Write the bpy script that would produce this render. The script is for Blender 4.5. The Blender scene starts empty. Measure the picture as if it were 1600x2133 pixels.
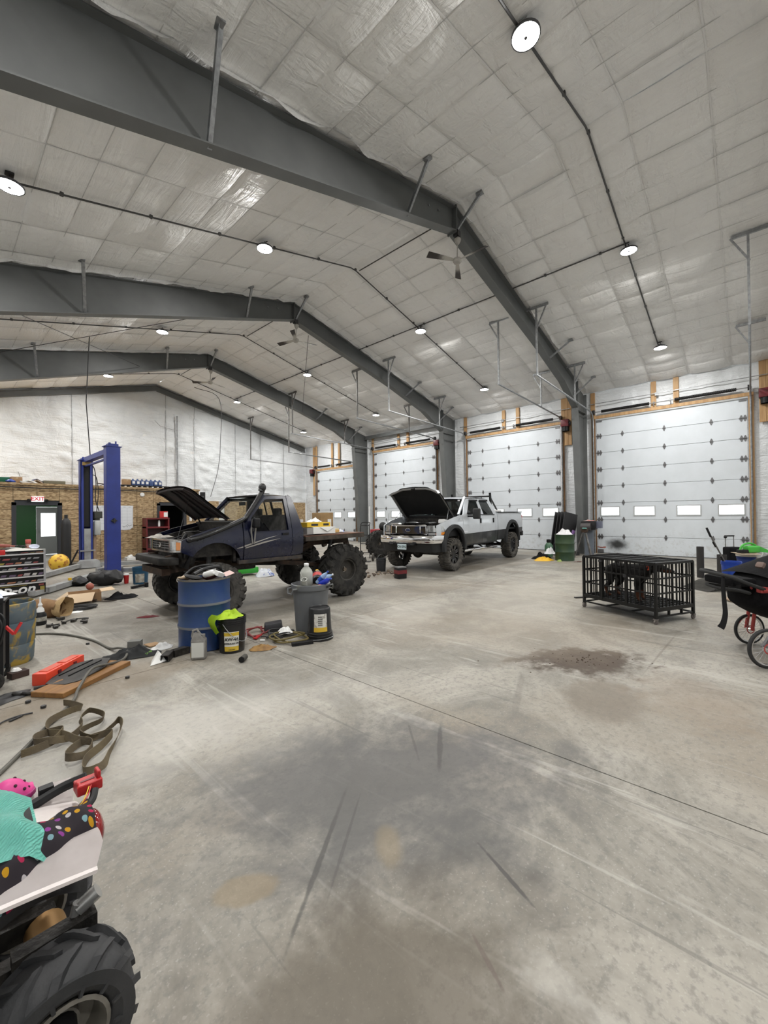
import bpy, bmesh, math, random
from mathutils import Vector, Matrix, Euler, noise
random.seed(7)
scene = bpy.context.scene
COL = scene.collection
PI = math.pi

# ---------------------------------------------------------------- camera
CAM_H = 1.564
def set_camera():
    yaw, pit, rol = 0.8375, 0.0076, -0.0115
    f = Vector((math.sin(yaw)*math.cos(pit), math.cos(yaw)*math.cos(pit), math.sin(pit)))
    r = Vector((math.cos(yaw), -math.sin(yaw), 0)); u = r.cross(f)
    r2 = r*math.cos(rol)+u*math.sin(rol); u2 = -r*math.sin(rol)+u*math.cos(rol)
    cd = bpy.data.cameras.new('camera'); co = bpy.data.objects.new('camera', cd); COL.objects.link(co)
    m = Matrix.Identity(4)
    for i in range(3):
        m[i][0], m[i][1], m[i][2] = r2[i], u2[i], -f[i]
    m.translation = (0, 0, CAM_H); co.matrix_world = m
    cd.sensor_fit = 'HORIZONTAL'; cd.sensor_width = 36.0; cd.lens = 36.0*850.17/1600.0
    cd.clip_start = 0.05; cd.clip_end = 500
    scene.camera = co
set_camera()
# ---------------------------------------------------------------- world / exposure
wd = bpy.data.worlds.new('overcast_sky'); scene.world = wd; wd.use_nodes = True
wd.node_tree.nodes['Background'].inputs['Color'].default_value = (0.93, 0.97, 1.0, 1)
wd.node_tree.nodes['Background'].inputs['Strength'].default_value = 2.2
vs = scene.view_settings
vs.view_transform = 'Standard'; vs.look = 'None'; vs.gamma = 1.0; vs.use_curve_mapping = False
vs.exposure = 0.56
LAMP_W = 104.0
try:
    scene.cycles.use_denoising = True
    scene.cycles.max_bounces = 6; scene.cycles.diffuse_bounces = 3; scene.cycles.glossy_bounces = 2
    scene.cycles.use_adaptive_sampling = True; scene.cycles.adaptive_threshold = 0.15; scene.cycles.use_light_tree = True
    scene.cycles.transparent_max_bounces = 8; scene.cycles.sample_clamp_indirect = 6.0
    scene.cycles.caustics_reflective = False; scene.cycles.caustics_refractive = False
except Exception: pass

# ---------------------------------------------------------------- helpers
def V(*a): return Vector(a)
def rotm(e): return Euler(e).to_matrix() if not isinstance(e, Matrix) else e
class B:
    """collects shapes into one mesh"""
    def __init__(s): s.bm = bmesh.new(); s.mi = 0
    def face(s, vs):
        try:
            f = s.bm.faces.new(vs); f.material_index = s.mi; return f
        except ValueError: return None
    def box(s, c, d, rot=None, taper=None):
        c = Vector(c); h = Vector(d)/2; R = rotm(rot) if rot is not None else None; vs = []
        for sx, sy, sz in ((-1,-1,-1),(1,-1,-1),(1,1,-1),(-1,1,-1),(-1,-1,1),(1,-1,1),(1,1,1),(-1,1,1)):
            p = Vector((sx*h.x, sy*h.y, sz*h.z))
            if taper and sz > 0: p.x *= taper[0]; p.y *= taper[1]
            if R: p = R @ p
            vs.append(s.bm.verts.new(c+p))
        for q in ((0,3,2,1),(4,5,6,7),(0,1,5,4),(1,2,6,5),(2,3,7,6),(3,0,4,7)): s.face([vs[i] for i in q])
        return s
    def bb(s, lo, hi):
        lo = Vector(lo); hi = Vector(hi); return s.box((lo+hi)/2, hi-lo)
    def hexa(s, pts):
        vs = [s.bm.verts.new(Vector(p)) for p in pts]
        for q in ((0,3,2,1),(4,5,6,7),(0,1,5,4),(1,2,6,5),(2,3,7,6),(3,0,4,7)): s.face([vs[i] for i in q])
        return s
    def bar(s, p0, p1, w, h=None, up=(0,0,1)):
        """rectangular bar between two points"""
        p0 = Vector(p0); p1 = Vector(p1); h = h or w; d = (p1-p0); L = d.length
        if L < 1e-6: return s
        d.normalize(); up = Vector(up)
        if abs(d.dot(up)) > .98: up = Vector((0,1,0)) if abs(d.y) < .9 else Vector((1,0,0))
        a = d.cross(up).normalized(); b = a.cross(d)
        R = Matrix((d, a, b)).transposed()
        return s.box((p0+p1)/2, (L, w, h), R)
    def cyl(s, p0, p1, r0, r1=None, seg=14, cap=True):
        r1 = r0 if r1 is None else r1
        return s.tube([p0, p1], [r0, r1], seg, cap=cap)
    def tube(s, pts, r, seg=8, closed=False, cap=True):
        pts = [Vector(p) for p in pts]; n = len(pts)
        rr = r if isinstance(r, (list, tuple)) else [r]*n
        rings = []; ref = None
        for i in range(n):
            if closed: t = pts[(i+1) % n]-pts[i-1]
            elif i == 0: t = pts[1]-pts[0]
            elif i == n-1: t = pts[-1]-pts[-2]
            else: t = (pts[i+1]-pts[i]).normalized()+(pts[i]-pts[i-1]).normalized()
            if t.length < 1e-9: t = Vector((0,0,1))
            t.normalize()
            if ref is None: ref = Vector((0,0,1)) if abs(t.z) < .9 else Vector((1,0,0))
            a = ref-t*ref.dot(t)
            if a.length < 1e-6: a = t.orthogonal()
            a.normalize(); b = t.cross(a); ref = a
            rings.append([s.bm.verts.new(pts[i]+(a*math.cos(2*PI*k/seg)+b*math.sin(2*PI*k/seg))*rr[i]) for k in range(seg)])
        m = n if closed else n-1
        for i in range(m):
            A = rings[i]; Q = rings[(i+1) % n]
            for k in range(seg): s.face([A[k], A[(k+1) % seg], Q[(k+1) % seg], Q[k]])
        if cap and not closed:
            s.face(rings[0][::-1]); s.face(rings[-1])
        return s
    def lathe(s, prof, seg=24, M=None, closed=False, arc=None):
        """prof (r,z) revolved about local z"""
        rings = []
        for r, z in prof:
            ring = []
            if r < 1e-6:
                v = s.bm.verts.new((M @ Vector((0,0,z))) if M else Vector((0,0,z))); ring = [v]*seg
            else:
                for k in range(seg):
                    p = Vector((r*math.cos(2*PI*k/seg), r*math.sin(2*PI*k/seg), z))
                    ring.append(s.bm.verts.new((M @ p) if M else p))
            rings.append(ring)
        n = len(rings); m = n if closed else n-1
        for i in range(m):
            A = rings[i]; Q = rings[(i+1) % n]
            for k in range(seg):
                q = [A[k], A[(k+1) % seg], Q[(k+1) % seg], Q[k]]; u = []
                for v in q:
                    if v not in u: u.append(v)
                if len(u) > 2: s.face(u)
        return s
    def prism(s, poly, a0, a1, axis='y', M=None):
        def P(u, v, w):
            p = {'y': (u, w, v), 'x': (w, u, v), 'z': (u, v, w)}[axis]; p = Vector(p); return (M @ p) if M else p
        A = [s.bm.verts.new(P(u, v, a0)) for u, v in poly]; Q = [s.bm.verts.new(P(u, v, a1)) for u, v in poly]; n = len(poly)
        s.face(A[::-1]); s.face(Q)
        for i in range(n): s.face([A[i], A[(i+1) % n], Q[(i+1) % n], Q[i]])
        return s
    def grid(s, nu, nv, fn, cu=False):
        G = [[s.bm.verts.new(Vector(fn(i/(nu if cu else nu), j/nv))) for j in range(nv+1)] for i in range(nu if cu else nu+1)]
        m = len(G)
        for i in range(nu):
            for j in range(nv): s.face([G[i][j], G[(i+1) % m][j], G[(i+1) % m][j+1], G[i][j+1]])
        return s
    def sph(s, c, r, seg=12, rings=8, sc=(1,1,1), fn=None):
        c = Vector(c); pr = [(math.sin(PI*i/rings), -math.cos(PI*i/rings)) for i in range(rings+1)]
        M = Matrix.Translation(c) @ Matrix.Diagonal((r*sc[0], r*sc[1], r*sc[2], 1))
        n0 = len(s.bm.verts); s.lathe(pr, seg, M)
        if fn:
            s.bm.verts.ensure_lookup_table()
            for v in s.bm.verts[n0:]: v.co = fn(v.co)
        return s
    def panel(s, outer, holes, fn, cu=(), cv=(), two=True):
        """2-D outline with holes, cut at cu / cv, mapped by fn(u,v,side) side 0 front 1 back"""
        t = bmesh.new(); ed = []
        for loop in [outer]+list(holes):
            vs = [t.verts.new((p[0], p[1], 0)) for p in loop]
            for i in range(len(vs)): ed.append(t.edges.new((vs[i], vs[(i+1) % len(vs)])))
        bmesh.ops.triangle_fill(t, use_beauty=True, use_dissolve=False, edges=ed)
        for c in cu: bmesh.ops.bisect_plane(t, geom=t.verts[:]+t.edges[:]+t.faces[:], plane_co=(c,0,0), plane_no=(1,0,0), dist=1e-5)
        for c in cv: bmesh.ops.bisect_plane(t, geom=t.verts[:]+t.edges[:]+t.faces[:], plane_co=(0,c,0), plane_no=(0,1,0), dist=1e-5)
        t.verts.index_update()
        F = [s.bm.verts.new(fn(v.co.x, v.co.y, 0)) for v in t.verts]
        K = [s.bm.verts.new(fn(v.co.x, v.co.y, 1)) for v in t.verts] if two else None
        for f in t.faces:
            ix = [v.index for v in f.verts]; s.face([F[i] for i in ix])
            if two: s.face([K[i] for i in reversed(ix)])
        if two:
            for e in t.edges:
                if len(e.link_faces) == 1:
                    a, b = e.verts[0].index, e.verts[1].index; s.face([F[a], F[b], K[b], K[a]])
        t.free(); return s
    def bevel(s, w, seg=2, ang=.6):
        s.bm.normal_update()
        es = [e for e in s.bm.edges if len(e.link_faces) == 2 and e.calc_face_angle(0) > ang]
        if es: bmesh.ops.bevel(s.bm, geom=es, offset=w, segments=seg, affect='EDGES', profile=.6, clamp_overlap=True)
        return s
    def xf(s, M):
        bmesh.ops.transform(s.bm, matrix=M, verts=s.bm.verts); return s
    def jit(s, a, sc=3.0, seed=0):
        for v in s.bm.verts: v.co += noise.noise_vector(v.co*sc+Vector((seed*3.1, seed*1.7, seed)))*a
        return s
def mesh(b, name, mats, smooth=.7):
    bmesh.ops.recalc_face_normals(b.bm, faces=b.bm.faces[:])
    me = bpy.data.meshes.new(name); b.bm.to_mesh(me); b.bm.free()
    for m in (mats if isinstance(mats, (list, tuple)) else [mats]): me.materials.append(m)
    if smooth:
        me.polygons.foreach_set('use_smooth', [True]*len(me.polygons))
        try: me.set_sharp_from_angle(angle=smooth)
        except Exception: pass
    return me
def obj(name, b, mats, parent=None, loc=(0,0,0), rot=(0,0,0), smooth=.7, label=None):
    me = b if isinstance(b, bpy.types.Mesh) else mesh(b, name, mats, smooth)
    o = bpy.data.objects.new(name, me); COL.objects.link(o)
    o.location = loc; o.rotation_euler = rot
    if parent: o.parent = parent
    if label: o['label'] = label
    return o
def tag(o, label, cat, group=None):
    o['label'] = label; o['category'] = cat
    if group: o['group'] = group
    return o
def thing(name, label, cat, loc=(0,0,0), rz=0, group=None, rot=None):
    o = bpy.data.objects.new(name, None); COL.objects.link(o); o.empty_display_size = .1
    o.location = loc; o.rotation_euler = rot or (0,0,rz); return tag(o, label, cat, group)
def one(name, b, mats, label, cat, loc=(0,0,0), rz=0, group=None, rot=None, smooth=.7):
    return tag(obj(name, b, mats, None, loc, rot or (0,0,rz), smooth), label, cat, group)
def struct(name, b=None, mats=None, parent=None, smooth=.7, loc=(0,0,0)):
    if b is None:
        o = bpy.data.objects.new(name, None); COL.objects.link(o); o.location = loc
    else: o = obj(name, b, mats, parent, loc, smooth=smooth)
    if not parent: o['kind'] = 'structure'
    return o
def copy_tree(o, parent=None):
    c = o.copy(); COL.objects.link(c); c.parent = parent
    for ch in o.children: copy_tree(ch, c)
    return c
def arc(cx, cy, r, a0, a1, n):
    return [(cx+r*math.cos(a0+(a1-a0)*i/n), cy+r*math.sin(a0+(a1-a0)*i/n)) for i in range(n+1)]
def smoothpts(pts, n=6, closed=False):
    """Catmull-Rom through points"""
    P = [Vector(p) for p in pts]; out = []; L = len(P)
    for i in range(L if closed else L-1):
        p0 = P[(i-1) % L] if closed or i > 0 else P[0]*2-P[1]
        p1 = P[i]; p2 = P[(i+1) % L]; p3 = P[(i+2) % L] if closed or i+2 < L else P[-1]*2-P[-2]
        for k in range(n):
            t = k/n
            out.append(.5*((2*p1)+(p2-p0)*t+(2*p0-5*p1+4*p2-p3)*t*t+(3*p1-p0-3*p2+p3)*t*t*t))
    if not closed: out.append(P[-1])
    return out

# ---------------------------------------------------------------- materials
MATS = {}
class NT:
    def __init__(s, m): s.t = m.node_tree; s.n = s.t.nodes; s.l = s.t.links
    def new(s, ty, **k):
        o = s.n.new(ty)
        for a, v in k.items(): setattr(o, a, v)
        return o
    def link(s, a, b): s.l.new(a, b)
    def val(s, sock, v):
        if hasattr(v, 'is_output') or isinstance(v, bpy.types.NodeSocket): s.l.new(v, sock)
        else: sock.default_value = v
    def math(s, op, a, b=0.0, c=None, clamp=False):
        o = s.new('ShaderNodeMath', operation=op); o.use_clamp = clamp
        s.val(o.inputs[0], a); s.val(o.inputs[1], b)
        if c is not None: s.val(o.inputs[2], c)
        return o.outputs[0]
    def mix(s, f, a, b, blend='MIX'):
        o = s.new('ShaderNodeMix', data_type='RGBA', blend_type=blend)
        s.val(o.inputs[0], f)
        for i, x in ((6, a), (7, b)):
            if isinstance(x, (tuple, list)): o.inputs[i].default_value = (*x[:3], 1)
            else: s.l.new(x, o.inputs[i])
        return o.outputs[2]
    def coord(s, kind='Object', scale=(1,1,1), rot=(0,0,0), loc=(0,0,0)):
        c = s.new('ShaderNodeTexCoord'); mp = s.new('ShaderNodeMapping')
        mp.inputs['Scale'].default_value = scale; mp.inputs['Rotation'].default_value = rot; mp.inputs['Location'].default_value = loc
        s.l.new(c.outputs[kind], mp.inputs['Vector']); return mp.outputs[0]
    def noise(s, vec, scale=5, detail=4, rough=.55, dist=0):
        o = s.new('ShaderNodeTexNoise'); s.l.new(vec, o.inputs['Vector'])
        o.inputs['Scale'].default_value = scale; o.inputs['Detail'].default_value = detail
        o.inputs['Roughness'].default_value = rough; o.inputs['Distortion'].default_value = dist
        return o.outputs['Fac']
    def ramp(s, f, a, b):
        o = s.new('ShaderNodeMapRange'); o.interpolation_type = 'SMOOTHSTEP'
        s.l.new(f, o.inputs['Value']); o.inputs['From Min'].default_value = a; o.inputs['From Max'].default_value = b
        return o.outputs[0]
    def bump(s, h, strength, dist, bsdf):
        o = s.new('ShaderNodeBump'); o.inputs['Strength'].default_value = strength; o.inputs['Distance'].default_value = dist
        s.l.new(h, o.inputs['Height']); s.l.new(o.outputs[0], bsdf.inputs['Normal'])
def newmat(name):
    m = bpy.data.materials.new(name); m.use_nodes = True; return m, NT(m), m.node_tree.nodes['Principled BSDF']
def mat(name, col, rough=.5, metal=0.0, col2=None, scale=6.0, lo=.35, hi=.65, bump=0.0, bscale=40.0, coat=0.0, spec=None, stretch=(1,1,1), sheen=0, alpha=1, kind='Object'):
    if name in MATS: return MATS[name]
    m, t, p = newmat(name)
    p.inputs['Base Color'].default_value = (*col, 1); p.inputs['Roughness'].default_value = rough; p.inputs['Metallic'].default_value = metal
    if coat: p.inputs['Coat Weight'].default_value = coat; p.inputs['Coat Roughness'].default_value = .06
    if spec is not None: p.inputs['Specular IOR Level'].default_value = spec
    if sheen: p.inputs['Sheen Weight'].default_value = sheen
    if col2 or bump: vec = t.coord(kind, stretch)
    if col2:
        t.link(t.mix(t.ramp(t.noise(vec, scale), lo, hi), col, col2), p.inputs['Base Color'])
    if bump: t.bump(t.noise(vec, bscale, 3), bump, .02, p)
    MATS[name] = m; return m
def emis(name, col, s):
    if name in MATS: return MATS[name]
    m, t, p = newmat(name); p.inputs['Base Color'].default_value = (*col, 1)
    p.inputs['Emission Color'].default_value = (*col, 1); p.inputs['Emission Strength'].default_value = s; MATS[name] = m
    try: m.cycles.emission_sampling = 'NONE'
    except Exception: pass
    return m
def glassm(name, tint=(.9,.95,.95), op=.12, rough=.03):
    if name in MATS: return MATS[name]
    m, t, p = newmat(name); t.n.remove(p)
    tr = t.new('ShaderNodeBsdfTransparent'); tr.inputs[0].default_value = (*tint, 1)
    gl = t.new('ShaderNodeBsdfGlossy'); gl.inputs['Roughness'].default_value = rough
    fr = t.new('ShaderNodeLayerWeight'); fr.inputs[0].default_value = .5; fz = t.math('MULTIPLY', t.math('POWER', fr.outputs['Facing'], 5.0), .8)
    mx = t.new('ShaderNodeMixShader'); t.link(t.math('ADD', fz, op, clamp=True), mx.inputs[0]); t.link(tr.outputs[0], mx.inputs[1]); t.link(gl.outputs[0], mx.inputs[2])
    t.link(mx.outputs[0], t.n['Material Output'].inputs[0]); MATS[name] = m; return m

M_black = mat('black_plastic', (.009,.009,.010), .5, spec=.3)
M_blackpaint = mat('black_powder_coat', (.007,.007,.007), .42, spec=.3)
M_rubber = mat('tire_rubber', (.017,.0165,.016), .85, spec=.3, col2=(.04,.038,.034), scale=9, bump=.25, bscale=60)
M_dustrubber = mat('dusty_tire_rubber', (.045,.042,.038), .9, col2=(.10,.092,.08), scale=7, bump=.25, bscale=60)
M_chrome = mat('chrome', (.86,.86,.87), .07, 1.0)
M_steel = mat('galvanised_steel', (.27,.28,.285), .45, .75, col2=(.38,.39,.40), scale=14)
M_darksteel = mat('dark_steel', (.05,.05,.052), .45, .6)
M_greysteel = mat('worn_grey_steel', (.20,.20,.20), .5, .5, col2=(.12,.11,.10), scale=8)
M_rust = mat('rusty_steel', (.075,.045,.03), .75, .3, col2=(.035,.026,.02), scale=9, bump=.3, bscale=40)
M_rustplate = mat('rust_brown_plate', (.17,.085,.052), .7, .2, col2=(.10,.05,.034), scale=5, bump=.2)
M_pine = mat('pine_lumber', (.52,.33,.16), .6, col2=(.40,.23,.10), scale=3, stretch=(4,4,.35), bump=.08, bscale=30)
M_darkpine = mat('weathered_lumber', (.30,.17,.075), .65, col2=(.16,.085,.04), scale=3, stretch=(4,4,.35), bump=.1)
M_card = mat('cardboard', (.40,.26,.14), .85, col2=(.33,.20,.105), scale=4)
M_white = mat('white_plastic', (.75,.75,.74), .45)
M_paper = mat('white_paper', (.8,.8,.78), .8)
M_red = mat('red_plastic', (.50,.02,.02), .4)
M_darkred = mat('dark_red_enamel', (.16,.012,.018), .4, col2=(.11,.01,.012), scale=10)
M_yellow = mat('yellow_plastic', (.75,.45,.02), .45)
M_blue = mat('blue_plastic', (.015,.06,.35), .4)
M_cable = mat('black_cable', (.015,.015,.016), .55)
M_grease = mat('greasy_black_metal', (.018,.017,.016), .5, .4, col2=(.05,.045,.04), scale=12, bump=.3)
# ================================================================ THE BUILDING
XL, XR, YB, YE = -2.6, 17.375, -7.16, 22.964
RX, RZ, SL, SR = 7.818, 8.45, .262, .2285
YA, BAY = 4.889, 6.025
FY = [YA-BAY, YA, YA+BAY, YA+2*BAY]
def ceil_z(x): return RZ-(SR*(x-RX) if x > RX else SL*(RX-x))
DOORS = {4: (.063, 4.454, 8), 3: (5.811, 10.142, 8), 2: (12.035, 16.345, 8), 1: (17.968, 21.59, 7)}
S = .6462

# ---- floor material (worn, stained concrete with shade painted under the trucks)
def floor_material():
    m, t, p = newmat('worn_concrete'); g = t.new('ShaderNodeNewGeometry'); pos = g.outputs['Position']
    def nz(scale, detail=5, rough=.6, dist=0, st=None, rz=0):
        if st:
            mp = t.new('ShaderNodeMapping'); mp.inputs['Scale'].default_value = st; mp.inputs['Rotation'].default_value = (0,0,rz); t.link(pos, mp.inputs[0]); v = mp.outputs[0]
        else: v = pos
        return t.noise(v, scale, detail, rough, dist)
    big = nz(.45, 3, .6, .6); mid = nz(1.7, 5, .68, .4); fine = nz(22, 3, .7)
    blot = nz(1.05, 6, .72, .8); grit = nz(75, 1, .6)
    c = t.mix(t.ramp(blot, .36, .64), (.16,.15,.128), (.36,.338,.295))
    c = t.mix(t.math('MULTIPLY', t.ramp(mid, .35, .65), .45), c, (.28,.262,.225))
    c = t.mix(t.math('MULTIPLY', t.ramp(big, .42, .68), .7), c, (.23,.195,.15))
    c = t.mix(t.math('MULTIPLY', t.ramp(fine, .48, .66), .55), c, (.15,.145,.13)); c = t.mix(t.math('MULTIPLY', t.ramp(grit, .6, .75), .35), c, (.45,.43,.39))
    scr = nz(2.2, 4, .75, 1.2, (1,.12,1), .5)
    c = t.mix(t.math('MULTIPLY', t.ramp(scr, .57, .64), .45), c, (.46,.44,.40))
    scr2 = nz(5.0, 3, .7, .6, (1,.06,1), -.9); scr3 = nz(7.0, 3, .7, .4, (1,.04,1), 1.35)
    c = t.mix(t.math('MULTIPLY', t.ramp(scr2, .63, .69), .22), c, (.47,.455,.42)); c = t.mix(t.math('MULTIPLY', t.ramp(scr3, .64, .67), .45), c, (.10,.098,.09))
    sep = t.new('ShaderNodeSeparateXYZ'); t.link(pos, sep.inputs[0]); X, Y = sep.outputs[0], sep.outputs[1]
    wob = t.math('SUBTRACT', mid, .5); wob2 = t.math('SUBTRACT', nz(6, 4, .65), .5)
    def blob(cx, cy, rx, ry, a=0, edge=.45, wn=1.2, wf=.9):
        dx = t.math('SUBTRACT', X, cx); dy = t.math('SUBTRACT', Y, cy); ca, sa = math.cos(a), math.sin(a)
        u = t.math('MULTIPLY', t.math('ADD', t.math('MULTIPLY', dx, ca), t.math('MULTIPLY', dy, sa)), 1/rx)
        v = t.math('MULTIPLY', t.math('SUBTRACT', t.math('MULTIPLY', dy, ca), t.math('MULTIPLY', dx, sa)), 1/ry)
        d = t.math('SQRT', t.math('ADD', t.math('MULTIPLY', u, u), t.math('MULTIPLY', v, v)))
        d = t.math('ADD', t.math('ADD', d, t.math('MULTIPLY', wob, wn)), t.math('MULTIPLY', wob2, wf))
        o = t.new('ShaderNodeMapRange'); o.interpolation_type = 'SMOOTHSTEP'; t.link(d, o.inputs[0])
        o.inputs[1].default_value = 1+edge; o.inputs[2].default_value = 1-edge; return o.outputs[0]
    def stain_shade(c, bl, amt, col): return t.mix(t.math('MULTIPLY', bl, amt), c, col)
    c = stain_shade(c, blob(1.75, 1.62, .95, .62, -.6, .6, 2.2, 1.4), .85, (.075,.074,.073))
    c = stain_shade(c, blob(.95, .92, .55, .36, -.5, .5, 2.0), .75, (.085,.068,.045))
    c = stain_shade(c, blob(.88, 1.60, .13, .075, -.6, .2, .8, .9), .55, (.22,.165,.09))
    c = stain_shade(c, blob(1.45, 1.3, .12, .06, .8, .4, 1.2), .4, (.26,.2,.11))
    c = stain_shade(c, blob(3.75, .95, .42, .3, .2, .4, 1.8), .65, (.14,.115,.085))
    c = stain_shade(c, blob(4.3, .35, .5, .36, .2, .6, 2.6, 2.0), .35, (.21,.15,.10))
    c = stain_shade(c, blob(4.62, 1.36, .62, .36, -.75, .35, 1.3, 2.2), 1.0, (.055,.036,.022))
    c = stain_shade(c, blob(5.6, 3.2, 1.5, .7, .1, .7, 2.4), .4, (.20,.17,.13))
    c = stain_shade(c, blob(5.5, 1.9, 1.2, .8, -.6, .7, 2.4), .35, (.22,.175,.125))
    c = stain_shade(c, blob(1.0, 4.5, 1.1, .35, .2, .6, 2.4), .6, (.17,.125,.075))
    c = stain_shade(c, blob(4.4, 6.9, 2.6, 1.3, 0, .6, 1.6), .55, (.13,.115,.095))  # grime around the blue pickup, plus painted shade beneath it
    c = stain_shade(c, blob(11.3, 7.2, 3.2, 1.4, 0, .5, 1.2), .4, (.15,.13,.105))  # painted shade beneath the silver pickup, mixed with grime
    c = stain_shade(c, blob(7.6, 7.6, 1.6, .9, 0, .6, 2.0), .6, (.14,.11,.08))
    c = stain_shade(c, blob(2.5, 11.0, 2.2, 2.0, 0, .7, 2.0), .4, (.19,.165,.13))
    def streak(c, x0, y0, x1, y1, w, amt, col):
        L = math.hypot(x1-x0, y1-y0); a = math.atan2(y1-y0, x1-x0)
        return stain_shade(c, blob((x0+x1)/2, (y0+y1)/2, L/2, w, a, .35, .6, 1.6), amt, col)
    K = (.045,.043,.04)
    c = streak(c, 1.55, 1.72, .86, 1.27, .012, .75, K); c = streak(c, 1.62, 1.66, 1.1, 1.32, .007, .5, K)
    c = streak(c, 2.5, 1.72, 2.09, 1.45, .016, .7, K); c = streak(c, 2.36, 1.9, 2.1, 1.62, .010, .5, K)
    c = streak(c, 1.73, .97, 1.6, .66, .009, .85, K); c = streak(c, 1.35, .8, 1.25, .62, .008, .5, (.09,.06,.05))
    c = streak(c, 1.9, 1.9, 1.35, 1.55, .05, .3, (.09,.085,.08)); c = streak(c, 6.3, .74, 4.6, .8, .012, .45, (.12,.10,.08))
    c = streak(c, 3.9, 1.7, 2.9, 1.35, .03, .35, (.12,.11,.10)); c = streak(c, 9.4, 5.0, 5.8, 3.6, .12, .22, (.16,.14,.12))
    c = streak(c, 9.0, 4.4, 6.2, 2.6, .1, .2, (.16,.14,.12))
    # pale efflorescence
    c = stain_shade(c, blob(5.3, 4.2, 1.0, .5, .4, .6, 2.2), .35, (.52,.49,.43))
    c = stain_shade(c, blob(1.2, 3.2, 1.2, .5, -.3, .7, 2.4), .4, (.50,.485,.45))
    c = stain_shade(c, blob(8.0, 3.2, 2.6, .9, .2, .7, 2.2), .35, (.50,.47,.40))
    t.link(c, p.inputs['Base Color'])
    r = t.new('ShaderNodeMapRange'); t.link(mid, r.inputs[0]); r.inputs[3].default_value = .42; r.inputs[4].default_value = .68; t.link(r.outputs[0], p.inputs['Roughness'])
    h = t.math('ADD', t.math('MULTIPLY', fine, .5), t.math('MULTIPLY', scr, .5))
    t.bump(h, .25, .01, p)
    return m
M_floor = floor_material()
M_joint = mat('joint_filler', (.10,.09,.08), .9)
fl = struct('floor', B().bb((XL-.2, YB-.2, -.2), (XR+.25, YE+.2, -.012)), M_joint)
jx = [XL-.1, 2.70, 7.95, 13.2, XR+.12]; jy = [YB-.1, -1.4, 4.62, 10.65, 16.7, YE+.1]
g = .004
for i in range(4):
    for j in range(5):
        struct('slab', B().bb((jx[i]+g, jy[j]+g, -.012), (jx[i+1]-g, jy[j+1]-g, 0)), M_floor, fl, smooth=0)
M_ground = mat('pale_gravel_ground', (.42,.41,.39), .95, col2=(.5,.5,.49), scale=.4)
struct('ground', B().bb((XR+.4, -60, -.35), (120, 90, -.15)), M_ground)
struct('ground_beyond', B().bb((-60, YE+.4, -.35), (XR+.4, 90, -.15)), M_ground)

# ---- vinyl faced insulation
def vinyl(name, c1, c2, bs, st, amt, rough=.42, dist=1.5, sc2=(3.0,.25,3.0)):
    m, t, p = newmat(name); vec = t.coord('Object', st)
    n1 = t.noise(vec, bs, 5, .6, dist); n2 = t.noise(t.coord('Object', sc2, (.3,.2,.6)), 3.0, 4, .6, 1.0)
    t.link(t.mix(t.ramp(t.noise(t.coord('Object'), .35, 3), .35, .7), c1, c2), p.inputs['Base Color'])
    p.inputs['Roughness'].default_value = rough
    t.bump(t.math('ADD', n1, t.math('MULTIPLY', n2, .8)), amt, .06, p); return m
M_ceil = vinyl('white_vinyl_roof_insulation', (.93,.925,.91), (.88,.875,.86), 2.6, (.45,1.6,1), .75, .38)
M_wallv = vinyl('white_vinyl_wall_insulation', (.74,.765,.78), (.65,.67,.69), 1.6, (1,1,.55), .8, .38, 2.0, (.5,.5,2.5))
def ceiling_mesh(x0, x1, n):
    b = B(); U = 1.12; y0 = .41-8*U; ny = int((YE+.3-y0)/U)+1
    fr = (0, .03, .08, .18, .34, .5, .66, .82, .92, .97)
    ys = [y0+(k+f)*U for k in range(ny) for f in fr]; ys = [y for y in ys if y > YB-.2 and y < YE+.15]
    w = (x1-x0)/n; fx = (0, .04, .09, .17, .25, .33, .42, .5, .58, .67, .75, .83, .91, .96)
    xs = [x0+(k+f)*w for k in range(n) for f in fx]+[x1]
    rows = []
    for y in ys:
        u = ((y-y0)/U) % 1.0; k = int((y-y0)/U); row = []
        for i, x in enumerate(xs):
            v = ((x-x0)/w) % 1.0; q = int((x-x0)/w)
            a = abs(math.sin(PI*u))**.5; c = abs(math.sin(PI*v))**.5
            amp = .075*(.6+.8*noise.cell(Vector((k*1.3+9, q*1.7+x0, 2))))
            z = ceil_z(x)+.035-amp*a*(.45+.55*c)-.012*(1-c)*a*noise.noise(Vector((x*2, y*4, 0)))
            du = min(u, 1-u)*U; sp_ = noise.noise(Vector((x*.9, y*.7, 9))); z += .022*math.exp(-(du/.22)**2)*max(0, sp_+.3)*noise.noise(Vector((x*13+y*5, y*2.2, 6)))
            z += .018*noise.noise(Vector((x*1.6, y*2.6, 3)))*a
            row.append(b.bm.verts.new((x, y, z)))
        rows.append(row)
    for j in range(len(rows)-1):
        for i in range(len(xs)-1): b.face([rows[j][i], rows[j][i+1], rows[j+1][i+1], rows[j+1][i]])
    return b
ce = struct('ceiling', B().bb((XL-.2, YB-.2, RZ+.35), (XR+.3, YE+.2, RZ+.45)), M_ceil)
struct('insulation_slope', ceiling_mesh(RX, XR+.02, 16), M_ceil, ce, smooth=1.2)
struct('insulation_slope', ceiling_mesh(XL-.02, RX, 17), M_ceil, ce, smooth=1.2)
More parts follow.
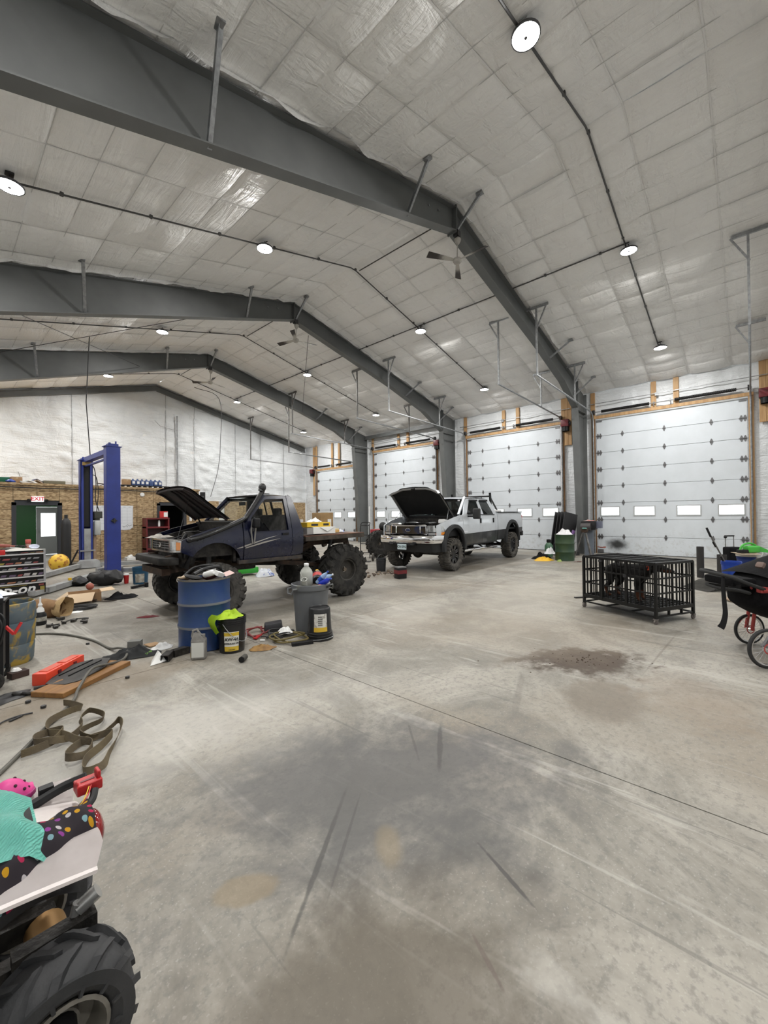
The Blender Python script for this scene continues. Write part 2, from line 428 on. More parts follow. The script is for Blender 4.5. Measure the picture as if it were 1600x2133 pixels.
# thin strips added along the quilt creases, darker tone stands for crease shade
M_crease_strip = mat('grey_crease_strip', (.58,.575,.565), .5); M_tape = mat('white_seam_tape', (.80,.795,.785), .4)
def strap(p, q, w): struct('strap', B().bar(p, q, w, .004), M_tape if w > .02 else M_crease_strip, ce, smooth=0)
for k in range(-6, 21):
    y = .41+1.12*k
    if y < YB or y > YE: continue
    for xa, xb in ((XL, RX), (RX, XR)): strap((xa, y, ceil_z(xa)+.022), (xb, y, ceil_z(xb)+.022), .024)
for i in range(1, 16): x = RX+(XR+.02-RX)*i/16; strap((x, YB, ceil_z(x)+.012), (x, YE, ceil_z(x)+.012), .010)
for i in range(1, 17): x = XL-.02+(RX-XL+.02)*i/17; strap((x, YB, ceil_z(x)+.012), (x, YE, ceil_z(x)+.012), .010)
# ragged edge of the insulation along each frame
for y in FY[1:]:
    for x0, x1, sd in ((XL, RX, 0), (RX, XR-.3, 1)):
        b = B(); n = 90
        def fn(u, v, x0=x0, x1=x1, y=y, sd=sd):
            x = x0+(x1-x0)*u
            q = noise.noise(Vector((x*1.3, y, 1)))+.6*noise.noise(Vector((x*4, y, 4)))
            return (x, y-.16-.05*v+.03*q*v, ceil_z(x)+.03-(.10+.075*q)*v)
        b.grid(n, 3, fn); struct('insulation_edge', b, M_ceil, ce, smooth=1.2)

# ---- right wall: metal skin with openings, liner between the doors
M_skin = mat('white_wall_skin', (.75,.75,.74), .6)
wr_ = struct('wall_right', B().bb((XR+.10, YB, 5.18), (XR+.16, YE, 6.6)), M_skin)
edges = [(YB, .063)]+[(DOORS[4][1], DOORS[3][0]), (DOORS[3][1], DOORS[2][0]), (DOORS[2][1], DOORS[1][0]), (DOORS[1][1], YE)]
for a, c in edges:
    struct('wall_pier', B().bb((XR+.10, a, -.1), (XR+.16, c, 5.2)), M_skin, wr_)
struct('wall_pier', B().bb((XR+.10, DOORS[1][0], 7*S), (XR+.16, DOORS[1][1], 5.2)), M_skin, wr_)
def liner(y0, y1, z0, z1, top_ceiling=False, amp=.05, seed=0):
    b = B(); nu = max(4, int((y1-y0)/.12)); nv = max(4, int((z1-z0)/.16))
    def fn(u, v):
        y = y0+(y1-y0)*u; z = z0+(z1-z0)*v; e = min(1, 6*min(u, 1-u))
        d = 1.5*amp*e*(noise.noise(Vector((y*1.6+seed, z*.7, 5)))*.8+.6*noise.noise(Vector((y*4.5, z*1.2+seed, 8)))+.35)
        return (XR+.07-d, y, z)
    return b.grid(nu, nv, fn)
for i, (a, c) in enumerate(edges):
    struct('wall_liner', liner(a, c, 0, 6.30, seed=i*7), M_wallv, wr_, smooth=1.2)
for k, (a, c, n) in DOORS.items():
    struct('wall_liner', liner(a, c, n*S, 6.30, amp=.04, seed=k*3), M_wallv, wr_, smooth=1.2)
# ---- end wall
we = struct('wall_far', B().bb((XL, YE+.06, 2.5), (XR+.2, YE+.14, 8.7)), M_skin)
def endwall():
    b = B()
    def fn(u, v):
        x = XL+(XR+.05-XL)*u; zt = ceil_z(x)+.03; z = 2.45+(zt-2.45)*v
        seam = abs(math.sin(PI*(x-.4)/1.52))**.35
        n1 = noise.noise(Vector((x*.9, z*.5, 2))); n2 = noise.noise(Vector((x*2.2+z*1.5, z*2.4-x*.6, 6))); n3 = noise.noise(Vector((x*1.0-z*.9, z*3.2+x*1.1, 11)))
        return (x, YE+.05-seam*(.05+.08*n1+.06*n2+.07*abs(n3)), z)
    return b.grid(190, 60, fn)
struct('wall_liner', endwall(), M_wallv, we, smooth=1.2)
for x in (4.3, 8.3, 9.8, 12.2, 13.9, 15.6):
    struct('liner_batten', B().cyl((x, YE-.06, 2.5), (x, YE-.05, ceil_z(x)-.05), .012, seg=6), M_steel, we)
# ---- left and back walls (behind the camera)
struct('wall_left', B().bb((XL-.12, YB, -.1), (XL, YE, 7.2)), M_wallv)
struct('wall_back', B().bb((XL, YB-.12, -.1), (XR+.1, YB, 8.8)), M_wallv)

# ---- steel frames
M_frame = mat('grey_frame_paint', (.135,.142,.140), .5, col2=(.115,.121,.12), scale=1.5)
def frame(y, label, end=False):
    t = thing('portal_frame', label, 'steel frame', (0, y, 0), group='rigid roof frames')  # rigid steel portal frame of tapered rafters and column
    def ibeam(name, top, bot, fw=.22):
        """top / bot: polylines in x,z of the same length"""
        b = B(); poly = top+bot[::-1]; b.prism(poly, -.008, .008, 'y')
        for line in (top, bot):
            for (xa, za), (xb, zb) in zip(line[:-1], line[1:]):
                b.bar((xa, 0, za), (xb, 0, zb), fw, .018, up=(0,0,1) if abs(xb-xa) > abs(zb-za) else (1,0,0))
        return obj(name, b, M_frame, t)
    off = .06
    if end:
        ibeam('rafter', [(XL, ceil_z(XL)-off), (RX, RZ-off)], [(XL, ceil_z(XL)-.32), (RX, RZ-.30)], .16)
        ibeam('rafter', [(RX, RZ-off), (XR-.1, ceil_z(XR)-off)], [(RX, RZ-.30), (XR-.1, ceil_z(XR)-.32)], .16)
        return t
    xl = XL+.05
    ibeam('rafter', [(xl, ceil_z(xl)-off), (RX-.02, RZ-off)], [(xl, 7.87-.325*(RX-xl)), (RX-.02, 7.87)])
    ibeam('rafter', [(RX+.02, RZ-off), (12.5, ceil_z(12.5)-off), (14.8, ceil_z(14.8)-off), (16.25, ceil_z(16.25)-off)],
          [(RX+.02, 7.87), (12.5, 6.83), (14.8, 6.2), (16.25, 5.52)])
    b = B().box((RX, 0, 8.13), (.03, .24, .62)); obj('ridge_splice_plate', b, M_frame, t)
    b = B(); poly = [(16.68, 0), (17.25, 0), (17.25, ceil_z(17.25)-off), (16.25, ceil_z(16.25)-off), (16.22, 5.4)]
    b.prism(poly, -.008, .008, 'y')
    b.bar((16.68, 0, 0), (16.22, 0, 5.45), .25, .02, up=(1,0,0)); b.bar((17.25, 0, 0), (17.25, 0, 6.2), .25, .02, up=(1,0,0))
    b.box((16.97, 0, .012), (.62, .27, .024)); b.box((16.75, 0, 5.45), (1.0, .2, .018)); b.bar((16.25, 0, 5.45), (16.25, 0, 6.5), .24, .03, up=(1,0,0))
    obj('column', b, M_frame, t)
    for x, xt, zb in ((2.26, 2.1, 6.06), (6.15, 5.97, 7.33), (RX+.05, RX+.05, 7.88), (13.46, 13.7, 6.57), (15.8, 16.2, 5.78)):
        b = B(); p0 = V(x, -.02, zb); p1 = V(xt, -.66, ceil_z(xt)-.02)
        b.bar(p0, p1, .06, .008, up=(1,0,0)); b.bar(p0+V(.03,0,0), p1+V(.03,0,0), .008, .06, up=(1,0,0))
        b.box(p1+V(0,0,.0), (.10,.14,.05)); obj('flange_brace', b, M_steel, t)
    for x in (6.9, 7.25): obj('bolt', B().cyl((x, -.03, ceil_z(x)-.25), (x, -.008, ceil_z(x)-.25), .02, seg=8), M_steel, t)
    return t
frame(FY[1], 'grey tapered steel roof frame nearest the viewer, crossing above the ceiling lamp row')
frame(FY[2], 'grey steel roof frame between the second and third overhead doors')
frame(FY[3], 'grey steel roof frame above the blue lift, column beside the furthest overhead door')
frame(YE-.12, 'slim dark roof beam along the top of the far white wall', True)
frame(FY[0], 'grey steel roof frame behind the viewer past the nearest overhead door')

# ---- eave strut along the right wall over door two
b = B().bb((17.1, FY[2]+.1, 6.02), (17.2, FY[3]-.1, 6.2)); b.bb((17.02, FY[2]+.1, 6.0), (17.2, FY[3]-.1, 6.02))
struct('trim_eave', b, M_frame)
# ================================================================ OVERHEAD DOORS
def door_panel_material():
    m, t, p = newmat('white_door_panel'); vec = t.coord('Object')
    g_ = t.new('ShaderNodeNewGeometry'); sep = t.new('ShaderNodeSeparateXYZ'); t.link(g_.outputs['Position'], sep.inputs[0])
    c = t.mix(t.ramp(t.noise(vec, 2.0, 4), .3, .75), (.64,.68,.72), (.60,.64,.675))
    low = t.new('ShaderNodeMapRange'); t.link(sep.outputs[2], low.inputs[0]); low.inputs[1].default_value = 1.1; low.inputs[2].default_value = 0.0
    d = t.math('MULTIPLY', low.outputs[0], t.ramp(t.noise(vec, 7, 6, .75), .5, .62))
    c = t.mix(t.math('MULTIPLY', d, .5), c, (.36,.35,.33))
    # soot mark on the nearest door
    dy = t.math('SUBTRACT', sep.outputs[1], 3.80); dz = t.math('SUBTRACT', sep.outputs[2], .35)
    q = t.math('SQRT', t.math('ADD', t.math('POWER', t.math('MULTIPLY', dy, 1.7), 2), t.math('POWER', t.math('MULTIPLY', dz, 2.9), 2)))
    q = t.math('ADD', q, t.math('MULTIPLY', t.math('SUBTRACT', t.noise(vec, 5, 4), .5), .5))
    s_ = t.new('ShaderNodeMapRange'); s_.interpolation_type = 'SMOOTHSTEP'; t.link(q, s_.inputs[0]); s_.inputs[1].default_value = .85; s_.inputs[2].default_value = .2
    c = t.mix(t.math('MULTIPLY', s_.outputs[0], .97), c, (.02,.02,.02))
    t.link(c, p.inputs['Base Color']); p.inputs['Roughness'].default_value = .45
    t.bump(t.noise(t.coord('Object', (1,1,8)), 60, 2), .06, .01, p); return m
M_door = door_panel_material()
M_pane = glassm('door_window_glass', (.97,.98,.98), .03)
M_wframe = mat('grey_window_frame', (.45,.46,.46), .5)
M_hinge = mat('grey_hinge_steel', (.17,.17,.175), .45, .6)
M_seal = mat('black_rubber_seal', (.02,.02,.02), .7)
def hinge_mesh(double):
    b = B()
    for oy in ((-.045, .045) if double else (0,)):
        for sg in (1, -1):
            b.prism([(oy-.05, .0), (oy+.05, .0), (oy+.012, sg*.10), (oy-.012, sg*.10)], -.006, .002, 'x')
        b.cyl((-.014, oy-.05, 0), (-.014, oy+.05, 0), .012, seg=6)
    if double: b.cyl((-.02, -.12, 0), (-.02, .12, 0), .009, seg=6)
    return mesh(b, 'hinge', M_hinge)
HM1, HM2 = hinge_mesh(False), hinge_mesh(True)
pane_m = None
M_spring = mat('black_torsion_spring', (.012,.012,.012), .5, .3, bump=.0)
for k, (y0, y1, n) in DOORS.items():
    D = struct('door_%d' % k, loc=(XR, 0, 0)); W = y1-y0
    if k == 4: wins = [(.18,.79),(1.29,1.91),(2.59,3.20),(3.71,4.32)]; hs = [.96, 2.26, 3.56]
    elif k == 3: wins = [(5.95,6.56),(7.06,7.68),(8.34,8.95),(9.47,10.03)]; hs = [6.74, 8.05, 9.35]
    elif k == 2: wins = [(12.2,12.8),(13.33,13.94),(14.46,15.07),(15.56,16.19)]; hs = [12.83, 14.14, 15.46]
    else: wins = [(18.01,18.66),(19.28,19.94),(20.57,21.24)]; hs = [18.99, 20.31]
    for i in range(n):
        z0, z1 = i*S+.004, (i+1)*S-.004
        if i == 2:
            holes = [[(a, S*2+.17), (c, S*2+.17), (c, S*2+.47), (a, S*2+.47)] for a, c in wins]
            b = B().panel([(y0, z0), (y1, z0), (y1, z1), (y0, z1)], holes, lambda u, v, s_: Vector((-.02 if s_ == 0 else .03, u, v)))
        else: b = B().bb((-.02, y0, z0), (.03, y1, z1)).bevel(.006, 1)
        P = struct('panel', b, M_door, D, smooth=.4)
        if i == 2:
            for a, c in wins:
                f = B(); z0w, z1w = S*2+.17, S*2+.47
                for q in (((a-.035, z0w-.035), (c+.035, z0w)), ((a-.035, z1w), (c+.035, z1w+.035)), ((a-.035, z0w), (a, z1w)), ((c, z0w), (c+.035, z1w))):
                    f.bb((-.038, q[0][0], q[0][1]), (-.018, q[1][0], q[1][1]))
                obj('window_frame', f, M_wframe, P); obj('pane', B().bb((.002, a, z0w), (.008, c, z1w)), M_pane, P)
    # dark gap behind the joints
    obj('joint_backing', B().bb((.012, y0+.01, .02), (.018, y1-.01, 2*S-.02)).bb((.012, y0+.01, 3*S-.05), (.018, y1-.01, n*S-.02)).bb((.012, y0+.01, 2*S-.03), (.018, y1-.01, 2*S+.05)), M_seal, D)
    obj('bottom_seal', B().bb((-.03, y0, 0), (.03, y1, .02)), M_seal, D)
    for i in range(1, n):
        for y in hs: obj('hinge', HM1, None, D, (-.026, y, i*S))
        for y in (y0+.10, y1-.10): obj('hinge', HM2, None, D, (-.026, y, i*S))
    for y in (y0+.10, y1-.10): obj('top_roller_bracket', B().box((-.03, y, n*S-.07), (.03, .2, .06)).box((-.03, y, .09), (.03, .2, .12)), M_hinge, D)
    # timber surround
    T = struct('trim_%d' % k, loc=(XR, 0, 0)); zt = n*S
    def lum(name, lo, hi, m=M_pine): return struct(name, B().bb(lo, hi).bevel(.006, 1), m, T, smooth=.4)
    lum('header', (-.075, y0-.16, zt+.03), (-.005, y1+.16, zt+.145))
    struct('weather_strip', B().bb((-.06, y0-.02, zt-.03), (-.022, y1+.02, zt+.028)), M_wframe, T)
    lum('jamb', (-.06, y1+.03, 0), (.0, y1+.16, zt+.03), M_darkpine)
    lum('jamb', (-.06, y0-.16, 0), (.0, y0-.03, zt+.03), M_darkpine if k != 4 else M_pine)
    zc = 6.24
    for ya in (y1+.03, (y0+y1)/2+.22, (y0+y1)/2-.44): lum('stud', (-.05, ya, zt+.145), (.0, ya+.16, zc))
    if k == 3:
        for q in range(3): lum('board', (-.05, 5.36+q*.135, 4.32), (.0, 5.36+q*.135+.13, zc))
    elif k == 4:
        for q in range(10): lum('board', (-.05, -.22-(q+1)*.16, 4.33), (.0, -.222-q*.16, zc+.02))
    elif k == 1:
        lum('board', (-.05, 21.85, 2.95), (.0, 22.05, 6.2))
    # torsion shaft and springs
    zs = zt+.28
    A = thing('torsion_spring_shaft', {4: 'black torsion springs on a steel shaft over the nearest overhead door', 3: 'black torsion springs on a shaft over the door behind the silver pickup tailgate',
              2: 'black torsion springs over the door behind the silver pickup hood', 1: 'black torsion springs over the furthest, lowest overhead door'}[k], 'door spring', (XR-.14, 0, zs))
    obj('shaft', B().cyl((0, y0-.12, 0), (0, y1+.12, 0), .016, seg=8), M_steel, A)
    ym = (y0+y1)/2
    for a, c in (((ym+.42), y1-.25), (y0+.25, ym-.36)):
        b = B(); nn = int((c-a)/.045)
        pr = []
        for q in range(nn+1): z_ = a+(c-a)*q/nn; pr += [(.044, z_), (.056, z_+.011), (.056, z_+.03)]
        b.lathe(pr, 12, Matrix(((0,1,0,0),(0,0,1,0),(1,0,0,0),(0,0,0,1)))); obj('spring', b, M_spring, A)
    for y in (y0-.06, y1+.06): obj('cable_drum', B().cyl((0, y-.04, 0), (0, y+.04, 0), .09, seg=14), M_darksteel, A)
    for y in (ym-.2, ym+.28): obj('bearing_plate', B().box((.05, y, -.02), (.12, .012, .16)).cyl((0, y-.02, 0), (0, y+.02, 0), .04, seg=10), M_steel, A)
    # tracks and hangers
    R_ = thing('door_track', {4: 'galvanised door track and hanger posts of the nearest overhead door', 3: 'galvanised door track and hanger posts above the silver pickup tailgate',
               2: 'galvanised door track and hangers over the silver pickup hood', 1: 'galvanised door track hung low by the far white wall'}[k], 'door track', (0, 0, 0))
    zh = zt+.28; xe = 11.7 if k != 1 else 12.5
    for y, sg in ((y0-.085, -1), (y1+.085, 1)):
        pts = [V(XR-.10, y, .0)]+[V(XR-.10-.38+.38*math.cos(a), y, zt-.10+.38*math.sin(a)) for a in [i*PI/16 for i in range(9)]]+[V(xe-.05, y, zh+.1)]
        b = B(); b.tube(pts, .028, 6); obj('track', b, M_steel, R_)
        zE = zh+.1
        for xh in ((xe, 15.1) if k != 1 else (xe,)):
            zb = zh+.1*(XR-xh)/(XR-xe); zc_ = ceil_z(xh)-.03
            b = B().bar((xh, y, zb-.02), (xh, y, zc_), .045, .045); b.bar((xh, y-.34, zc_-.02), (xh, y+.28, zc_-.02), .05, .07)
            b.bar((xh, y-.02, zc_-.62), (xh, y-.29*sg if sg < 0 else y-.29, zc_-.03), .035, .035)
            obj('hanger_post', b, M_steel if k > 2 else M_greysteel, R_)
    # operator
    O = thing('door_opener', {4: 'dark red door opener box on pine boards by the nearest overhead door', 3: 'dark red door opener on the pine boards beside the nearest roof column',
              2: 'dark red door opener beside the middle steel column', 1: 'dark red door opener beside the far white wall corner'}[k], 'door opener', (XR-.17, {4: -.36, 3: 5.56, 2: 11.83, 1: 21.98}[k], zt-.07))
    obj('housing', B().box((0, 0, .1), (.24, .30, .28)).bevel(.02), M_darkred, O)
    obj('motor', B().cyl((0, .0, -.22), (0, 0, -.02), .10, seg=16).box((.02, 0, -.12), (.2, .22, .2)), M_black, O)
    obj('chain_pulley', B().cyl((.0, -.19, .08), (0, -.15, .08), .08, seg=16), M_darksteel, O)
# conduit over the doors
for a, c in ((-.5, 4.7), (5.4, 10.5), (11.6, 16.6)):
    n_ = {-.5: 'nearest overhead door', 5.4: 'door behind the silver pickup bed', 11.6: 'door behind the silver pickup hood'}[a]
    b = B().tube([(XR-.12, a, 5.78), (XR-.12, c, 5.78)], .014, 6); b.box((XR-.10, (a+c)/2+.35, 5.76), (.05, .11, .11))
    one('conduit', b, M_steel, 'thin metal conduit running above the '+n_, 'conduit')
# ================================================================ CEILING LAMPS, CONDUIT, FANS
M_lens = emis('led_lens', (1.0,.98,.95), 24.0)
M_lamp = mat('lamp_housing', (.10,.10,.11), .4, .6)
def lamp(x, y, where):
    z = ceil_z(x)-.16
    L = thing('high_bay_lamp', 'round white LED high bay lamp '+where, 'ceiling lamp', (x, y, z), group='LED high bay lamps')
    obj('housing', B().lathe([(0,.11),(.05,.11),(.07,.09),(.14,.06),(.178,.03),(.178,0),(.165,0)], 24), M_lamp, L)
    obj('lens', B().lathe([(0,-.012),(.10,-.008),(.165,.004),(.165,.01)], 24), M_lens, L)
    obj('sensor_cap', B().lathe([(0,-.02),(.02,-.018),(.024,-.008)], 10), M_lamp, L)
    obj('hook', B().cyl((0,0,.1), (0,0,.2), .01, seg=6).box((0,0,.19),(.1,.1,.03)), M_darksteel, L)
    ld = bpy.data.lights.new('lamp_light', 'AREA'); ld.shape = 'DISK'; ld.size = .32; ld.energy = LAMP_W; ld.color = (1, .985, .955)
    lo = bpy.data.objects.new('lamp_light', ld); COL.objects.link(lo); lo.parent = L; lo.location = (0, 0, -.03)
ROWS = ((2.03, 'nearest row'), (8.03, 'second row'), (14.08, 'third row'), (20.1, 'row by the far wall'))
for y, w in ROWS:
    lamp(10.82, y, 'just past the ridge, '+w); lamp(15.1, y, 'closest to the overhead doors, '+w)
    lamp(5.02, y, 'just before the ridge, '+w)
    lamp(.78, y, 'furthest from the overhead doors, '+w)
for x in (.78, 5.02, 10.82, 15.1): lamp(x, -4.0, 'behind the viewer, '+{.78: 'wall side', 5.02: 'inner ridge side', 10.82: 'outer ridge side', 15.1: 'door side'}[x])
M_pipe = mat('dark_conduit', (.09,.09,.09), .5, .4)
for y, w in ((2.03, 'nearest lamp row'), (8.03, 'second lamp row'), (14.08, 'third lamp row'), (20.1, 'far lamp row')):
    pts = [(.78, y+.05, ceil_z(.78)-.05), (RX-.1, y+.05, RZ-.09), (RX+.1, y+.05, RZ-.09), (15.1, y+.05, ceil_z(15.1)-.05)]
    b = B().tube(pts, .017, 6)
    for i in range(11):
        x = 1.4+i*1.3; b.box((x, y+.05, ceil_z(x)-.045), (.05,.05,.05))
    one('conduit', b, M_pipe, 'dark conduit running across the ceiling through the '+w, 'conduit')
b = B().tube([(10.7, 2.0, ceil_z(10.7)-.05), (10.7, 20.1, ceil_z(10.7)-.05)], .017, 6)
for i in range(14): b.box((10.7, 2.6+i*1.3, ceil_z(10.7)-.045), (.05,.05,.05))
one('conduit', b, M_pipe, 'long dark conduit along the ceiling joining the lamp rows on the door side', 'conduit')
for y, w in ((FY[1], 'nearest'), (FY[2], 'second'), (FY[3], 'third')):
    one('conduit', B().tube([(RX+.15, y+.16, RZ-.1), (RX+.15, y+3.1, RZ-.1)], .015, 6), M_pipe, 'short dark conduit along the ridge behind the %s roof frame' % w, 'conduit')
M_fan = mat('cream_fan_metal', (.46,.44,.40), .5, col2=(.36,.34,.31), scale=6)
def blade_mat():
    m, t, p = newmat('dusty_fan_blade'); g_ = t.new('ShaderNodeTexCoord'); sp = t.new('ShaderNodeSeparateXYZ'); t.link(g_.outputs['Object'], sp.inputs[0])
    r = t.math('ADD', sp.outputs[0], t.math('MULTIPLY', t.math('SUBTRACT', t.noise(g_.outputs['Object'], 9), .5), .25))
    t.link(t.mix(t.ramp(r, .28, .5), (.46,.44,.40), (.035,.028,.025)), p.inputs['Base Color']); p.inputs['Roughness'].default_value = .6; return m
M_blade = blade_mat()
def fan(y, label, ph):
    F = thing('ceiling_fan', label, 'ceiling fan', (RX+.06, y-.08, 7.85), group='ceiling fans')
    obj('mount', B().box((0,0,-.03),(.12,.12,.12)), M_darksteel, F)
    obj('canopy', B().lathe([(.02,-.02+.0),(.075,-.08),(.065,-.13),(.03,-.19),(0,-.2)], 14, Matrix.Translation((.03,0,-.05))), M_fan, F)
    obj('down_rod', B().cyl((.02,0,-.2),(0,0,-.58), .013, seg=8), M_fan, F)
    obj('motor', B().lathe([(0,.05),(.05,.05),(.09,.03),(.10,-.02),(.07,-.06),(0,-.07)], 20, Matrix.Translation((0,0,-.62))), M_fan, F)
    for i in range(3):
        b = B()
        for s_ in (0, 1):
            pass
        b.panel([(.09,-.03),(.25,-.045),(.72,-.07),(.72,.07),(.25,.045),(.09,.03)], [], lambda u, v, s_: Vector((u, v, (.004 if s_ == 0 else -.004)+v*.35)), cu=(.2,.4,.55))
        o = obj('blade', b, M_blade, F, (0,0,-.62), (0,0,ph+i*2*PI/3))
fan(FY[1], 'three-blade ceiling fan hanging from the nearest roof frame ridge', 2.62)
fan(FY[2], 'three-blade ceiling fan hanging from the second roof frame ridge', -.25)
fan(FY[3], 'three-blade ceiling fan hanging from the roof frame above the lift', .3)
# thin bracing rods under the roof
for i, (p, q, w) in enumerate((((1.0, FY[1]+.2, 6.9), (RX-1.2, FY[2]-.1, 7.9), 'between the first and second roof frames'), ((.2, FY[2]+.2, 6.0), (5.2, FY[3]-.1, 7.2), 'between the second frame and the lift, rising away'),
        ((5.6, FY[2]+.2, 7.4), (.6, FY[3]-.1, 6.2), 'crossing between the second frame and the lift'), ((8.6, FY[2]+.2, 7.7), (12.6, FY[3]-.1, 6.85), 'on the door side between the second and third frames'))):
    if i == 0: continue
    one('brace_cable', B().cyl(p, q, .009, seg=5), M_cable, 'thin steel bracing cable '+w, 'cable')
# ================================================================ OFFICE, LIFT AND THE FAR CORNER
def osb_material():
    m, t, p = newmat('oriented_strand_board'); g0 = t.new('ShaderNodeNewGeometry'); mp0 = t.new('ShaderNodeMapping'); mp0.inputs['Scale'].default_value = (9,9,24); t.link(g0.outputs['Position'], mp0.inputs[0]); vec = mp0.outputs[0]
    o = t.new('ShaderNodeTexVoronoi'); t.link(vec, o.inputs['Vector']); o.inputs['Scale'].default_value = 1.3; o.inputs['Randomness'].default_value = 1
    sp = t.new('ShaderNodeSeparateColor'); t.link(o.outputs['Color'], sp.inputs[0])
    c = t.mix(sp.outputs[0], (.54,.40,.23), (.22,.14,.065)); c = t.mix(t.math('MULTIPLY', t.ramp(t.noise(vec, 1.2, 5, .7), .5, .7), .6), c, (.24,.14,.065))
    t.link(c, p.inputs['Base Color']); p.inputs['Roughness'].default_value = .7; t.bump(sp.outputs[1], .15, .01, p); return m
M_osb = osb_material(); M_black2 = M_black
M_green = mat('dark_green_paint', (.02,.10,.025), .55)
M_trimdk = mat('charcoal_door_trim', (.028,.030,.036), .55)
OY = 18.3; OX1 = 8.0
def textmesh(s_, size, ext=.002, mats=None, align='CENTER', shear=0, bold=0.0, name='lettering'):
    cu = bpy.data.curves.new('txt', 'FONT'); cu.body = s_; cu.size = size; cu.extrude = ext; cu.align_x = align; cu.align_y = 'CENTER'; cu.shear = shear; cu.offset = bold; cu.resolution_u = 3
    o = bpy.data.objects.new('txt', cu); COL.objects.link(o); dg = bpy.context.evaluated_depsgraph_get(); dg.update()
    me = bpy.data.meshes.new_from_object(o.evaluated_get(dg)); bpy.data.objects.remove(o); bpy.data.curves.remove(cu)
    me.name = name; me.materials.clear(); me.materials.append(mats); return me
FACE_Y = (PI/2, 0, 0)           # lettering standing up, facing -y
FACE_X = (PI/2, 0, -PI/2)       # facing -x
# office partition: studs core, boards on the front
of = struct('wall_office', B().bb((XL, OY+.02, 0), (.6, OY+.10, 2.72)), M_osb)
for lo, hi in (((.6, OY+.02, 0), (1.87, OY+.1, 2.72)), ((1.87, OY+.02, 2.1), (3.05, OY+.1, 2.72)), ((3.05, OY+.02, 0), (6.34, OY+.1, 2.72)), ((6.34, OY+.02, 2.13), (7.36, OY+.1, 2.72)), ((7.36, OY+.02, 0), (OX1, OY+.1, 2.72)), ((OX1-.1, OY+.1, 0), (OX1, YE, 2.72))):
    struct('partition_core', B().bb(lo, hi), M_trimdk, of)
bw, bh = .615, .315
bmesh_full = mesh(B().box((0,0,0), (bw-.010, .02, bh-.008)).bevel(.003, 1), 'board', M_osb)
def board(x0, x1, z0, z1, par, Y):
    if abs(x1-x0-bw) < 1e-3 and abs(z1-z0-bh) < 1e-3: obj('board', bmesh_full, None, par, ((x0+x1)/2, Y, (z0+z1)/2))
    elif x1-x0 > .03 and z1-z0 > .03: obj('board', B().bb((x0+.005, Y-.01, z0+.004), (x1-.005, Y+.01, z1-.004)), M_osb, par)
op = [(1.87, 3.05, 2.1), (6.34, 7.36, 2.13)]
for r in range(9):
    z0 = r*bh; z1 = min(2.72, z0+bh); x = .6
    while x < OX1:
        segs = [(max(x, .3), min(x+bw, OX1))]
        for a, c, zt in op:
            if z0 < zt-.15:
                ns = []
                for s0, s1 in segs:
                    if s1 <= a or s0 >= c: ns.append((s0, s1))
                    else:
                        if s0 < a: ns.append((s0, a))
                        if s1 > c: ns.append((c, s1))
                segs = ns
        for s0, s1 in segs: board(s0, s1, z0, z1, of, OY)
        x += bw
struct('office_deck', B().bb((XL, OY-.05, 2.72), (OX1+.03, YE, 2.80)), M_osb, of)
struct('cable_run', B().tube([(x, OY-.075, 2.64+.012*math.sin(x*1.7)) for x in [XL+i*.5 for i in range(22)]], .018, 6), M_cable, of)
# office inside
struct('office_green_wall', B().bb((1.2, YE-.05, 0), (3.03, YE+.0, 2.72)).bb((3.82, YE-.05, 0), (5.6, YE, 2.72)).bb((3.03, YE-.05, 2.09), (3.82, YE, 2.72)).bb((1.2, OY+.12, 0), (1.26, YE, 2.72)).bb((5.55, OY+.12, 0), (5.62, YE, 2.72)), M_green, of)
struct('wall_far_lower', B().bb((XL, YE+.06, 0), (3.0, YE+.14, 2.5)).bb((3.85, YE+.06, 0), (XR+.2, YE+.14, 2.5)).bb((3.0, YE+.06, 2.12), (3.85, YE+.14, 2.5)), M_skin, we)
for nm, (a, c, zt) in (('trim_exit', op[0]), ('trim_dark_doorway', op[1])):
    b = B().bb((a-.08, OY-.03, 0), (a+.04, OY+.12, zt+.03)).bb((c-.04, OY-.03, 0), (c+.08, OY+.12, zt+.03)).bb((a-.08, OY-.03, zt-.06), (c+.08, OY+.12, zt+.04))
    struct(nm, b, M_trimdk)
M_gdoor = mat('grey_steel_door', (.33,.34,.33), .5)
ol = thing('office_fill_lamp', 'small round fill lamp, added and unseen, on the office ceiling beyond the exit doorway', 'ceiling lamp', (2.6, 20.6, 2.66))
obj('diffuser', B().lathe([(0,-.03),(.12,-.02),(.15,.02),(.15,.05)], 20), emis('office_fill_diffuser', (1,.96,.9), 2.0), ol)
ld_ = bpy.data.lights.new('office_fill_light', 'AREA'); ld_.shape = 'DISK'; ld_.size = .26; ld_.energy = 32; lo_ = bpy.data.objects.new('office_fill_light', ld_); COL.objects.link(lo_); lo_.parent = ol; lo_.location = (0,0,-.05)  # added fill light, no visible source, brightens the dark office doorway
d5 = struct('door_5', loc=(0, YE-.03, 0))
obj('leaf', B().panel([(3.04,.03),(3.80,.03),(3.80,2.08),(3.04,2.08)], [[(3.19,.8),(3.70,.8),(3.70,1.82),(3.19,1.82)]], lambda u, v, s_: Vector((u, 0 if s_ == 0 else .05, v))), M_gdoor, d5, smooth=.4)
obj('pane', B().bb((3.19,.02,.8),(3.70,.026,1.82)), M_pane, d5)
obj('handle', B().cyl((3.12,-.06,1.02),(3.12,-.06,1.16),.012,seg=8).box((3.12,-.03,1.02),(.03,.06,.02)), M_steel, d5)
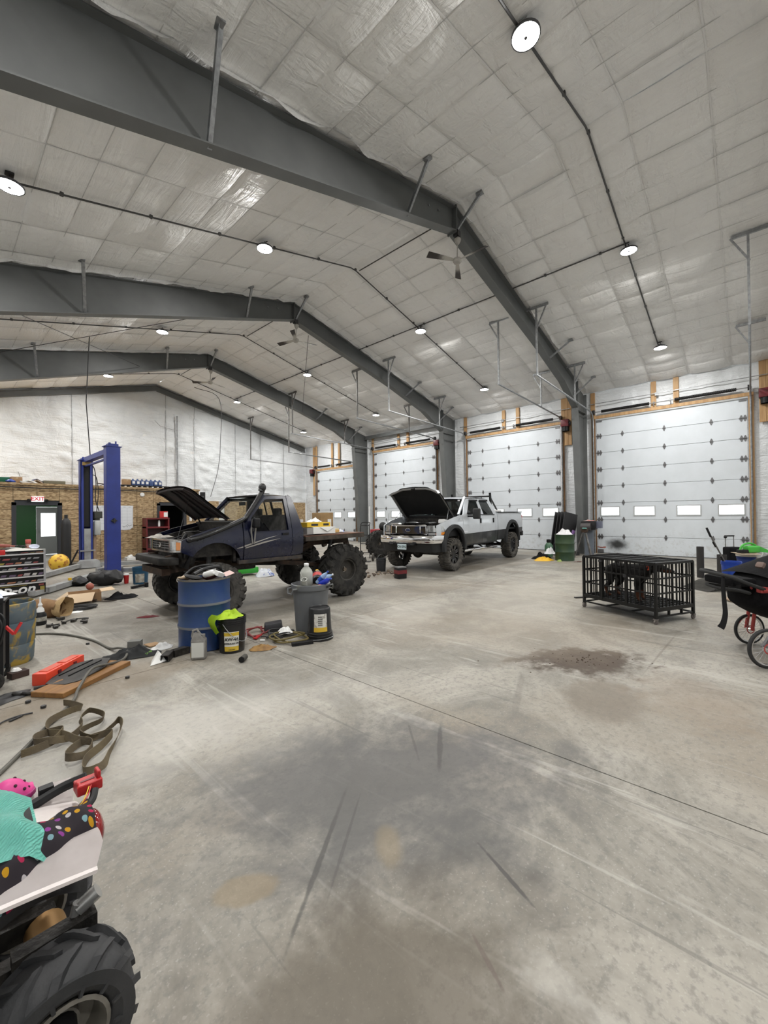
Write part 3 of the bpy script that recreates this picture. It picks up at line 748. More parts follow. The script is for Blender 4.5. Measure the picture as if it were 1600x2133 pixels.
# end wall plywood wainscot to the right of the office
for i in range(8):
    x0 = 8.05+i*1.16; x1 = x0+1.15
    if i in (2,): x1 -= .36
    struct('plywood_sheet', B().bb((x0, YE-.03, 0), (x1, YE+.04, 2.48)), M_osb, we, smooth=0)
one('corner_board', B().bb((16.2, YE-.06, 0), (16.9, YE-.035, 2.4)), M_osb, 'tall strand board sheet standing against the far wall by the corner door', 'board')
# exit sign
E_ = thing('exit_sign', 'white exit sign with red letters above the open office doorway', 'exit sign', (2.455, OY-.02, 2.15))
obj('housing', B().bb((-.17,-.07,0),(.17,0,.20)).bevel(.02), emis('exit_housing', (.88,.85,.85), .4), E_)
obj('lettering', textmesh('EXIT', .18, .002, emis('exit_red', (.62,.012,.035), .12), bold=.003), None, E_, (0,-.073,.105), FACE_Y)
for s_ in (-1, 1): obj('lamp_head', B().cyl((s_*.20,-.03,.06),(s_*.25,-.09,.05),.045,.05,seg=12), M_black, E_)
# wall calendar
Cc = thing('wall_calendar', 'big white dry-erase planning calendar on the strand board wall', 'calendar', (4.06, OY-.016, 1.11))
b = B(); 
def calf(u, v, s_): return Vector((u, (-.004 if s_ == 0 else 0)-.02*max(0, u-1.0)*max(0, .3-v)*4, v))
b.panel([(0,0),(.9,0),(1.0,-.02),(1.2,.0),(1.31,.08),(1.32,.94),(0,.94)], [], calf, cu=(.3,.6,.9,1.1), cv=(.2,.4,.6)); obj('sheet', b, mat('calendar_paper', (.72,.74,.77), .4), Cc)
b = B()
for i in range(8): b.bb((.03+i*.18,-.006,.25),(.034+i*.18,-.004,.86))
for j in range(6): b.bb((.03,-.006,.25+j*.12),(1.29,-.004,.254+j*.12))
for i in range(7): b.bb((.08+i*.18,-.006,.88),(.16+i*.18,-.004,.895))
obj('grid_lines', b, mat('grey_ink', (.30,.32,.36), .6), Cc)
b = B().tube([(.95,-.006,.14),(1.0,-.006,.1),(1.08,-.006,.16),(1.12,-.006,.1)], .006, 4).tube([(1.1,-.006,.2),(1.2,-.006,.14),(1.27,-.006,.18)], .006, 4).tube([(.04,-.006,.12),(.12,-.006,.08),(.2,-.006,.1)], .005, 4)
obj('scribble', b, M_black, Cc)
one('smoke_alarm', B().lathe([(0,-.05),(.06,-.045),(.085,-.02),(.085,0)], 16, Matrix.Rotation(PI/2, 4, 'X').inverted() @ Matrix.Identity(4)), M_white, 'round white alarm on the strand board wall beside the lift', 'alarm', (5.71, OY-.02, 2.5))
one('wall_outlet', B().bb((-.12,-.015,-.06),(.12,0,.06)).bevel(.005), mat('cream_plastic', (.6,.53,.4), .5), 'cream outlet plate on the strand board wall left of the lift', 'outlet', (3.27, OY-.012, 1.02))
one('wall_box', B().bb((-.05,-.07,-.1),(.05,0,.1)).bevel(.01), M_white, 'small white box on the wall right of the dark doorway', 'dispenser', (7.6, OY-.012, 1.5))
one('wall_box', B().bb((-.05,-.07,-.08),(.05,0,.08)).bevel(.01), M_white, 'second small white box by the dark doorway, furthest from it', 'dispenser', (7.78, OY-.012, 1.5))
Sp = thing('loudspeaker', 'black loudspeaker at the corner of the office roof', 'speaker', (8.14, OY-.05, 2.32), rz=-.3)
obj('cabinet', B().box((0,0,.18),(.2,.2,.36)).bevel(.015), M_black, Sp); obj('cone', B().lathe([(.075,0),(.07,-.005),(.02,.02),(0,.015)], 16, Matrix.Translation((0,-.102,.13)) @ Matrix.Rotation(PI/2,4,'X')), M_darksteel, Sp)
# ---- clutter on the office roof
def carton(name, label, loc, d, rz, m=M_card, cat='box', group=None):
    w, l, h = d; t = thing(name, label, cat, loc, rz, group)
    obj('body', B().bb((-w/2,-l/2,0),(w/2,l/2,h)).bevel(.004,1), m, t)
    obj('tape', B().bb((-.025,-l/2-.002,h-.06),(.025,l/2+.002,h+.002)), mat('packing_tape', (.45,.33,.2), .3), t); return t
TZ = 2.80; TY = OY+.25
carton('cardboard_box', 'brown cardboard box among clutter on the office roof above the exit sign', (1.93, TY, TZ), (.28,.3,.20), .1)
one('storage_tub', B().box((0,0,.09),(.5,.35,.18),taper=(1.1,1.1)).bevel(.02), mat('green_plastic', (.01,.12,.06), .4), 'dark green plastic tub on the office roof at the frame edge', 'tub', (1.5, TY+.1, TZ))
one('blue_tarp', B().sph((0,0,.05), .12, 10, 6, (1.1,.9,.5)).jit(.03, 8, 2), M_blue, 'crumpled blue plastic on the office roof beside the cardboard box', 'tarp', (1.78, TY-.15, TZ))
one('metal_strip', B().bar((0,0,.18),(-.06,0,.38),.03,.01), M_greysteel, 'short grey metal strip sticking up from the office roof clutter', 'strip', (2.05, TY, TZ))
one('paper_pile', B().box((0,0,.03),(.28,.2,.05),(.15,.1,.3)).box((.1,-.03,.06),(.2,.16,.04),(-.2,.2,.6)).jit(.01,9), M_paper, 'untidy pile of white papers on the office roof', 'papers', (2.16, TY-.14, TZ))
Bk = thing('open_book', 'large open book lying tented on the office roof', 'book', (2.43, TY, TZ), .2)
obj('cover', B().box((-.09,0,.10),(.22,.3,.012),(0,-.55,0)).box((.10,0,.10),(.22,.3,.012),(0,.55,0)), mat('navy_cover', (.02,.03,.09), .5), Bk); obj('pages', B().box((-.085,0,.075),(.18,.28,.03),(0,-.55,0)).box((.095,0,.075),(.18,.28,.03),(0,.55,0)), mat('tan_pages', (.5,.4,.3), .8), Bk)
one('gear_case', B().box((0,0,.06),(.62,.28,.12)).bevel(.02), mat('khaki_plastic', (.14,.13,.085), .6), 'long khaki hard case on the office roof', 'case', (2.95, TY, TZ))
b = B().bar((-.3,0,.10),(.16,0,.07),.12,.02).bar((-.25,0,0),(-.05,0,.09),.02).bar((.05,0,0),(-.15,0,.09),.02)
one('wooden_trestle', b, M_rust, 'small dark wooden trestle on the office roof behind the lift posts', 'trestle', (4.55, TY, TZ))
carton('cardboard_box', 'brown cardboard box on the office roof at the end of the blue jug row', (5.22, TY, TZ+.09), (.26,.24,.22), .05)
b = B().bb((-.95,-.16,.06),(.85,.16,.085))
for i in range(9): b.cyl((-.85+i*.2,-.1,.0),(-.85+i*.2,-.1,.06),.035,seg=8); b.cyl((-.85+i*.2,.1,.0),(-.85+i*.2,.1,.06),.035,seg=8)
one('low_rack', b, M_darksteel, 'low dark roller rack under the row of blue jugs on the office roof', 'rack', (5.95, TY, TZ))
M_jug = mat('blue_jug_plastic', (.045,.085,.22), .4)
jug_b = mesh(B().box((0,0,.10),(.15,.2,.20)).bevel(.02).lathe([(.06,.19),(.03,.24),(.03,.26),(0,.26)],10), 'body', M_jug)
jug_l = mesh(B().bb((-.045,-.106,.06),(.045,-.10,.16)), 'jug_label', M_paper)
for i in range(7):
    nth = ['first', 'second', 'third', 'middle', 'fifth', 'sixth', 'last'][i]
    j = thing('oil_jug', 'blue plastic jug on the office roof, %s of seven counted from the lift' % nth, 'jug', (5.46+i*.165, TY, TZ+.086), 0, 'blue jugs on the office roof')
    obj('body', jug_b, None, j)
    if i != 4: obj('jug_label', jug_l, None, j)
# ---- two post lift
M_lift = mat('blue_lift_enamel', (.022,.040,.235), .42, col2=(.018,.032,.19), scale=2)
M_liftgrey = mat('grey_lift_carriage', (.30,.31,.31), .5, col2=(.22,.22,.22), scale=4)
LT = thing('two_post_lift', 'blue two-post vehicle lift with overhead crossbeam in front of the office', 'vehicle lift', (3.34, 12.95, 0))
def post(y, sg, h):
    b = B().bb((-.165,-.012,0),(.165,.012,h)).bb((-.165,0,0),(-.15,sg*.26,h)).bb((.15,0,0),(.165,sg*.26,h)).bb((-.165,sg*.245,0),(-.085,sg*.26,h)).bb((.085,sg*.245,0),(.165,sg*.26,h))
    b.xf(Matrix.Translation((0,y,0))); obj('post', b, M_lift, LT)
    obj('base_plate', B().bb((-.3,y-.22,0),(.3,y+.34*sg if sg > 0 else y+.22,.02)), M_greysteel, LT)
    obj('cap_plate', B().bb((-.2,y-.03 if sg > 0 else y-.29,h),(.2,y+.29 if sg > 0 else y+.03,h+.02)).bb((-.12,y-.02,h+.02),(.12,y+sg*.2,h+.08)).cyl((.06,y,h+.02),(.06,y,h+.15),.02,seg=8).cyl((-.06,y+sg*.1,h+.02),(-.06,y+sg*.1,h+.12),.03,seg=8), M_lift, LT)
    return b
post(0, 1, 3.52); post(3.1, -1, 3.42)
obj('crossbeam', B().bb((-.09,.1,3.36),(.09,3.0,3.50)).bb((-.06,.1,3.22),(.02,3.0,3.26)), M_lift, LT)
obj('crossbeam_pad', B().bb((-.12,2.75,3.26),(.1,2.85,3.36)), mat('tan_pad', (.42,.28,.09), .6), LT)
obj('cylinder_cover', B().bb((-.08,2.88,1.3),(.08,3.05,3.3)), M_black, LT)
obj('carriage', B().bb((-.085,2.80,.05),(.085,2.9,1.24)).bb((-.2,2.76,.52),(.2,2.82,.56)), M_liftgrey, LT)
obj('carriage', B().bb((-.085,.2,.05),(.085,.3,1.24)), M_liftgrey, LT)
obj('lock_release', B().cyl((0,-.05,1.5),(0,-.012,1.5),.05,seg=12).box((.0,-.05,1.5),(.14,.03,.03)).box((0,-.06,1.5),(.03,.03,.14)), M_darksteel, LT)
obj('arm_pivot_block', B().hexa([(-.42,2.45,.02),(.32,2.45,.02),(.32,2.8,.02),(-.42,2.8,.02),(-.3,2.5,.24),(.24,2.5,.24),(.2,2.8,.26),(-.2,2.8,.26)]), M_liftgrey, LT)
obj('arm_pivot_block', B().bb((-.3,.3,.02),(.3,.55,.2)), M_liftgrey, LT)
for a, c in (((-.3,2.5,.11),(-1.45,.75,.09)), ((.3,2.5,.11),(1.5,1.9,.09)), ((-.25,.1,.10),(-1.75,-2.0,.08)), ((.3,.3,.1),(1.6,-.9,.08))):
    b = B().bar(a, c, .15, .11); d = (V(*c)-V(*a)).normalized(); e = V(*c)+d*.45; b.bar(V(*c)-d*.2, e, .09, .08)
    b.cyl(e-V(0,0,.02), e+V(0,0,.07), .06, seg=12); obj('lift_arm', b, M_liftgrey, LT)
obj('arm_knob', B().cyl((-1.2,-1.25,.15),(-1.2,-1.25,.2),.035,seg=8), M_yellow, LT)
obj('motor', B().box((.31,2.95,1.68),(.22,.2,.22)).cyl((.28,2.95,1.5),(.28,2.95,1.6),.09,seg=14).bevel(.01,1), mat('olive_motor', (.03,.032,.025), .5), LT)
obj('fluid_tank', B().lathe([(0,0),(.085,0),(.1,.03),(.1,.42),(.085,.45),(0,.45)], 16, Matrix.Translation((.29,2.93,1.03))), mat('grey_tank_plastic', (.42,.43,.42), .4), LT)
obj('hose', B().tube(smoothpts([(.06,3.0,3.38),(.22,2.95,3.2),(.27,2.95,2.7),(.25,2.95,2.2),(.35,2.95,1.8)]), .013, 6).tube(smoothpts([(.17,3.0,3.0),(.28,2.95,2.9),(.33,2.95,2.4),(.28,2.95,1.75)]), .012, 6), M_cable, LT)
obj('side_conduit', B().bb((.18,3.0,0),(.28,3.1,1.0)), mat('tan_strip', (.36,.24,.15), .6), LT)
# drop cord from the roof to the lift
one('drop_cord', B().tube([(3.3, 15.2, 7.2), (3.25, 15.4, 5.2), (3.42, 15.7, 3.45)], .014, 6), M_cable, 'black power cord hanging from the ceiling to the lift crossbeam', 'cord')
one('drop_cord', B().tube(smoothpts([(8.6, 20.1, 7.9), (9.9, 20.2, 7.6), (10.0, 20.3, 5.5), (9.9, 20.4, 4.0), (9.55, 20.5, 2.6)]), .014, 6), M_cable, 'black cord hanging in front of the far white wall', 'cord')
b = B().cyl((8.85, YE-.12, 2.5), (8.85, YE-.12, 7.0), .04, seg=8).tube([(8.85,YE-.12,6.2),(8.0,YE-.1,6.35),(7.75,YE-.1,6.6)], .012, 6)
one('wall_conduit', b, M_steel, 'vertical grey pipe with side cable on the far white wall', 'conduit')
one('gas_cylinder', B().lathe([(0,0),(.13,0),(.14,.05),(.14,1.35),(.12,1.5),(.05,1.58),(.05,1.7),(0,1.7)], 16), mat('charcoal_cylinder', (.022,.022,.023), .5), 'tall black gas cylinder standing beside the far lift post', 'gas cylinder', (3.05, 17.2, 0))
one('black_post', B().bb((-.05,-.05,0),(.05,.05,1.0)).bevel(.01), M_black, 'slim black upright post behind the lift fluid tank', 'post', (3.78, 16.9, 0))
b = B().bar((-.35,0,.06),(.3,0,.06),.12,.1).bar((.15,0,.1),(.35,0,.55),.04).hexa([(-.3,-.12,.02),(.1,-.12,.02),(.1,.12,.02),(-.3,.12,.02),(-.02,-.06,.34),(.08,-.06,.34),(.08,.06,.34),(-.02,.06,.34)])
one('floor_jack', b, M_darksteel, 'low dark floor jack on the ground behind the yellow ball', 'floor jack', (2.85, 16.3, 0))
# dark red bench cabinet and box
Rc = thing('parts_cabinet', 'dark red wooden shelf cabinet against the wall by the dark doorway', 'cabinet', (6.08, 17.85, 0))
obj('side_panel', B().bb((-.43,-.2,0),(-.38,.25,1.5)), M_darkred, Rc); obj('side_panel', B().bb((.38,-.2,0),(.43,.25,1.5)), M_darkred, Rc)
for z in (.3, .75, 1.15, 1.5): obj('shelf', B().bb((-.43,-.22,z),(.43,.25,z+.06)), M_darkred, Rc)
obj('back_panel', B().bb((-.38,.2,0),(.38,.24,1.5)), mat('dark_cherry', (.05,.008,.01), .5), Rc)
one('spray_can', B().lathe([(0,0),(.04,0),(.04,.2),(.02,.23),(.02,.26),(0,.26)], 12), M_white, 'white can standing on the dark red cabinet shelf', 'can', (6.15, 17.75, 1.21))
Rb = thing('supply_box', 'red and white box on top of the dark red cabinet', 'box', (6.33, 17.78, 1.56), -.2)
obj('body', B().bb((-.14,-.09,0),(.14,.09,.26)).bevel(.006,1), M_red, Rb); obj('white_label', B().bb((0,-.094,.03),(.13,-.09,.22)).bb((.135,-.09,.02),(.144,.09,.25)), M_paper, Rb)
# ---- clutter on the floor round the lift
By = thing('yellow_ball', 'big yellow perforated play ball on the floor by the tool chest', 'ball', (2.57, 15.48, 0))
def ballmat():
    m, t, p = newmat('yellow_spotted_rubber'); o = t.new('ShaderNodeTexVoronoi'); t.link(t.coord('Object'), o.inputs['Vector']); o.inputs['Scale'].default_value = 7
    t.link(t.mix(t.ramp(o.outputs['Distance'], .28, .36), (.50,.22,.03), (.80,.50,.05)), p.inputs['Base Color']); p.inputs['Roughness'].default_value = .5; return m
obj('shell', B().sph((0,0,.255), .255, 24, 16), ballmat(), By)
b = B()
for k in range(22):
    a = k*2.399; z = 1-2*(k+.5)/22; r = math.sqrt(1-z*z); c = V(r*math.cos(a), r*math.sin(a), z)
    Mx = Matrix.Translation(V(0,0,.255)+c*.256) @ c.to_track_quat('Z','Y').to_matrix().to_4x4()
    b.lathe([(0,.003),(.03,.003),(.032,-.004)], 10, Mx)
obj('dimples', b, mat('ochre_dimple', (.42,.17,.03), .6), By)
one('white_bundle', B().sph((0,0,.15), .22, 14, 8, (1.2,.8,.7)).jit(.05, 5, 4), mat('white_cloth', (.62,.65,.7), .8), 'white bundle lying in the open office doorway', 'bundle', (2.25, 17.0, 0))
one('black_bag', B().sph((0,0,.16), .26, 18, 10, (1.5,.8,.72), lambda p: p).sph((-.55,-.1,.09), .16, 12, 8, (1.5,.8,.6)).jit(.07, 6, 3), mat('black_bag_plastic', (.012,.012,.013), .45, spec=.3, bump=.3, bscale=25), 'crumpled black garbage bag at the foot of the near lift post', 'garbage bag', (2.75, 11.3, 0), -.84)
Cu = thing('paper_cup', 'red and white paper cup beside the black bag', 'cup', (3.3, 10.95, 0))
obj('cup_body', B().lathe([(0,0),(.045,0),(.06,.2),(.05,.2)], 14), M_red, Cu); obj('lid', B().lathe([(.062,.2),(.062,.22),(.05,.235),(0,.235)], 14), M_white, Cu)
def pail(name, label, loc, r, h, m, rz=0, lab=None, handle=True, cat='bucket', ribs=3, lid=None):
    t = thing(name, label, cat, loc, rz)
    pr = [(0,.0),(r*.88,0),(r*.9,.01),(r*.985,h*.78)]
    for i in range(ribs):
        z = h*(.80+.06*i); pr += [(r*.99,z),(r*1.05,z+.004),(r*1.05,z+.012),(r*.99,z+.016)]
    pr += [(r,h-.01),(r*1.04,h-.008),(r*1.04,h),(r*.96,h),(r*.95,h-.02),(r*.84,.02),(0,.02)]
    obj('body', B().lathe(pr, 28), m, t)
    if lab:
        a0, a1, z0, z1, lm = lab
        obj('paper_label', B().grid(12, 4, lambda u, v: ((r*(.885+.1*(z0+(z1-z0)*v)/.78)+.004)*math.cos(a0+(a1-a0)*u), (r*(.885+.1*(z0+(z1-z0)*v)/.78)+.004)*math.sin(a0+(a1-a0)*u), h*(z0+(z1-z0)*v))), lm, t)
    if handle: obj('bail_handle', B().tube([(r*1.06*math.cos(a), r*1.06*math.sin(a), h*.86-(.55*h)*math.sin(a-handle)) for a in [handle+PI*i/14 for i in range(15)]], .004, 6), M_steel, t)
    return t
M_teal = mat('teal_blue_plastic', (.008,.06,.12), .4)
M_oldlabel = mat('worn_paper_label', (.42,.41,.36), .8, col2=(.22,.2,.17), scale=14)
pail('plastic_bucket', 'dark blue plastic bucket with worn label beside the near lift post', (3.34, 10.84, 0.0), .17, .40, M_teal, 0, (3.7, 4.9, .12, .62, M_oldlabel), False)
bpy.data.objects['paper_cup'].location = (3.13, 11.16, 0)
one('red_ball', B().sph((0,0,.075), .075, 14, 10), mat('faded_red_rubber', (.33,.09,.06), .6), 'small faded red ball beside the lift arm', 'ball', (2.33, 10.8, 0))
def openbox():
    t = thing('open_carton', 'open tan cardboard carton with spread flaps on the floor before the lift', 'box', (1.95, 9.45, 0), -.15)
    w, l, h = .50, .40, .17
    b = B().bb((-w/2,-l/2,0),(w/2,l/2,.006)).bb((-w/2,-l/2,0),(-w/2+.006,l/2,h)).bb((w/2-.006,-l/2,0),(w/2,l/2,h)).bb((-w/2,-l/2,0),(w/2,-l/2+.006,h)).bb((-w/2,l/2-.006,0),(w/2,l/2,h))
    obj('body', b, M_card, t); mc = mat('light_cardboard', (.56,.42,.28), .85)
    for p0, p1, p2, p3 in (((-w/2,-l/2,h),(w/2-.1,-l/2,h),(w/2-.16,-l/2-.22,.05),(-w/2-.05,-l/2-.22,.04)), ((w/2,-l/2,h),(w/2,l/2,h),(w/2+.2,l/2,h+.02),(w/2+.22,-l/2,h+.01)), ((-w/2,-l/2,h),(-w/2,l/2,h),(-w/2-.18,l/2-.05,.05),(-w/2-.2,-l/2,.03))):
        b = B(); d = V(0,0,.006); b.hexa([p0,p1,p2,p3]+[V(*q)+d for q in (p0,p1,p2,p3)]); obj('flap', b, mc, t)
openbox()
def rag(name, label, loc, rx, ry, h, m, seed, rz=0, cat='cloth', n=26, rough=1.0, th=.012):
    """crumpled cloth lying on something"""
    b = B()
    def fn(u, v):
        a = 2*PI*u; r = v; k = 1+.28*noise.noise(Vector((math.cos(a)*1.6, math.sin(a)*1.6, seed)))
        x = rx*r*k*math.cos(a); y = ry*r*k*math.sin(a)
        q = noise.noise(Vector((x*7/max(rx,.1)*.3+seed, y*7/max(ry,.1)*.3, seed*2))); q2 = noise.noise(Vector((x*26*rough, y*26*rough, seed)))
        z = h*(1-r**1.7)*(.62+.7*q)+h*.28*q2*(1-r*.6)
        return (x, y, max(.004, z+.004))
    b.grid(n, 9, fn, cu=True)
    return one(name, b, m, label, cat, loc, rz, smooth=1.0)
M_blackcloth = mat('black_cloth', (.008,.008,.009), .95, spec=.15)
rag('black_rag', 'black cloth crumpled on the floor between the lift and the blue pickup', (2.5, 9.2, 0), .30, .18, .12, M_blackcloth, 3)
rag('red_rag', 'flat dark red rag on the floor before the blue pickup', (2.28, 7.1, 0), .17, .07, .025, mat('maroon_cloth', (.13,.015,.02), .9), 5, -.6)
b = B().tube(smoothpts([(.22*math.cos(a)+.012*k, .16*math.sin(a)+.008*k, .015+.012*k) for k in range(3) for a in [i*PI/6 for i in range(12)]], 3), .013, 6)
one('rubber_belt', b, M_cable, 'coiled black rubber belt on the floor by the carton', 'belt', (1.72, 8.65, 0), -.4)
b = B().tube(smoothpts([(-.2,0,.02),(-.1,.02,.02),(.1,-.03,.02),(.22,.03,.03)]), .01, 6).box((-.17,.03,.03),(.05,.05,.05))
one('pipe_fitting', b, M_rust, 'thin bent pipe with fitting on the floor near the black rag', 'pipe', (2.15, 9.0, 0), -.75)
Pb = thing('paper_sack', 'crumpled brown paper sack lying by the tool chest', 'bag', (1.22, 8.4, 0), -.75)
obj('sack_body', B().grid(22, 8, lambda u, v: ((.22*(v-.5)*2), (.16*(1-.35*abs(v-.5)))*math.cos(2*PI*u), .14+(.145*(1-.3*abs(v-.55)))*math.sin(2*PI*u)), cu=True).jit(.035, 7, 2), mat('kraft_paper', (.24,.135,.06), .85, col2=(.17,.09,.04), scale=5, bump=.3, bscale=12), Pb)
obj('sack_mouth', B().grid(22, 4, lambda u, v: (.17+.15*v, (.13+.04*v)*math.cos(2*PI*u), .14+(.12+.045*v)*math.sin(2*PI*u)), cu=True).jit(.03, 9, 5), mat('kraft_inside', (.40,.27,.13), .85, bump=.2), Pb)
Sb = thing('spray_bottle', 'black detergent bottle with white nozzle standing before the paper sack', 'bottle', (1.08, 7.85, 0))
obj('body', B().lathe([(0,0),(.07,0),(.075,.02),(.075,.15),(.05,.19),(0,.19)], 16), M_black, Sb); obj('nozzle', B().lathe([(.05,.19),(.045,.23),(.02,.27),(.03,.29),(.012,.33),(.012,.4),(0,.41)], 12), M_white, Sb)
obj('bottle_label', B().lathe([(.0765,.06),(.0765,.12)], 16), M_oldlabel, Sb)
# ================================================================ WHEELS
RX90 = Matrix.Rotation(PI/2, 4, 'X')
def tire_mesh(R, w, rr, n, lug, m, name='tire', bias=.22, side=True):
    b = B(); h = w/2; Rb = R-lug
    prof = [(rr,-h*.72),(rr+.02,-h*.86),(rr+(Rb-rr)*.45,-h*1.0),(rr+(Rb-rr)*.8,-h*.98),(Rb-.015,-h*.86),(Rb,-h*.6),(Rb+.004,0),(Rb,h*.6),(Rb-.015,h*.86),(rr+(Rb-rr)*.8,h*.98),(rr+(Rb-rr)*.45,h),(rr+.02,h*.86),(rr,h*.72)]
    b.lathe(prof, 40, RX90, closed=True)
    def P(th, y, r): return Vector((r*math.cos(th), y, r*math.sin(th)))
    dth = 2*PI/n
    for k in range(n):
        for s_ in (-1, 1):
            t0 = k*dth+(dth/2 if s_ > 0 else 0); ww = dth*.30
            for (ya, yb, ta, tb) in ((.04, .50, 0, bias*dth), (.54, .98, bias*dth*1.2, bias*dth*1.9)):
                q = []
                for r_ in (Rb-.012, R):
                    for yy, tt in ((ya, ta), (yb, tb)):
                        drop = (.0 if yy < .9 else lug*.55) if r_ == R else (0 if yy < .9 else .02)
                        e = 1.0 if r_ < R else .88
                        for sg in (-1, 1): q.append(P(t0+tt+sg*ww*e, s_*yy*h, r_-drop))
                # q: inner(ya-,ya+,yb-,yb+) outer(...)
                b.hexa([q[0], q[1], q[3], q[2], q[4], q[5], q[7], q[6]])
            if side and k % 1 == 0:
                tt = t0+bias*dth*1.9
                b.hexa([P(tt-ww*.8, s_*h*.9, Rb-.03), P(tt+ww*.8, s_*h*.9, Rb-.03), P(tt+ww*.8, s_*h*.95, Rb-.10), P(tt-ww*.8, s_*h*.95, Rb-.10),
                        P(tt-ww*.7, s_*h*1.03, R-lug*.8), P(tt+ww*.7, s_*h*1.03, R-lug*.8), P(tt+ww*.6, s_*h*1.05, Rb-.09), P(tt-ww*.6, s_*h*1.05, Rb-.09)])
    return mesh(b, name, m, .5)
def spoke_rim(r, w, out=-1):
    """eight spoke black wheel, outer side at y = out"""
    b = B(); o = out*w*.30
    b.lathe([(r,-w*.36),(r*.93,-w*.36),(r*.88,-w*.1),(r*.88,w*.2),(r*.93,w*.36),(r,w*.36),(r*.97,0)], 32, RX90, closed=True)
    for k in range(8):
        a = k*PI/4; d = V(math.cos(a),0,math.sin(a)); t = V(-math.sin(a),0,math.cos(a))
        q = []
        for rad, wd, y0, y1 in ((r*.2, .035, o*.55, o*.85), (r*.94, .028, o*.75, o*1.1)):
            for y in (y0, y1):
                for sg in (-1, 1): q.append(d*rad+t*wd*sg+V(0,y,0))
        b.hexa([q[0],q[1],q[3],q[2],q[4],q[5],q[7],q[6]])
    b.lathe([(0,o*.9),(r*.22,o*.9),(r*.28,o*.6),(r*.28,o*.2),(0,o*.2)], 20, Matrix.Rotation(-PI/2,4,'X'))
    return mesh(b, 'rim', M_gloss)
M_gloss = mat('gloss_black_wheel', (.008,.008,.009), .3, spec=.4)
M_mill = mat('milled_spoke_edge', (.55,.55,.56), .3, .9)
def spoke_edges(r, w, out=-1):
    b = B(); o = out*w*.30
    for k in range(8):
        a = k*PI/4; d = V(math.cos(a),0,math.sin(a)); t = V(-math.sin(a),0,math.cos(a))
        for sg in (-1, 1): b.bar(d*r*.45+t*.031*sg+V(0,o*.97,0), d*r*.93+t*.028*sg+V(0,o*1.11,0), .006, .006)
    return mesh(b, 'spoke_edge', M_mill)
M_steelrim = mat('dusty_black_steel_rim', (.035,.033,.03), .55, .3, col2=(.06,.055,.048), scale=8)
def steel_rim(r, w, out=-1):
    b = B(); s_ = -out
    pr = [(r,-w*.38),(r*.94,-w*.40),(r*.90,-w*.30),(r*.84,-w*.05),(r*.80,w*.02),(r*.62,-w*.02),(r*.42,w*.02),(r*.25,w*.02),(r*.25,w*.1),(r*.84,w*.12),(r*.9,w*.36),(r,w*.38)]
    b.lathe([(a, c*s_*-1 if False else c*s_) for a, c in pr], 32, RX90 if True else None, closed=True)
    return mesh(b, 'rim', M_steelrim)
# RX90 maps local z to -y: profile z = -w*.38 * s_ ... outer face at y = out
def rim_holes(r, w, out=-1):
    b = B()
    for k in range(8):
        a = k*PI/4; c = V(math.cos(a)*r*.52, out*w*.035, math.sin(a)*r*.52); b.cyl(c, c+V(0,out*.012,0), r*.085, seg=10)
    return mesh(b, 'rim_hole', M_black)
def hub_mesh(r, w, out=-1):
    b = B().cyl((0,out*w*-.02,0),(0,out*w*.16,0), r*.22, r*.18, seg=14)
    for k in range(6):
        a = k*PI/3; c = V(math.cos(a)*r*.33, out*w*-.02, math.sin(a)*r*.33); b.cyl(c, c+V(0,out*.04,0), .012, seg=6)
    return mesh(b, 'hub', mat('worn_hub', (.16,.13,.10), .5, .5))
def wheel(par, loc, tm, rim, extras, ry=0, rz=0):
    t = obj('wheel', tm, None, par, loc, (0, ry, rz))
    obj('rim', rim, None, t)
    for nm, e in extras: obj(nm, e, None, t)
    return t
# ================================================================ shared car helpers
def sheet(par, name, outer, holes, yfun, m, cv=(), cu=(), th=.03, sides=(-1, 1)):
    for s_ in sides:
        b = B().panel(outer, holes, lambda u, v, k: Vector((u, s_*(yfun(u, v)-(th if k else 0)), v)), cu, cv)
        obj(name, b, m, par, smooth=.5)
def arcpts(cx, cz, r, a0, a1, n=14): return [(cx+r*math.cos(math.radians(a0+(a1-a0)*i/n)), cz+r*math.sin(math.radians(a0+(a1-a0)*i/n))) for i in range(n+1)]
def flare(par, cx, cz, r0, r1, a0, a1, yin, yout, m, name='fender_flare', sides=(-1, 1)):
    for s_ in sides:
        b = B(); n = 18
        def fn(u, v):
            a = math.radians(a0+(a1-a0)*u); q = [(r1, yin), (r1*.985, yout*.99), (r0*1.03, yout), (r0, yout-.02), (r0, yin)]
            i = min(3, int(v*4)); f = v*4-i; r = q[i][0]*(1-f)+q[i+1][0]*f; y = q[i][1]*(1-f)+q[i+1][1]*f
            return (cx+r*math.cos(a), s_*y, cz+r*math.sin(a))
        b.grid(n, 8, fn); obj(name, b, m, par, smooth=.9)
def glass_panel(par, name, pts3, m):
    b = B(); b.face([b.bm.verts.new(Vector(p)) for p in pts3]); 
    r = bmesh.ops.solidify(b.bm, geom=b.bm.faces[:], thickness=.004); obj(name, b, m, par, smooth=0)
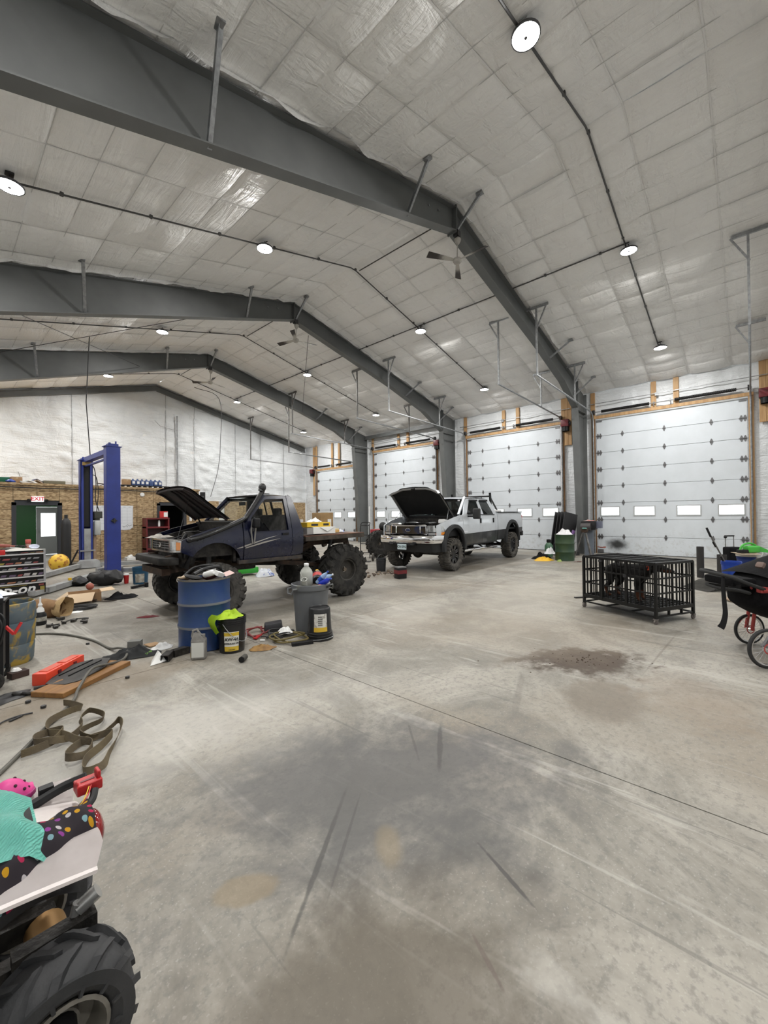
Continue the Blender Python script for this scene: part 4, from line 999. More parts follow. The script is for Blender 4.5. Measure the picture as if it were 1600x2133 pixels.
# ================================================================ SILVER PICKUP
def silver_paint():
    m, t, p = newmat('silver_two_tone_paint'); sp = t.new('ShaderNodeSeparateXYZ'); c = t.new('ShaderNodeTexCoord'); t.link(c.outputs['Object'], sp.inputs[0])
    z = t.math('SUBTRACT', sp.outputs[2], t.math('MULTIPLY', sp.outputs[0], .015)); f = t.math('GREATER_THAN', z, .985)
    cc = t.mix(f, (.035,.036,.038), (.60,.635,.675)); d = t.ramp(t.noise(c.outputs['Object'], 3, 5), .45, .75)
    t.link(t.mix(t.math('MULTIPLY', d, .15), cc, (.30,.29,.27)), p.inputs['Base Color'])
    p.inputs['Metallic'].default_value = .12; p.inputs['Roughness'].default_value = .36; p.inputs['Coat Weight'].default_value = .6; p.inputs['Coat Roughness'].default_value = .08
    return m
M_silver = silver_paint()
M_carglass = glassm('dark_car_glass', (.30,.33,.33), .10)
M_clear = glassm('clear_car_glass', (.80,.86,.86), .06)
M_inter = mat('dark_car_interior', (.02,.02,.022), .8)
M_flare = mat('black_flare_plastic', (.022,.023,.024), .55, spec=.35)
M_amber = mat('amber_lens', (.75,.24,.015), .15, coat=.6)
M_lamp_clear = mat('headlamp_reflector', (.72,.74,.74), .12, .7, col2=(.45,.46,.46), scale=14, coat=.8)
T1 = thing('silver_pickup', 'lifted silver crew cab pickup with raised hood and black off-road wheels', 'truck', (9.5, 7.1, 0), math.radians(3.5))
FA, RA, AZ = .12, 4.40, .455
def hw(u, v):
    if v > 1.54: return .985-(v-1.54)*.44
    y = 1.0-.03*((v-1.12)/.42)**2
    if u < .2: y -= .10*((.2-u)/.85)**2
    return y
cvs = (.8,.95,1.1,1.25,1.4,1.54,1.7,1.85,2.0)
arF = arcpts(FA, .66, .53, 0, 180); arR = arcpts(RA-.06, .70, .56, 0, 180)
# front fender
sheet(T1, 'front_fender', [(.66,.70),(.66,1.545),(.52,1.53),(.2,1.485),(-.2,1.40),(-.5,1.31),(-.63,1.27),(-.63,.99)]+[p for p in arcpts(FA,.66,.53,142,0)], [], hw, M_silver, cvs, (-.4,-.1,.2,.45))
# doors
d1 = [(.67,.68),(1.93,.68),(1.95,1.54),(1.99,2.045),(1.30,2.035),(1.10,1.95),(.70,1.56),(.67,1.54)]
w1 = [(.93,1.575),(1.86,1.55),(1.90,1.975),(1.40,1.97)]
sheet(T1, 'front_door', d1, [w1], hw, M_silver, cvs, (1.3,))
d2 = [(1.94,.68),(2.86,.68),(2.90,.95),(2.93,1.54),(2.83,1.9),(2.72,2.045),(2.0,2.045),(1.96,1.54)]
w2 = [(2.04,1.55),(2.80,1.56),(2.66,1.99),(2.07,1.985)]
sheet(T1, 'rear_door', d2, [w2], hw, M_silver, cvs, (2.4,))
sheet(T1, 'cab_corner', [(2.87,.68),(3.08,.68),(3.10,1.50),(3.02,1.75),(2.90,2.06),(2.73,2.05),(2.84,1.9),(2.94,1.54),(2.91,.95)], [], hw, M_silver, cvs)
for s_ in (-1, 1):
    for nm, w in (('front_window', w1), ('rear_window', w2)):
        obj(nm, B().panel(w, [], lambda u, v, k: Vector((u, s_*(hw(u, v)-.012-(.004 if k else 0)), v)), (), (1.75,)), M_carglass, T1, smooth=0)
    obj('rocker', B().bb((.66, s_*.93-.03, .64), (3.08, s_*.93+.03, .72)), M_flare, T1)
# roof
def roof(u, v):
    x = 1.15+u*1.78; y = (v-.5)*2*(.765); k = abs(v-.5)*2
    z = 2.06+.055*math.sin(PI*min(1, .12+u*.8))-.035*k**3-.02*(u > .98)
    if u < .06: z -= (.06-u)*.6
    return (x, y, z)
obj('roof', B().grid(14, 12, roof), M_silver, T1, smooth=.9)
obj('headliner', B().bb((1.25,-.72,2.0),(2.85,.72,2.02)), M_inter, T1)
# pillars around the windshield
for s_ in (-1, 1):
    obj('windshield_pillar', B().bar((.62, s_*.86, 1.55), (1.22, s_*.745, 2.07), .06, .06), M_silver, T1)
glass_panel(T1, 'windshield', [(.66,-.83,1.55),(.66,.83,1.55),(1.22,.71,2.06),(1.22,-.71,2.06)], M_carglass)
glass_panel(T1, 'rear_glass', [(3.06,-.72,1.58),(3.06,.72,1.58),(2.93,.66,2.0),(2.93,-.66,2.0)], M_carglass)
obj('cab_back', B().hexa([(3.03,-.95,.7),(3.09,-.95,.7),(3.09,.95,.7),(3.03,.95,.7),(3.03,-.93,1.57),(3.1,-.93,1.57),(3.1,.93,1.57),(3.03,.93,1.57)]), M_silver, T1)
obj('mirror_sticker', B().box((1.10,-.62,1.98),(.01,.07,.035)), M_white, T1)
# interior
obj('dashboard', B().bb((.7,-.8,1.15),(1.0,.8,1.50)).bevel(.03), M_inter, T1)
obj('steering_wheel', B().tube([(1.18+.1*math.cos(a)*.4, -.42+.19*math.sin(a), 1.42+.17*math.cos(a)) for a in [i*PI/8 for i in range(16)]], .014, 6, True), M_black, T1)
for y in (-.42, .42):
    obj('seat', B().box((1.6,y,1.1),(.5,.5,.2)).box((1.85,y,1.45),(.14,.48,.62),(0,.2,0)).box((1.93,y,1.83),(.1,.26,.18)).bevel(.03), M_inter, T1)
obj('seat', B().box((2.5,0,1.1),(.5,1.4,.2)).box((2.78,0,1.42),(.14,1.4,.6),(0,.15,0)).bevel(.03), M_inter, T1)
obj('cab_floor', B().bb((.6,-.92,.68),(3.05,.92,.74)), M_inter, T1)
# engine bay
obj('firewall', B().bb((.52,-.9,.8),(.58,.9,1.5)), M_grease, T1)
obj('cowl', B().bb((.48,-.88,1.47),(.72,.88,1.53)), M_black, T1)
obj('engine', B().bb((-.35,-.38,.8),(.5,.38,1.18)).cyl((-.3,-.2,1.22),(.45,-.2,1.22),.10,seg=12).cyl((-.3,.2,1.22),(.45,.2,1.22),.10,seg=12).box((.05,0,1.27),(.3,.25,.12)).bevel(.01,1), M_grease, T1)
obj('intake_pipe', B().tube(smoothpts([(-.35,-.15,1.24),(-.15,-.3,1.31),(.1,-.4,1.33),(.2,-.3,1.30)]), .035, 10), mat('bare_aluminium', (.55,.56,.57), .3, .9), T1)
obj('intake_pipe', B().tube(smoothpts([(-.4,.3,1.24),(-.2,.34,1.32),(.0,.25,1.34),(.1,.1,1.3)]), .035, 10), MATS['bare_aluminium'], T1)
obj('coolant_tank', B().box((.1,-.72,1.35),(.5,.2,.12),(0,.1,.1)).bevel(.03), M_white, T1)
obj('battery', B().bb((-.45,-.75,1.05),(-.2,-.5,1.27)), M_black, T1); obj('battery', B().bb((-.45,.5,1.05),(-.2,.75,1.27)), M_black, T1)
obj('inner_fender', B().bb((-.55,-.9,.95),(.55,-.84,1.26)), M_black, T1); obj('inner_fender', B().bb((-.55,.84,.95),(.55,.9,1.26)), M_black, T1)
obj('radiator_support', B().bb((-.62,-.85,1.2),(-.45,.85,1.28)).bevel(.01,1), M_black, T1)
obj('hood_strut', B().cyl((.05,-.8,1.35),(.2,-.78,1.72),.008,seg=6), M_steel, T1); obj('hood_strut', B().cyl((-.25,.85,1.36),(.22,.82,1.75),.008,seg=6), M_steel, T1)
obj('hood_strut', B().cyl((-.5,.86,1.32),(-.42,.86,1.62),.006,seg=6), M_steel, T1)
# raised hood (hinged at the cowl); local s along hood, w across
def hoodpt(s_, w, off=0.0, side=0):
    a = math.radians(41.5); nose = .10*(1-min(1, abs(w)/.62)**4) if s_ > .9 else 0
    L = 1.14*s_+nose*(s_-.9)/.1*.9; crown = .085*(1-(abs(w)/.9)**2)+.03*math.exp(-((abs(w)-.5)/.15)**2)-.10*max(0, s_-.93)/.07*(1-.35*(1-abs(w)/.9))
    sidecurl = -.10*max(0, abs(w)-.78)/.12
    hgt = crown+sidecurl-off
    w2 = w*(1.0-.05*s_)
    # hood plane: up the slope; its outer face looks up and back
    return Vector((.50-L*math.cos(a)+hgt*math.sin(a), w2, 1.52+L*math.sin(a)+hgt*math.cos(a)))
b = B().grid(16, 18, lambda u, v: hoodpt(u, (v-.5)*1.8))
obj('hood', b, M_silver, T1, smooth=.9)
hd = bpy.data.objects[-1] if False else None
b = B().grid(16, 18, lambda u, v: hoodpt(.02+u*.96, (v-.5)*1.74, .025))
obj('hood_underside', b, mat('hood_liner', (.010,.010,.011), .85, bump=.2, bscale=15), T1, smooth=.9)
b = B()
for w in (-.84, .84): b.tube([hoodpt(.03+.95*i/8, w, .045) for i in range(9)], .022, 6)
b.tube([hoodpt(.97, (i/12-.5)*1.66, .05) for i in range(13)], .03, 6)
obj('hood_frame', b, mat('hood_frame_grey', (.16,.155,.15), .5), T1)
obj('hood_latch', B().box(hoodpt(.985, 0, .07), (.06,.10,.05), (0,-.7,0)), M_black, T1)
# nose
M_grille = mat('grille_mesh', (.085,.06,.03), .3, .5, col2=(.025,.045,.14), scale=2.0, lo=.45, hi=.58)
obj('grille_surround', B().panel([(-.60,1.0),(.60,1.0),(.62,1.05),(.62,1.26),(.55,1.30),(-.55,1.30),(-.62,1.26),(-.62,1.05)], [[(-.38,1.045),(.38,1.045),(.38,1.245),(-.38,1.245)],[(-.575,1.045),(-.42,1.045),(-.42,1.245),(-.565,1.245)],[(.42,1.045),(.575,1.045),(.565,1.245),(.42,1.245)]], lambda u, v, k: Vector((-.70+.10*u*u+(.09 if k else 0), u, v))).bevel(.006,1), M_chrome, T1)
obj('grille_insert', B().grid(16, 4, lambda u, v: (-.665+.10*((u-.5)*1.16)**2, (u-.5)*1.16, 1.04+.21*v)), M_grille, T1)
b = B()
for i in range(44): y = -.57+i*.0265; b.bar((-.668+.1*y*y, y, 1.045), (-.668+.1*y*y, y, 1.245), .006, .006)
o = obj('grille_bars', b, M_darksteel, T1); o['kind'] = 'stuff'
ob_ = obj('oval_emblem', B().lathe([(0,.012),(.06,.010),(.075,0)], 20, Matrix.Translation((-.685,0,1.145)) @ Matrix.Rotation(-PI/2,4,'Y') @ Matrix.Diagonal((.55,1.1,1,1))), mat('navy_emblem', (.012,.018,.06), .25, coat=.5), T1)
obj('emblem_ring', B().tube([(-.685, .085*math.cos(a), 1.145+.043*math.sin(a)) for a in [i*PI/12 for i in range(24)]], .005, 5, True), M_chrome, T1)
obj('header_chrome', B().grid(20, 4, lambda u, v: (-.70+.10*((u-.5)*1.3)**2+.14*v, (u-.5)*1.3, 1.30+.035*math.sin(v*PI*.7))), M_chrome, T1)
for s_ in (-1, 1):
    def HL(u, v, k, s_=s_): # u 0 at grille .. 1 at side
        y = .64+.33*u; x = -.655+.10*u**2+.16*max(0, u-.72)/.28; return Vector((x+(.08 if k else 0), s_*y, v))
    obj('headlamp', B().panel([(0,1.09),(1,1.10),(.97,1.22),(.85,1.265),(0,1.27)], [], HL, (.25,.5,.75,.88)), M_lamp_clear, T1, smooth=.9)
    obj('parking_lamp', B().panel([(0,1.01),(.62,1.015),(.62,1.08),(0,1.075)], [], HL, (.25,.5)), mat('clear_marker_lens', (.55,.56,.56), .15, .5, coat=.5), T1, smooth=.9)
    obj('turn_signal', B().panel([(.64,1.015),(1,1.02),(1,1.09),(.64,1.08)], [], HL, (.75,.88)), M_amber, T1, smooth=.9)
# bumper
def bump(u, v, k=0):
    y = (u-.5)*2; x = -.92+.16*abs(y)**2.2+.32*max(0, abs(y)-.86)/.14; return x, y*1.0
def bprof(z0, z1, bulge, yw=1.0):
    def fn(u, v):
        x, y = bump(u, v); return (x-bulge*math.sin(PI*v)*.6, y*yw, z0+(z1-z0)*v)
    return fn
obj('front_bumper', B().grid(40, 8, bprof(.80,1.0,.05)).grid(40, 2, lambda u, v: (bump(u,v)[0]+.14*v, bump(u,v)[1], 1.0)), M_chrome, T1, smooth=.9)
obj('bumper_valance', B().grid(40, 6, lambda u, v: (bump(u,v)[0]+.03+.09*(1-v), bump(u,v)[1]*.97, .56+.26*v)), M_flare, T1, smooth=.9)
obj('bumper_slot', B().bb((-.93,-.40,.74),(-.86,.52,.80)), M_black, T1)
for y in (-.32, .36): obj('tow_hook', B().tube([(-.88,y-.05,.77),(-.97,y-.05,.77),(-.97,y+.05,.77),(-.88,y+.05,.77)], .014, 6), M_darksteel, T1)
Pl = obj('license_plate', B().box((-.955,.02,.70),(.012,.30,.15)).bevel(.004,1), mat('pale_blue_plate', (.55,.66,.70), .5), T1)
obj('plate_characters', textmesh('CN·5FG', .085, .001, mat('plate_ink', (.03,.06,.05), .6), bold=.002), None, Pl, (-.963,.02,.70), FACE_X)
# flares, steps, mirrors, handles
flare(T1, FA, .66, .52, .635, -8, 188, .96, 1.06, M_flare); flare(T1, RA-.06, .70, .55, .665, -10, 190, .96, 1.06, M_flare)
for s_ in (-1, 1):
    obj('side_step', B().tube([(.80,s_*.95,.50),(.9,s_*1.02,.52),(2.9,s_*1.02,.52),(3.0,s_*.95,.50)], .042, 10), M_chrome, T1)
    b = B()
    for x in (1.05, 2.0, 2.85): b.bar((x,s_*.7,.66),(x,s_*1.0,.52),.05,.03)
    obj('step_bracket', b, M_black, T1)
    for x in (1.22, 2.05): obj('step_pad', B().bb((x,s_*1.02-.045,.555),(x+.42,s_*1.02+.045,.565)), M_black, T1)
    obj('mirror_arm', B().bar((.98,s_*.95,1.58),(.98,s_*1.22,1.60),.03,.05).bar((.98,s_*.95,1.50),(.98,s_*1.22,1.50),.03,.05), M_black, T1)
    obj('side_mirror', B().box((.98,s_*1.26,1.575),(.15,.20,.31)).bevel(.045,3), M_flare, T1)
    for x in (1.79, 2.74): obj('door_handle', B().box((x,s_*1.005,1.36),(.07,.025,.15)).bevel(.008), M_black, T1)
    obj('mud_flap', B().box((.72,s_*.84,.56),(.02,.30,.48)), M_black, T1); obj('mud_flap', B().box((5.02,s_*.84,.60),(.02,.30,.5)), M_black, T1)
    obj('fender_badge', B().box((.47,s_*.995,1.40),(.24,.012,.035)).box((.4,s_*.995,1.425),(.06,.012,.03)), M_chrome, T1)
    obj('door_badge', B().box((.80,s_*1.0,1.05),(.22,.01,.02)), M_chrome, T1)
    obj('window_visor', B().bar((1.36,s_*.822,1.985),(1.92,s_*.818,1.99),.02,.05).bar((2.07,s_*.818,1.99),(2.68,s_*.815,2.0),.02,.05), M_black, T1)
    obj('belt_trim', B().bar((.95,s_*.992,1.555),(2.85,s_*.99,1.545),.012,.02), M_black, T1)
# bed
def hwb(u, v): return 1.0-.03*((v-1.15)/.45)**2
bed = [(3.13,.72),(3.13,1.615),(5.34,1.60),(5.36,1.3),(5.36,.90),(5.0,.86)]+arcpts(RA-.06,.70,.56,16,180)+[(3.78,.72)]
sheet(T1, 'bed_side', bed, [], hwb, M_silver, (.8,.95,1.1,1.25,1.4,1.5), (3.5,4.0,4.7,5.1), .05)
obj('tailgate', B().bb((5.30,-.97,.92),(5.37,.97,1.60)).bevel(.015), M_silver, T1)
obj('bed_floor', B().bb((3.13,-.95,1.02),(5.32,.95,1.08)), M_black, T1); obj('bed_front', B().bb((3.13,-.95,1.05),(3.18,.95,1.60)), M_silver, T1)
for s_ in (-1, 1): obj('bed_rail_cap', B().bb((3.13,s_*.95-.06,1.605),(5.34,s_*.95+.06,1.635)), M_black, T1)
obj('bed_toolbox', B().bb((3.22,-.9,1.5),(3.65,.2,1.70)).bevel(.02), M_white, T1)
obj('tail_lamp', B().bb((5.33,-.99,1.05),(5.385,-.82,1.5)), M_red, T1); obj('tail_lamp', B().bb((5.33,.82,1.05),(5.385,.99,1.5)), M_red, T1)
obj('rear_bumper', B().bb((5.34,-.98,.74),(5.52,.98,.92)).bevel(.03), M_flare, T1)
# headache rack
b = B()
for y in (-.72, .72): b.bar((3.2,y,1.62),(3.12,y,2.28),.06,.06).bar((3.14,y,2.12),(3.75,y,1.64),.04,.04)
b.bar((3.13,-.74,2.16),(3.13,.74,2.16),.05,.05).bar((3.16,-.74,1.8),(3.16,.74,1.8),.04,.04)
for y in (-.4,-.2,0,.2,.4): b.bar((3.16,y,1.8),(3.13,y,2.16),.02,.02)
obj('headache_rack', b, M_blackpaint, T1)
# chassis
obj('chassis_rail', B().bb((-.7,-.5,.62),(5.2,-.42,.76)), M_grease, T1); obj('chassis_rail', B().bb((-.7,.42,.62),(5.2,.5,.76)), M_grease, T1)
for x in (FA, RA): obj('axle', B().cyl((x,-.8,AZ),(x,.8,AZ),.05,seg=10).sph((x,-.12 if x == RA else .22,AZ),.16,12,8), M_grease, T1)
obj('leaf_spring', B().tube(smoothpts([(3.7,-.55,.66),(4.4,-.55,.5),(5.1,-.55,.66)]), .03, 6), M_grease, T1)
b = B()
for y in (-.5, .5): b.cyl((FA+.05,y,AZ),(FA+.05,y,1.15),.06,seg=10).bar((FA+.1,y,AZ),(1.4,y,.62),.06,.06)
obj('suspension', b, M_grease, T1)
obj('exhaust', B().tube(smoothpts([(.5,.3,.6),(2.5,.35,.55),(4.0,.4,.62),(5.3,.6,.6)]), .045, 8).cyl((2.9,.35,.55),(3.6,.37,.57),.09,seg=12), M_steel, T1)
TM1 = tire_mesh(.455, .315, .26, 30, .020, M_dustrubber)
R1, E1 = spoke_rim(.262, .30, -1), spoke_edges(.262, .30, -1)
for x in (FA, RA):
    wheel(T1, (x,-.88,AZ), TM1, R1, [('spoke_edge', E1)], ry=.3)
    w_ = wheel(T1, (x,.88,AZ), TM1, R1, [('spoke_edge', E1)], ry=.8, rz=PI)
for x, s_ in ((FA,-1),(FA,1),(RA,-1),(RA,1)): obj('wheel_well', B().grid(14, 1, lambda u, v: (x+.50*math.cos(PI*u), s_*(.55+.38*v), .7+.56*math.sin(PI*u))), M_black, T1)
# ================================================================ DARK BLUE PICKUP
def blue_paint():
    m, t, p = newmat('dark_blue_worn_paint'); c = t.new('ShaderNodeTexCoord'); sp = t.new('ShaderNodeSeparateXYZ'); t.link(c.outputs['Object'], sp.inputs[0])
    n = t.noise(c.outputs['Object'], 4, 6, .7); n2 = t.noise(c.outputs['Object'], 11, 6, .75)
    lowm = t.new('ShaderNodeMapRange'); t.link(sp.outputs[2], lowm.inputs[0]); lowm.inputs[1].default_value = 1.35; lowm.inputs[2].default_value = .85
    d = t.math('MULTIPLY', t.math('ADD', t.math('MULTIPLY', lowm.outputs[0], .55), .25), t.ramp(n, .35, .7))
    cc = t.mix(d, (.004,.006,.027), (.016,.0155,.018)); cc = t.mix(t.math('MULTIPLY', t.ramp(n2, .60, .68), lowm.outputs[0]), cc, (.075,.062,.047))
    t.link(cc, p.inputs['Base Color']); t.link(t.math('ADD', t.math('MULTIPLY', d, .4), .18), p.inputs['Roughness'])
    p.inputs['Coat Weight'].default_value = .25; p.inputs['Coat Roughness'].default_value = .15; return m
M_bluep = blue_paint()
T2 = thing('blue_pickup', 'dark blue lifted single cab pickup with open hood, snorkel and rusty flat bed', 'truck', (2.78, 6.95, 0), math.radians(-3))
FB, RB, BZ = .20, 2.72, .505; FZ = .43
def hb(u, v):
    if v > 1.31: y = .825-(v-1.31)*.24
    else: y = .84-.05*((v-1.12)/.3)**2
    if u < .1: y -= .05*((.1-u)/.4)**2
    return y
cvb = (.95,1.05,1.15,1.25,1.31,1.45,1.6,1.75,1.9)
fen = [(.63,.83),(.63,1.48),(.45,1.455),(.1,1.375),(-.15,1.29),(-.29,1.225),(-.30,1.05),(-.16,.98)]+arcpts(.20,.76,.41,150,8)
sheet(T2, 'front_fender', fen, [], hb, M_bluep, cvb, (-.15,.1,.3,.5), .025)
dr = [(.645,.85),(1.50,.86),(1.54,1.0),(1.54,1.45),(1.50,1.93),(1.08,1.915),(.98,1.85),(.66,1.50),(.645,1.48)]
dw = [(.78,1.32),(1.475,1.325),(1.47,1.5),(1.445,1.875),(1.10,1.86),(1.03,1.80),(.80,1.54)]
sheet(T2, 'door', dr, [dw], hb, M_bluep, cvb, (.9,1.2), .05)
cabc = [(1.51,.86),(1.76,.90),(1.775,1.3),(1.73,1.5),(1.62,1.90),(1.55,1.955),(1.51,1.93),(1.55,1.45),(1.55,1.0)]
sheet(T2, 'cab_corner', cabc, [], hb, M_bluep, cvb, (), .03)
for s_ in (-1, 1):
    obj('rocker', B().box((1.15,s_*.80,.835),(1.2,.06,.06)), mat('rust_rocker', (.06,.045,.035), .8, col2=(.02,.02,.02), scale=8), T2)
    obj('door_stripe', B().panel([(.645,1.075),(1.05,1.19),(1.25,1.235),(1.1,1.215),(.645,1.10)], [], lambda u, v, k: Vector((u, s_*(hb(u, v)+.003-(.003 if k else 0)), v)), (.85,)), mat('silver_stripe', (.35,.33,.30), .4, .3), T2, smooth=0)
    obj('door_stripe', B().panel([(.66,1.05),(.9,1.10),(1.3,1.185),(1.0,1.15),(.66,1.065)], [], lambda u, v, k: Vector((u, s_*(hb(u, v)+.003-(.003 if k else 0)), v)), (.85,)), MATS['silver_stripe'], T2, smooth=0)
    obj('fender_stripe', B().panel([(.52,1.055),(.625,1.068),(.625,1.09),(.52,1.06)], [], lambda u, v, k: Vector((u, s_*(hb(u, v)+.003-(.003 if k else 0)), v))), MATS['silver_stripe'], T2, smooth=0)
    obj('windshield_pillar', B().bar((.66,s_*.775,1.48),(1.06,s_*.68,1.935),.05,.06), M_bluep, T2)
    obj('side_mirror', B().box((.80,s_*.92,1.46),(.10,.15,.16)).bevel(.03,3), M_black, T2)
    b = B().tube([(.76,s_*.90,1.52),(.75,s_*.86,1.35),(.78,s_*.845,1.12)], .014, 6).tube([(.84,s_*.90,1.5),(.83,s_*.87,1.4),(.81,s_*.845,1.12)], .014, 6)
    obj('mirror_bracket', b, mat('dull_metal', (.35,.34,.33), .4, .8), T2)
    obj('door_handle', B().box((1.40,s_*.845,1.26),(.12,.02,.035)), M_black, T2)
    # rear quarter window and glass frame
def roofb(u, v):
    x = 1.0+u*.58; k = abs(v-.5)*2; y = (v-.5)*2*.675
    return (x, y, 1.925+.045*math.sin(PI*(.15+u*.7))-.03*k**3)
obj('roof', B().grid(10, 10, roofb), M_bluep, T2, smooth=.9)
obj('headliner', B().bb((1.06,-.62,1.88),(1.52,.62,1.90)), M_inter, T2)
obj('roof_vent', B().bb((1.38,-.1,1.96),(1.52,.1,2.0)).bevel(.015), M_black, T2)
glass_panel(T2, 'windshield', [(.66,-.745,1.49),(.66,.745,1.49),(1.05,.65,1.92),(1.05,-.65,1.92)], M_clear)
obj('windshield_seal', B().bar((.655,-.76,1.49),(.655,.76,1.49),.03,.03).bar((1.05,-.66,1.93),(1.05,.66,1.93),.03,.03), M_black, T2)
obj('cab_back', B().panel([(-.80,.88),(.80,.88),(.81,1.35),(.64,1.93),(-.64,1.93),(-.81,1.35)], [[(-.60,1.42),(.60,1.42),(.52,1.84),(-.52,1.84)]], lambda u, v, k: Vector((1.74-(.16*max(0, v-1.35)/.58)-(.03 if k else 0), u, v)), (), (1.35,1.6)), M_bluep, T2)
glass_panel(T2, 'rear_glass', [(1.72,-.60,1.42),(1.72,.60,1.42),(1.60,.52,1.84),(1.60,-.52,1.84)], M_clear)
obj('rear_glass_bar', B().bar((1.72,.02,1.42),(1.60,.02,1.84),.03,.03).bar((1.72,.3,1.42),(1.60,.27,1.84),.02,.02), M_black, T2)
obj('rear_view_mirror', B().box((1.02,.0,1.80),(.03,.20,.06)), M_black, T2)
obj('cab_floor', B().bb((.55,-.78,.86),(1.74,.78,.90)), M_inter, T2)
obj('dashboard', B().bb((.66,-.74,1.15),(.88,.74,1.40)).bevel(.03), M_inter, T2)
obj('steering_wheel', B().tube([(.98+.06*math.cos(a), -.36+.18*math.sin(a), 1.38+.17*math.cos(a)) for a in [i*PI/8 for i in range(16)]], .014, 6, True), M_black, T2)
M_seat = mat('grey_seat_cloth', (.10,.095,.09), .9, col2=(.06,.058,.055), scale=10)
obj('seat', B().box((1.25,0,1.08),(.42,1.35,.16)).box((1.50,0,1.34),(.13,1.35,.5),(0,.2,0)).bevel(.04,3), M_seat, T2)
obj('headrest', B().box((1.52,-.36,1.64),(.08,.24,.15)).bevel(.03), M_seat, T2); obj('headrest', B().box((1.52,.36,1.64),(.08,.24,.15)).bevel(.03), M_seat, T2)
o = rag('dark_jackets', 'heap of dark jackets on the seat of the blue pickup', (0,0,0), .30, .34, .34, M_blackcloth, 8)
o.location = T2.matrix_basis @ V(1.26, -.25, 1.17)
# engine bay
obj('firewall', B().bb((.50,-.75,.85),(.54,.75,1.47)), M_grease, T2); obj('cowl', B().bb((.48,-.76,1.44),(.68,.76,1.485)), M_black, T2)
for s_ in (-1, 1): obj('inner_fender', B().hexa([(-.22,s_*.70,.95),(.5,s_*.70,.95),(.5,s_*.64,.95),(-.22,s_*.64,.95),(-.22,s_*.74,1.22),(.5,s_*.74,1.40),(.5,s_*.68,1.40),(-.22,s_*.68,1.22)]), M_grease, T2)
obj('engine', B().bb((-.05,-.25,.85),(.48,.22,1.2)).cyl((.0,.0,1.22),(.42,0,1.22),.11,seg=12).box((.15,-.35,1.18),(.3,.16,.14)).cyl((.3,.42,1.2),(.3,.42,1.32),.13,seg=14).bevel(.01,1), M_grease, T2)
obj('engine_hoses', B().tube(smoothpts([(-.15,-.3,1.15),(.0,-.1,1.27),(.2,.2,1.3),(.4,.3,1.28)]), .025, 8).tube(smoothpts([(-.15,.2,1.18),(.1,.3,1.26),(.3,.1,1.33)]), .018, 8).tube(smoothpts([(.0,-.5,1.2),(.2,-.45,1.32),(.45,-.2,1.38)]), .016, 8), M_cable, T2)
obj('battery', B().bb((-.15,.4,1.0),(.08,.62,1.2)), M_black, T2); obj('washer_tank', B().bb((-.12,-.64,1.02),(.06,-.45,1.2)).bevel(.02), mat('yellowed_plastic', (.35,.30,.2), .5), T2)
obj('radiator_support', B().bb((-.28,-.70,1.16),(-.18,.70,1.22)).bb((-.24,-.62,.82),(-.20,.62,1.18)), M_grease, T2)
def hoodb(s_, w, off=0.0):
    a = math.radians(38); L = .86*s_; crown = .05*(1-(abs(w)/.75)**2)-.035*max(0, s_-.9)/.1-off
    return Vector((.48-L*math.cos(a)+crown*math.sin(a), w*(1-.04*s_), 1.52+L*math.sin(a)+crown*math.cos(a)))
obj('hood', B().grid(12, 14, lambda u, v: hoodb(u, (v-.5)*1.44)), M_bluep, T2, smooth=.9)
M_hoodin = mat('dusty_maroon_hood_inside', (.028,.017,.017), .75, col2=(.012,.011,.012), scale=6)
obj('hood_underside', B().grid(12, 14, lambda u, v: hoodb(.01+u*.98, (v-.5)*1.42, .015)), M_hoodin, T2, smooth=.9)
b = B()
for w in (-.66, .66): b.tube([hoodb(.03+.95*i/6, w, .04) for i in range(7)], .02, 6)
b.tube([hoodb(.95, (i/8-.5)*1.3, .04) for i in range(9)], .022, 6)
for w in (-.33, 0, .33): b.tube([hoodb(.05+.9*i/6, w*(1-.5*i/6), .035) for i in range(7)], .016, 6)
obj('hood_ribs', b, M_hoodin, T2)
obj('hood_prop_rod', B().cyl((-.2,-.30,1.2),hoodb(.62,-.05,.03),.004,seg=6), M_darksteel, T2); obj('hood_hinge', B().bar((.45,.45,1.44),(.40,.45,1.56),.03,.02), M_grease, T2)
# nose
M_oldchrome = mat('worn_chrome', (.62,.61,.59), .18, .95, col2=(.42,.40,.37), scale=9)
def NF(u, v, k): return Vector((-.36+.07*abs(u/.76)**3+(.05 if k else 0), u, v))
obj('grille_surround', B().panel([(-.74,1.05),(-.45,1.035),(.45,1.035),(.74,1.05),(.76,1.215),(.45,1.23),(-.45,1.23),(-.76,1.215)], [[(-.40,1.06),(.40,1.06),(.40,1.205),(-.40,1.205)],[(-.73,1.075),(-.44,1.06),(-.44,1.205),(-.745,1.195)],[(.44,1.06),(.73,1.075),(.745,1.195),(.44,1.205)]], NF, (-.6,-.2,.2,.6)), M_oldchrome, T2)
b = B()
for z in (1.095, 1.132, 1.168): b.bb((-.345,-.40,z-.006),(-.33,.40,z+.006))
for y in (-.2, .2): b.bb((-.345,y-.006,1.06),(-.33,y+.006,1.205))
obj('grille_bars', b, mat('grey_grille_plastic', (.13,.13,.13), .5), T2); obj('grille_backing', B().bb((-.325,-.41,1.05),(-.315,.41,1.21)), M_black, T2)
obj('round_emblem', B().tube([(-.352, .045*math.cos(a), 1.132+.035*math.sin(a)) for a in [i*PI/8 for i in range(16)]], .007, 6, True).tube([(-.352, .02*math.cos(a), 1.132+.035*math.sin(a)) for a in [i*PI/8 for i in range(16)]], .005, 5, True), M_oldchrome, T2)
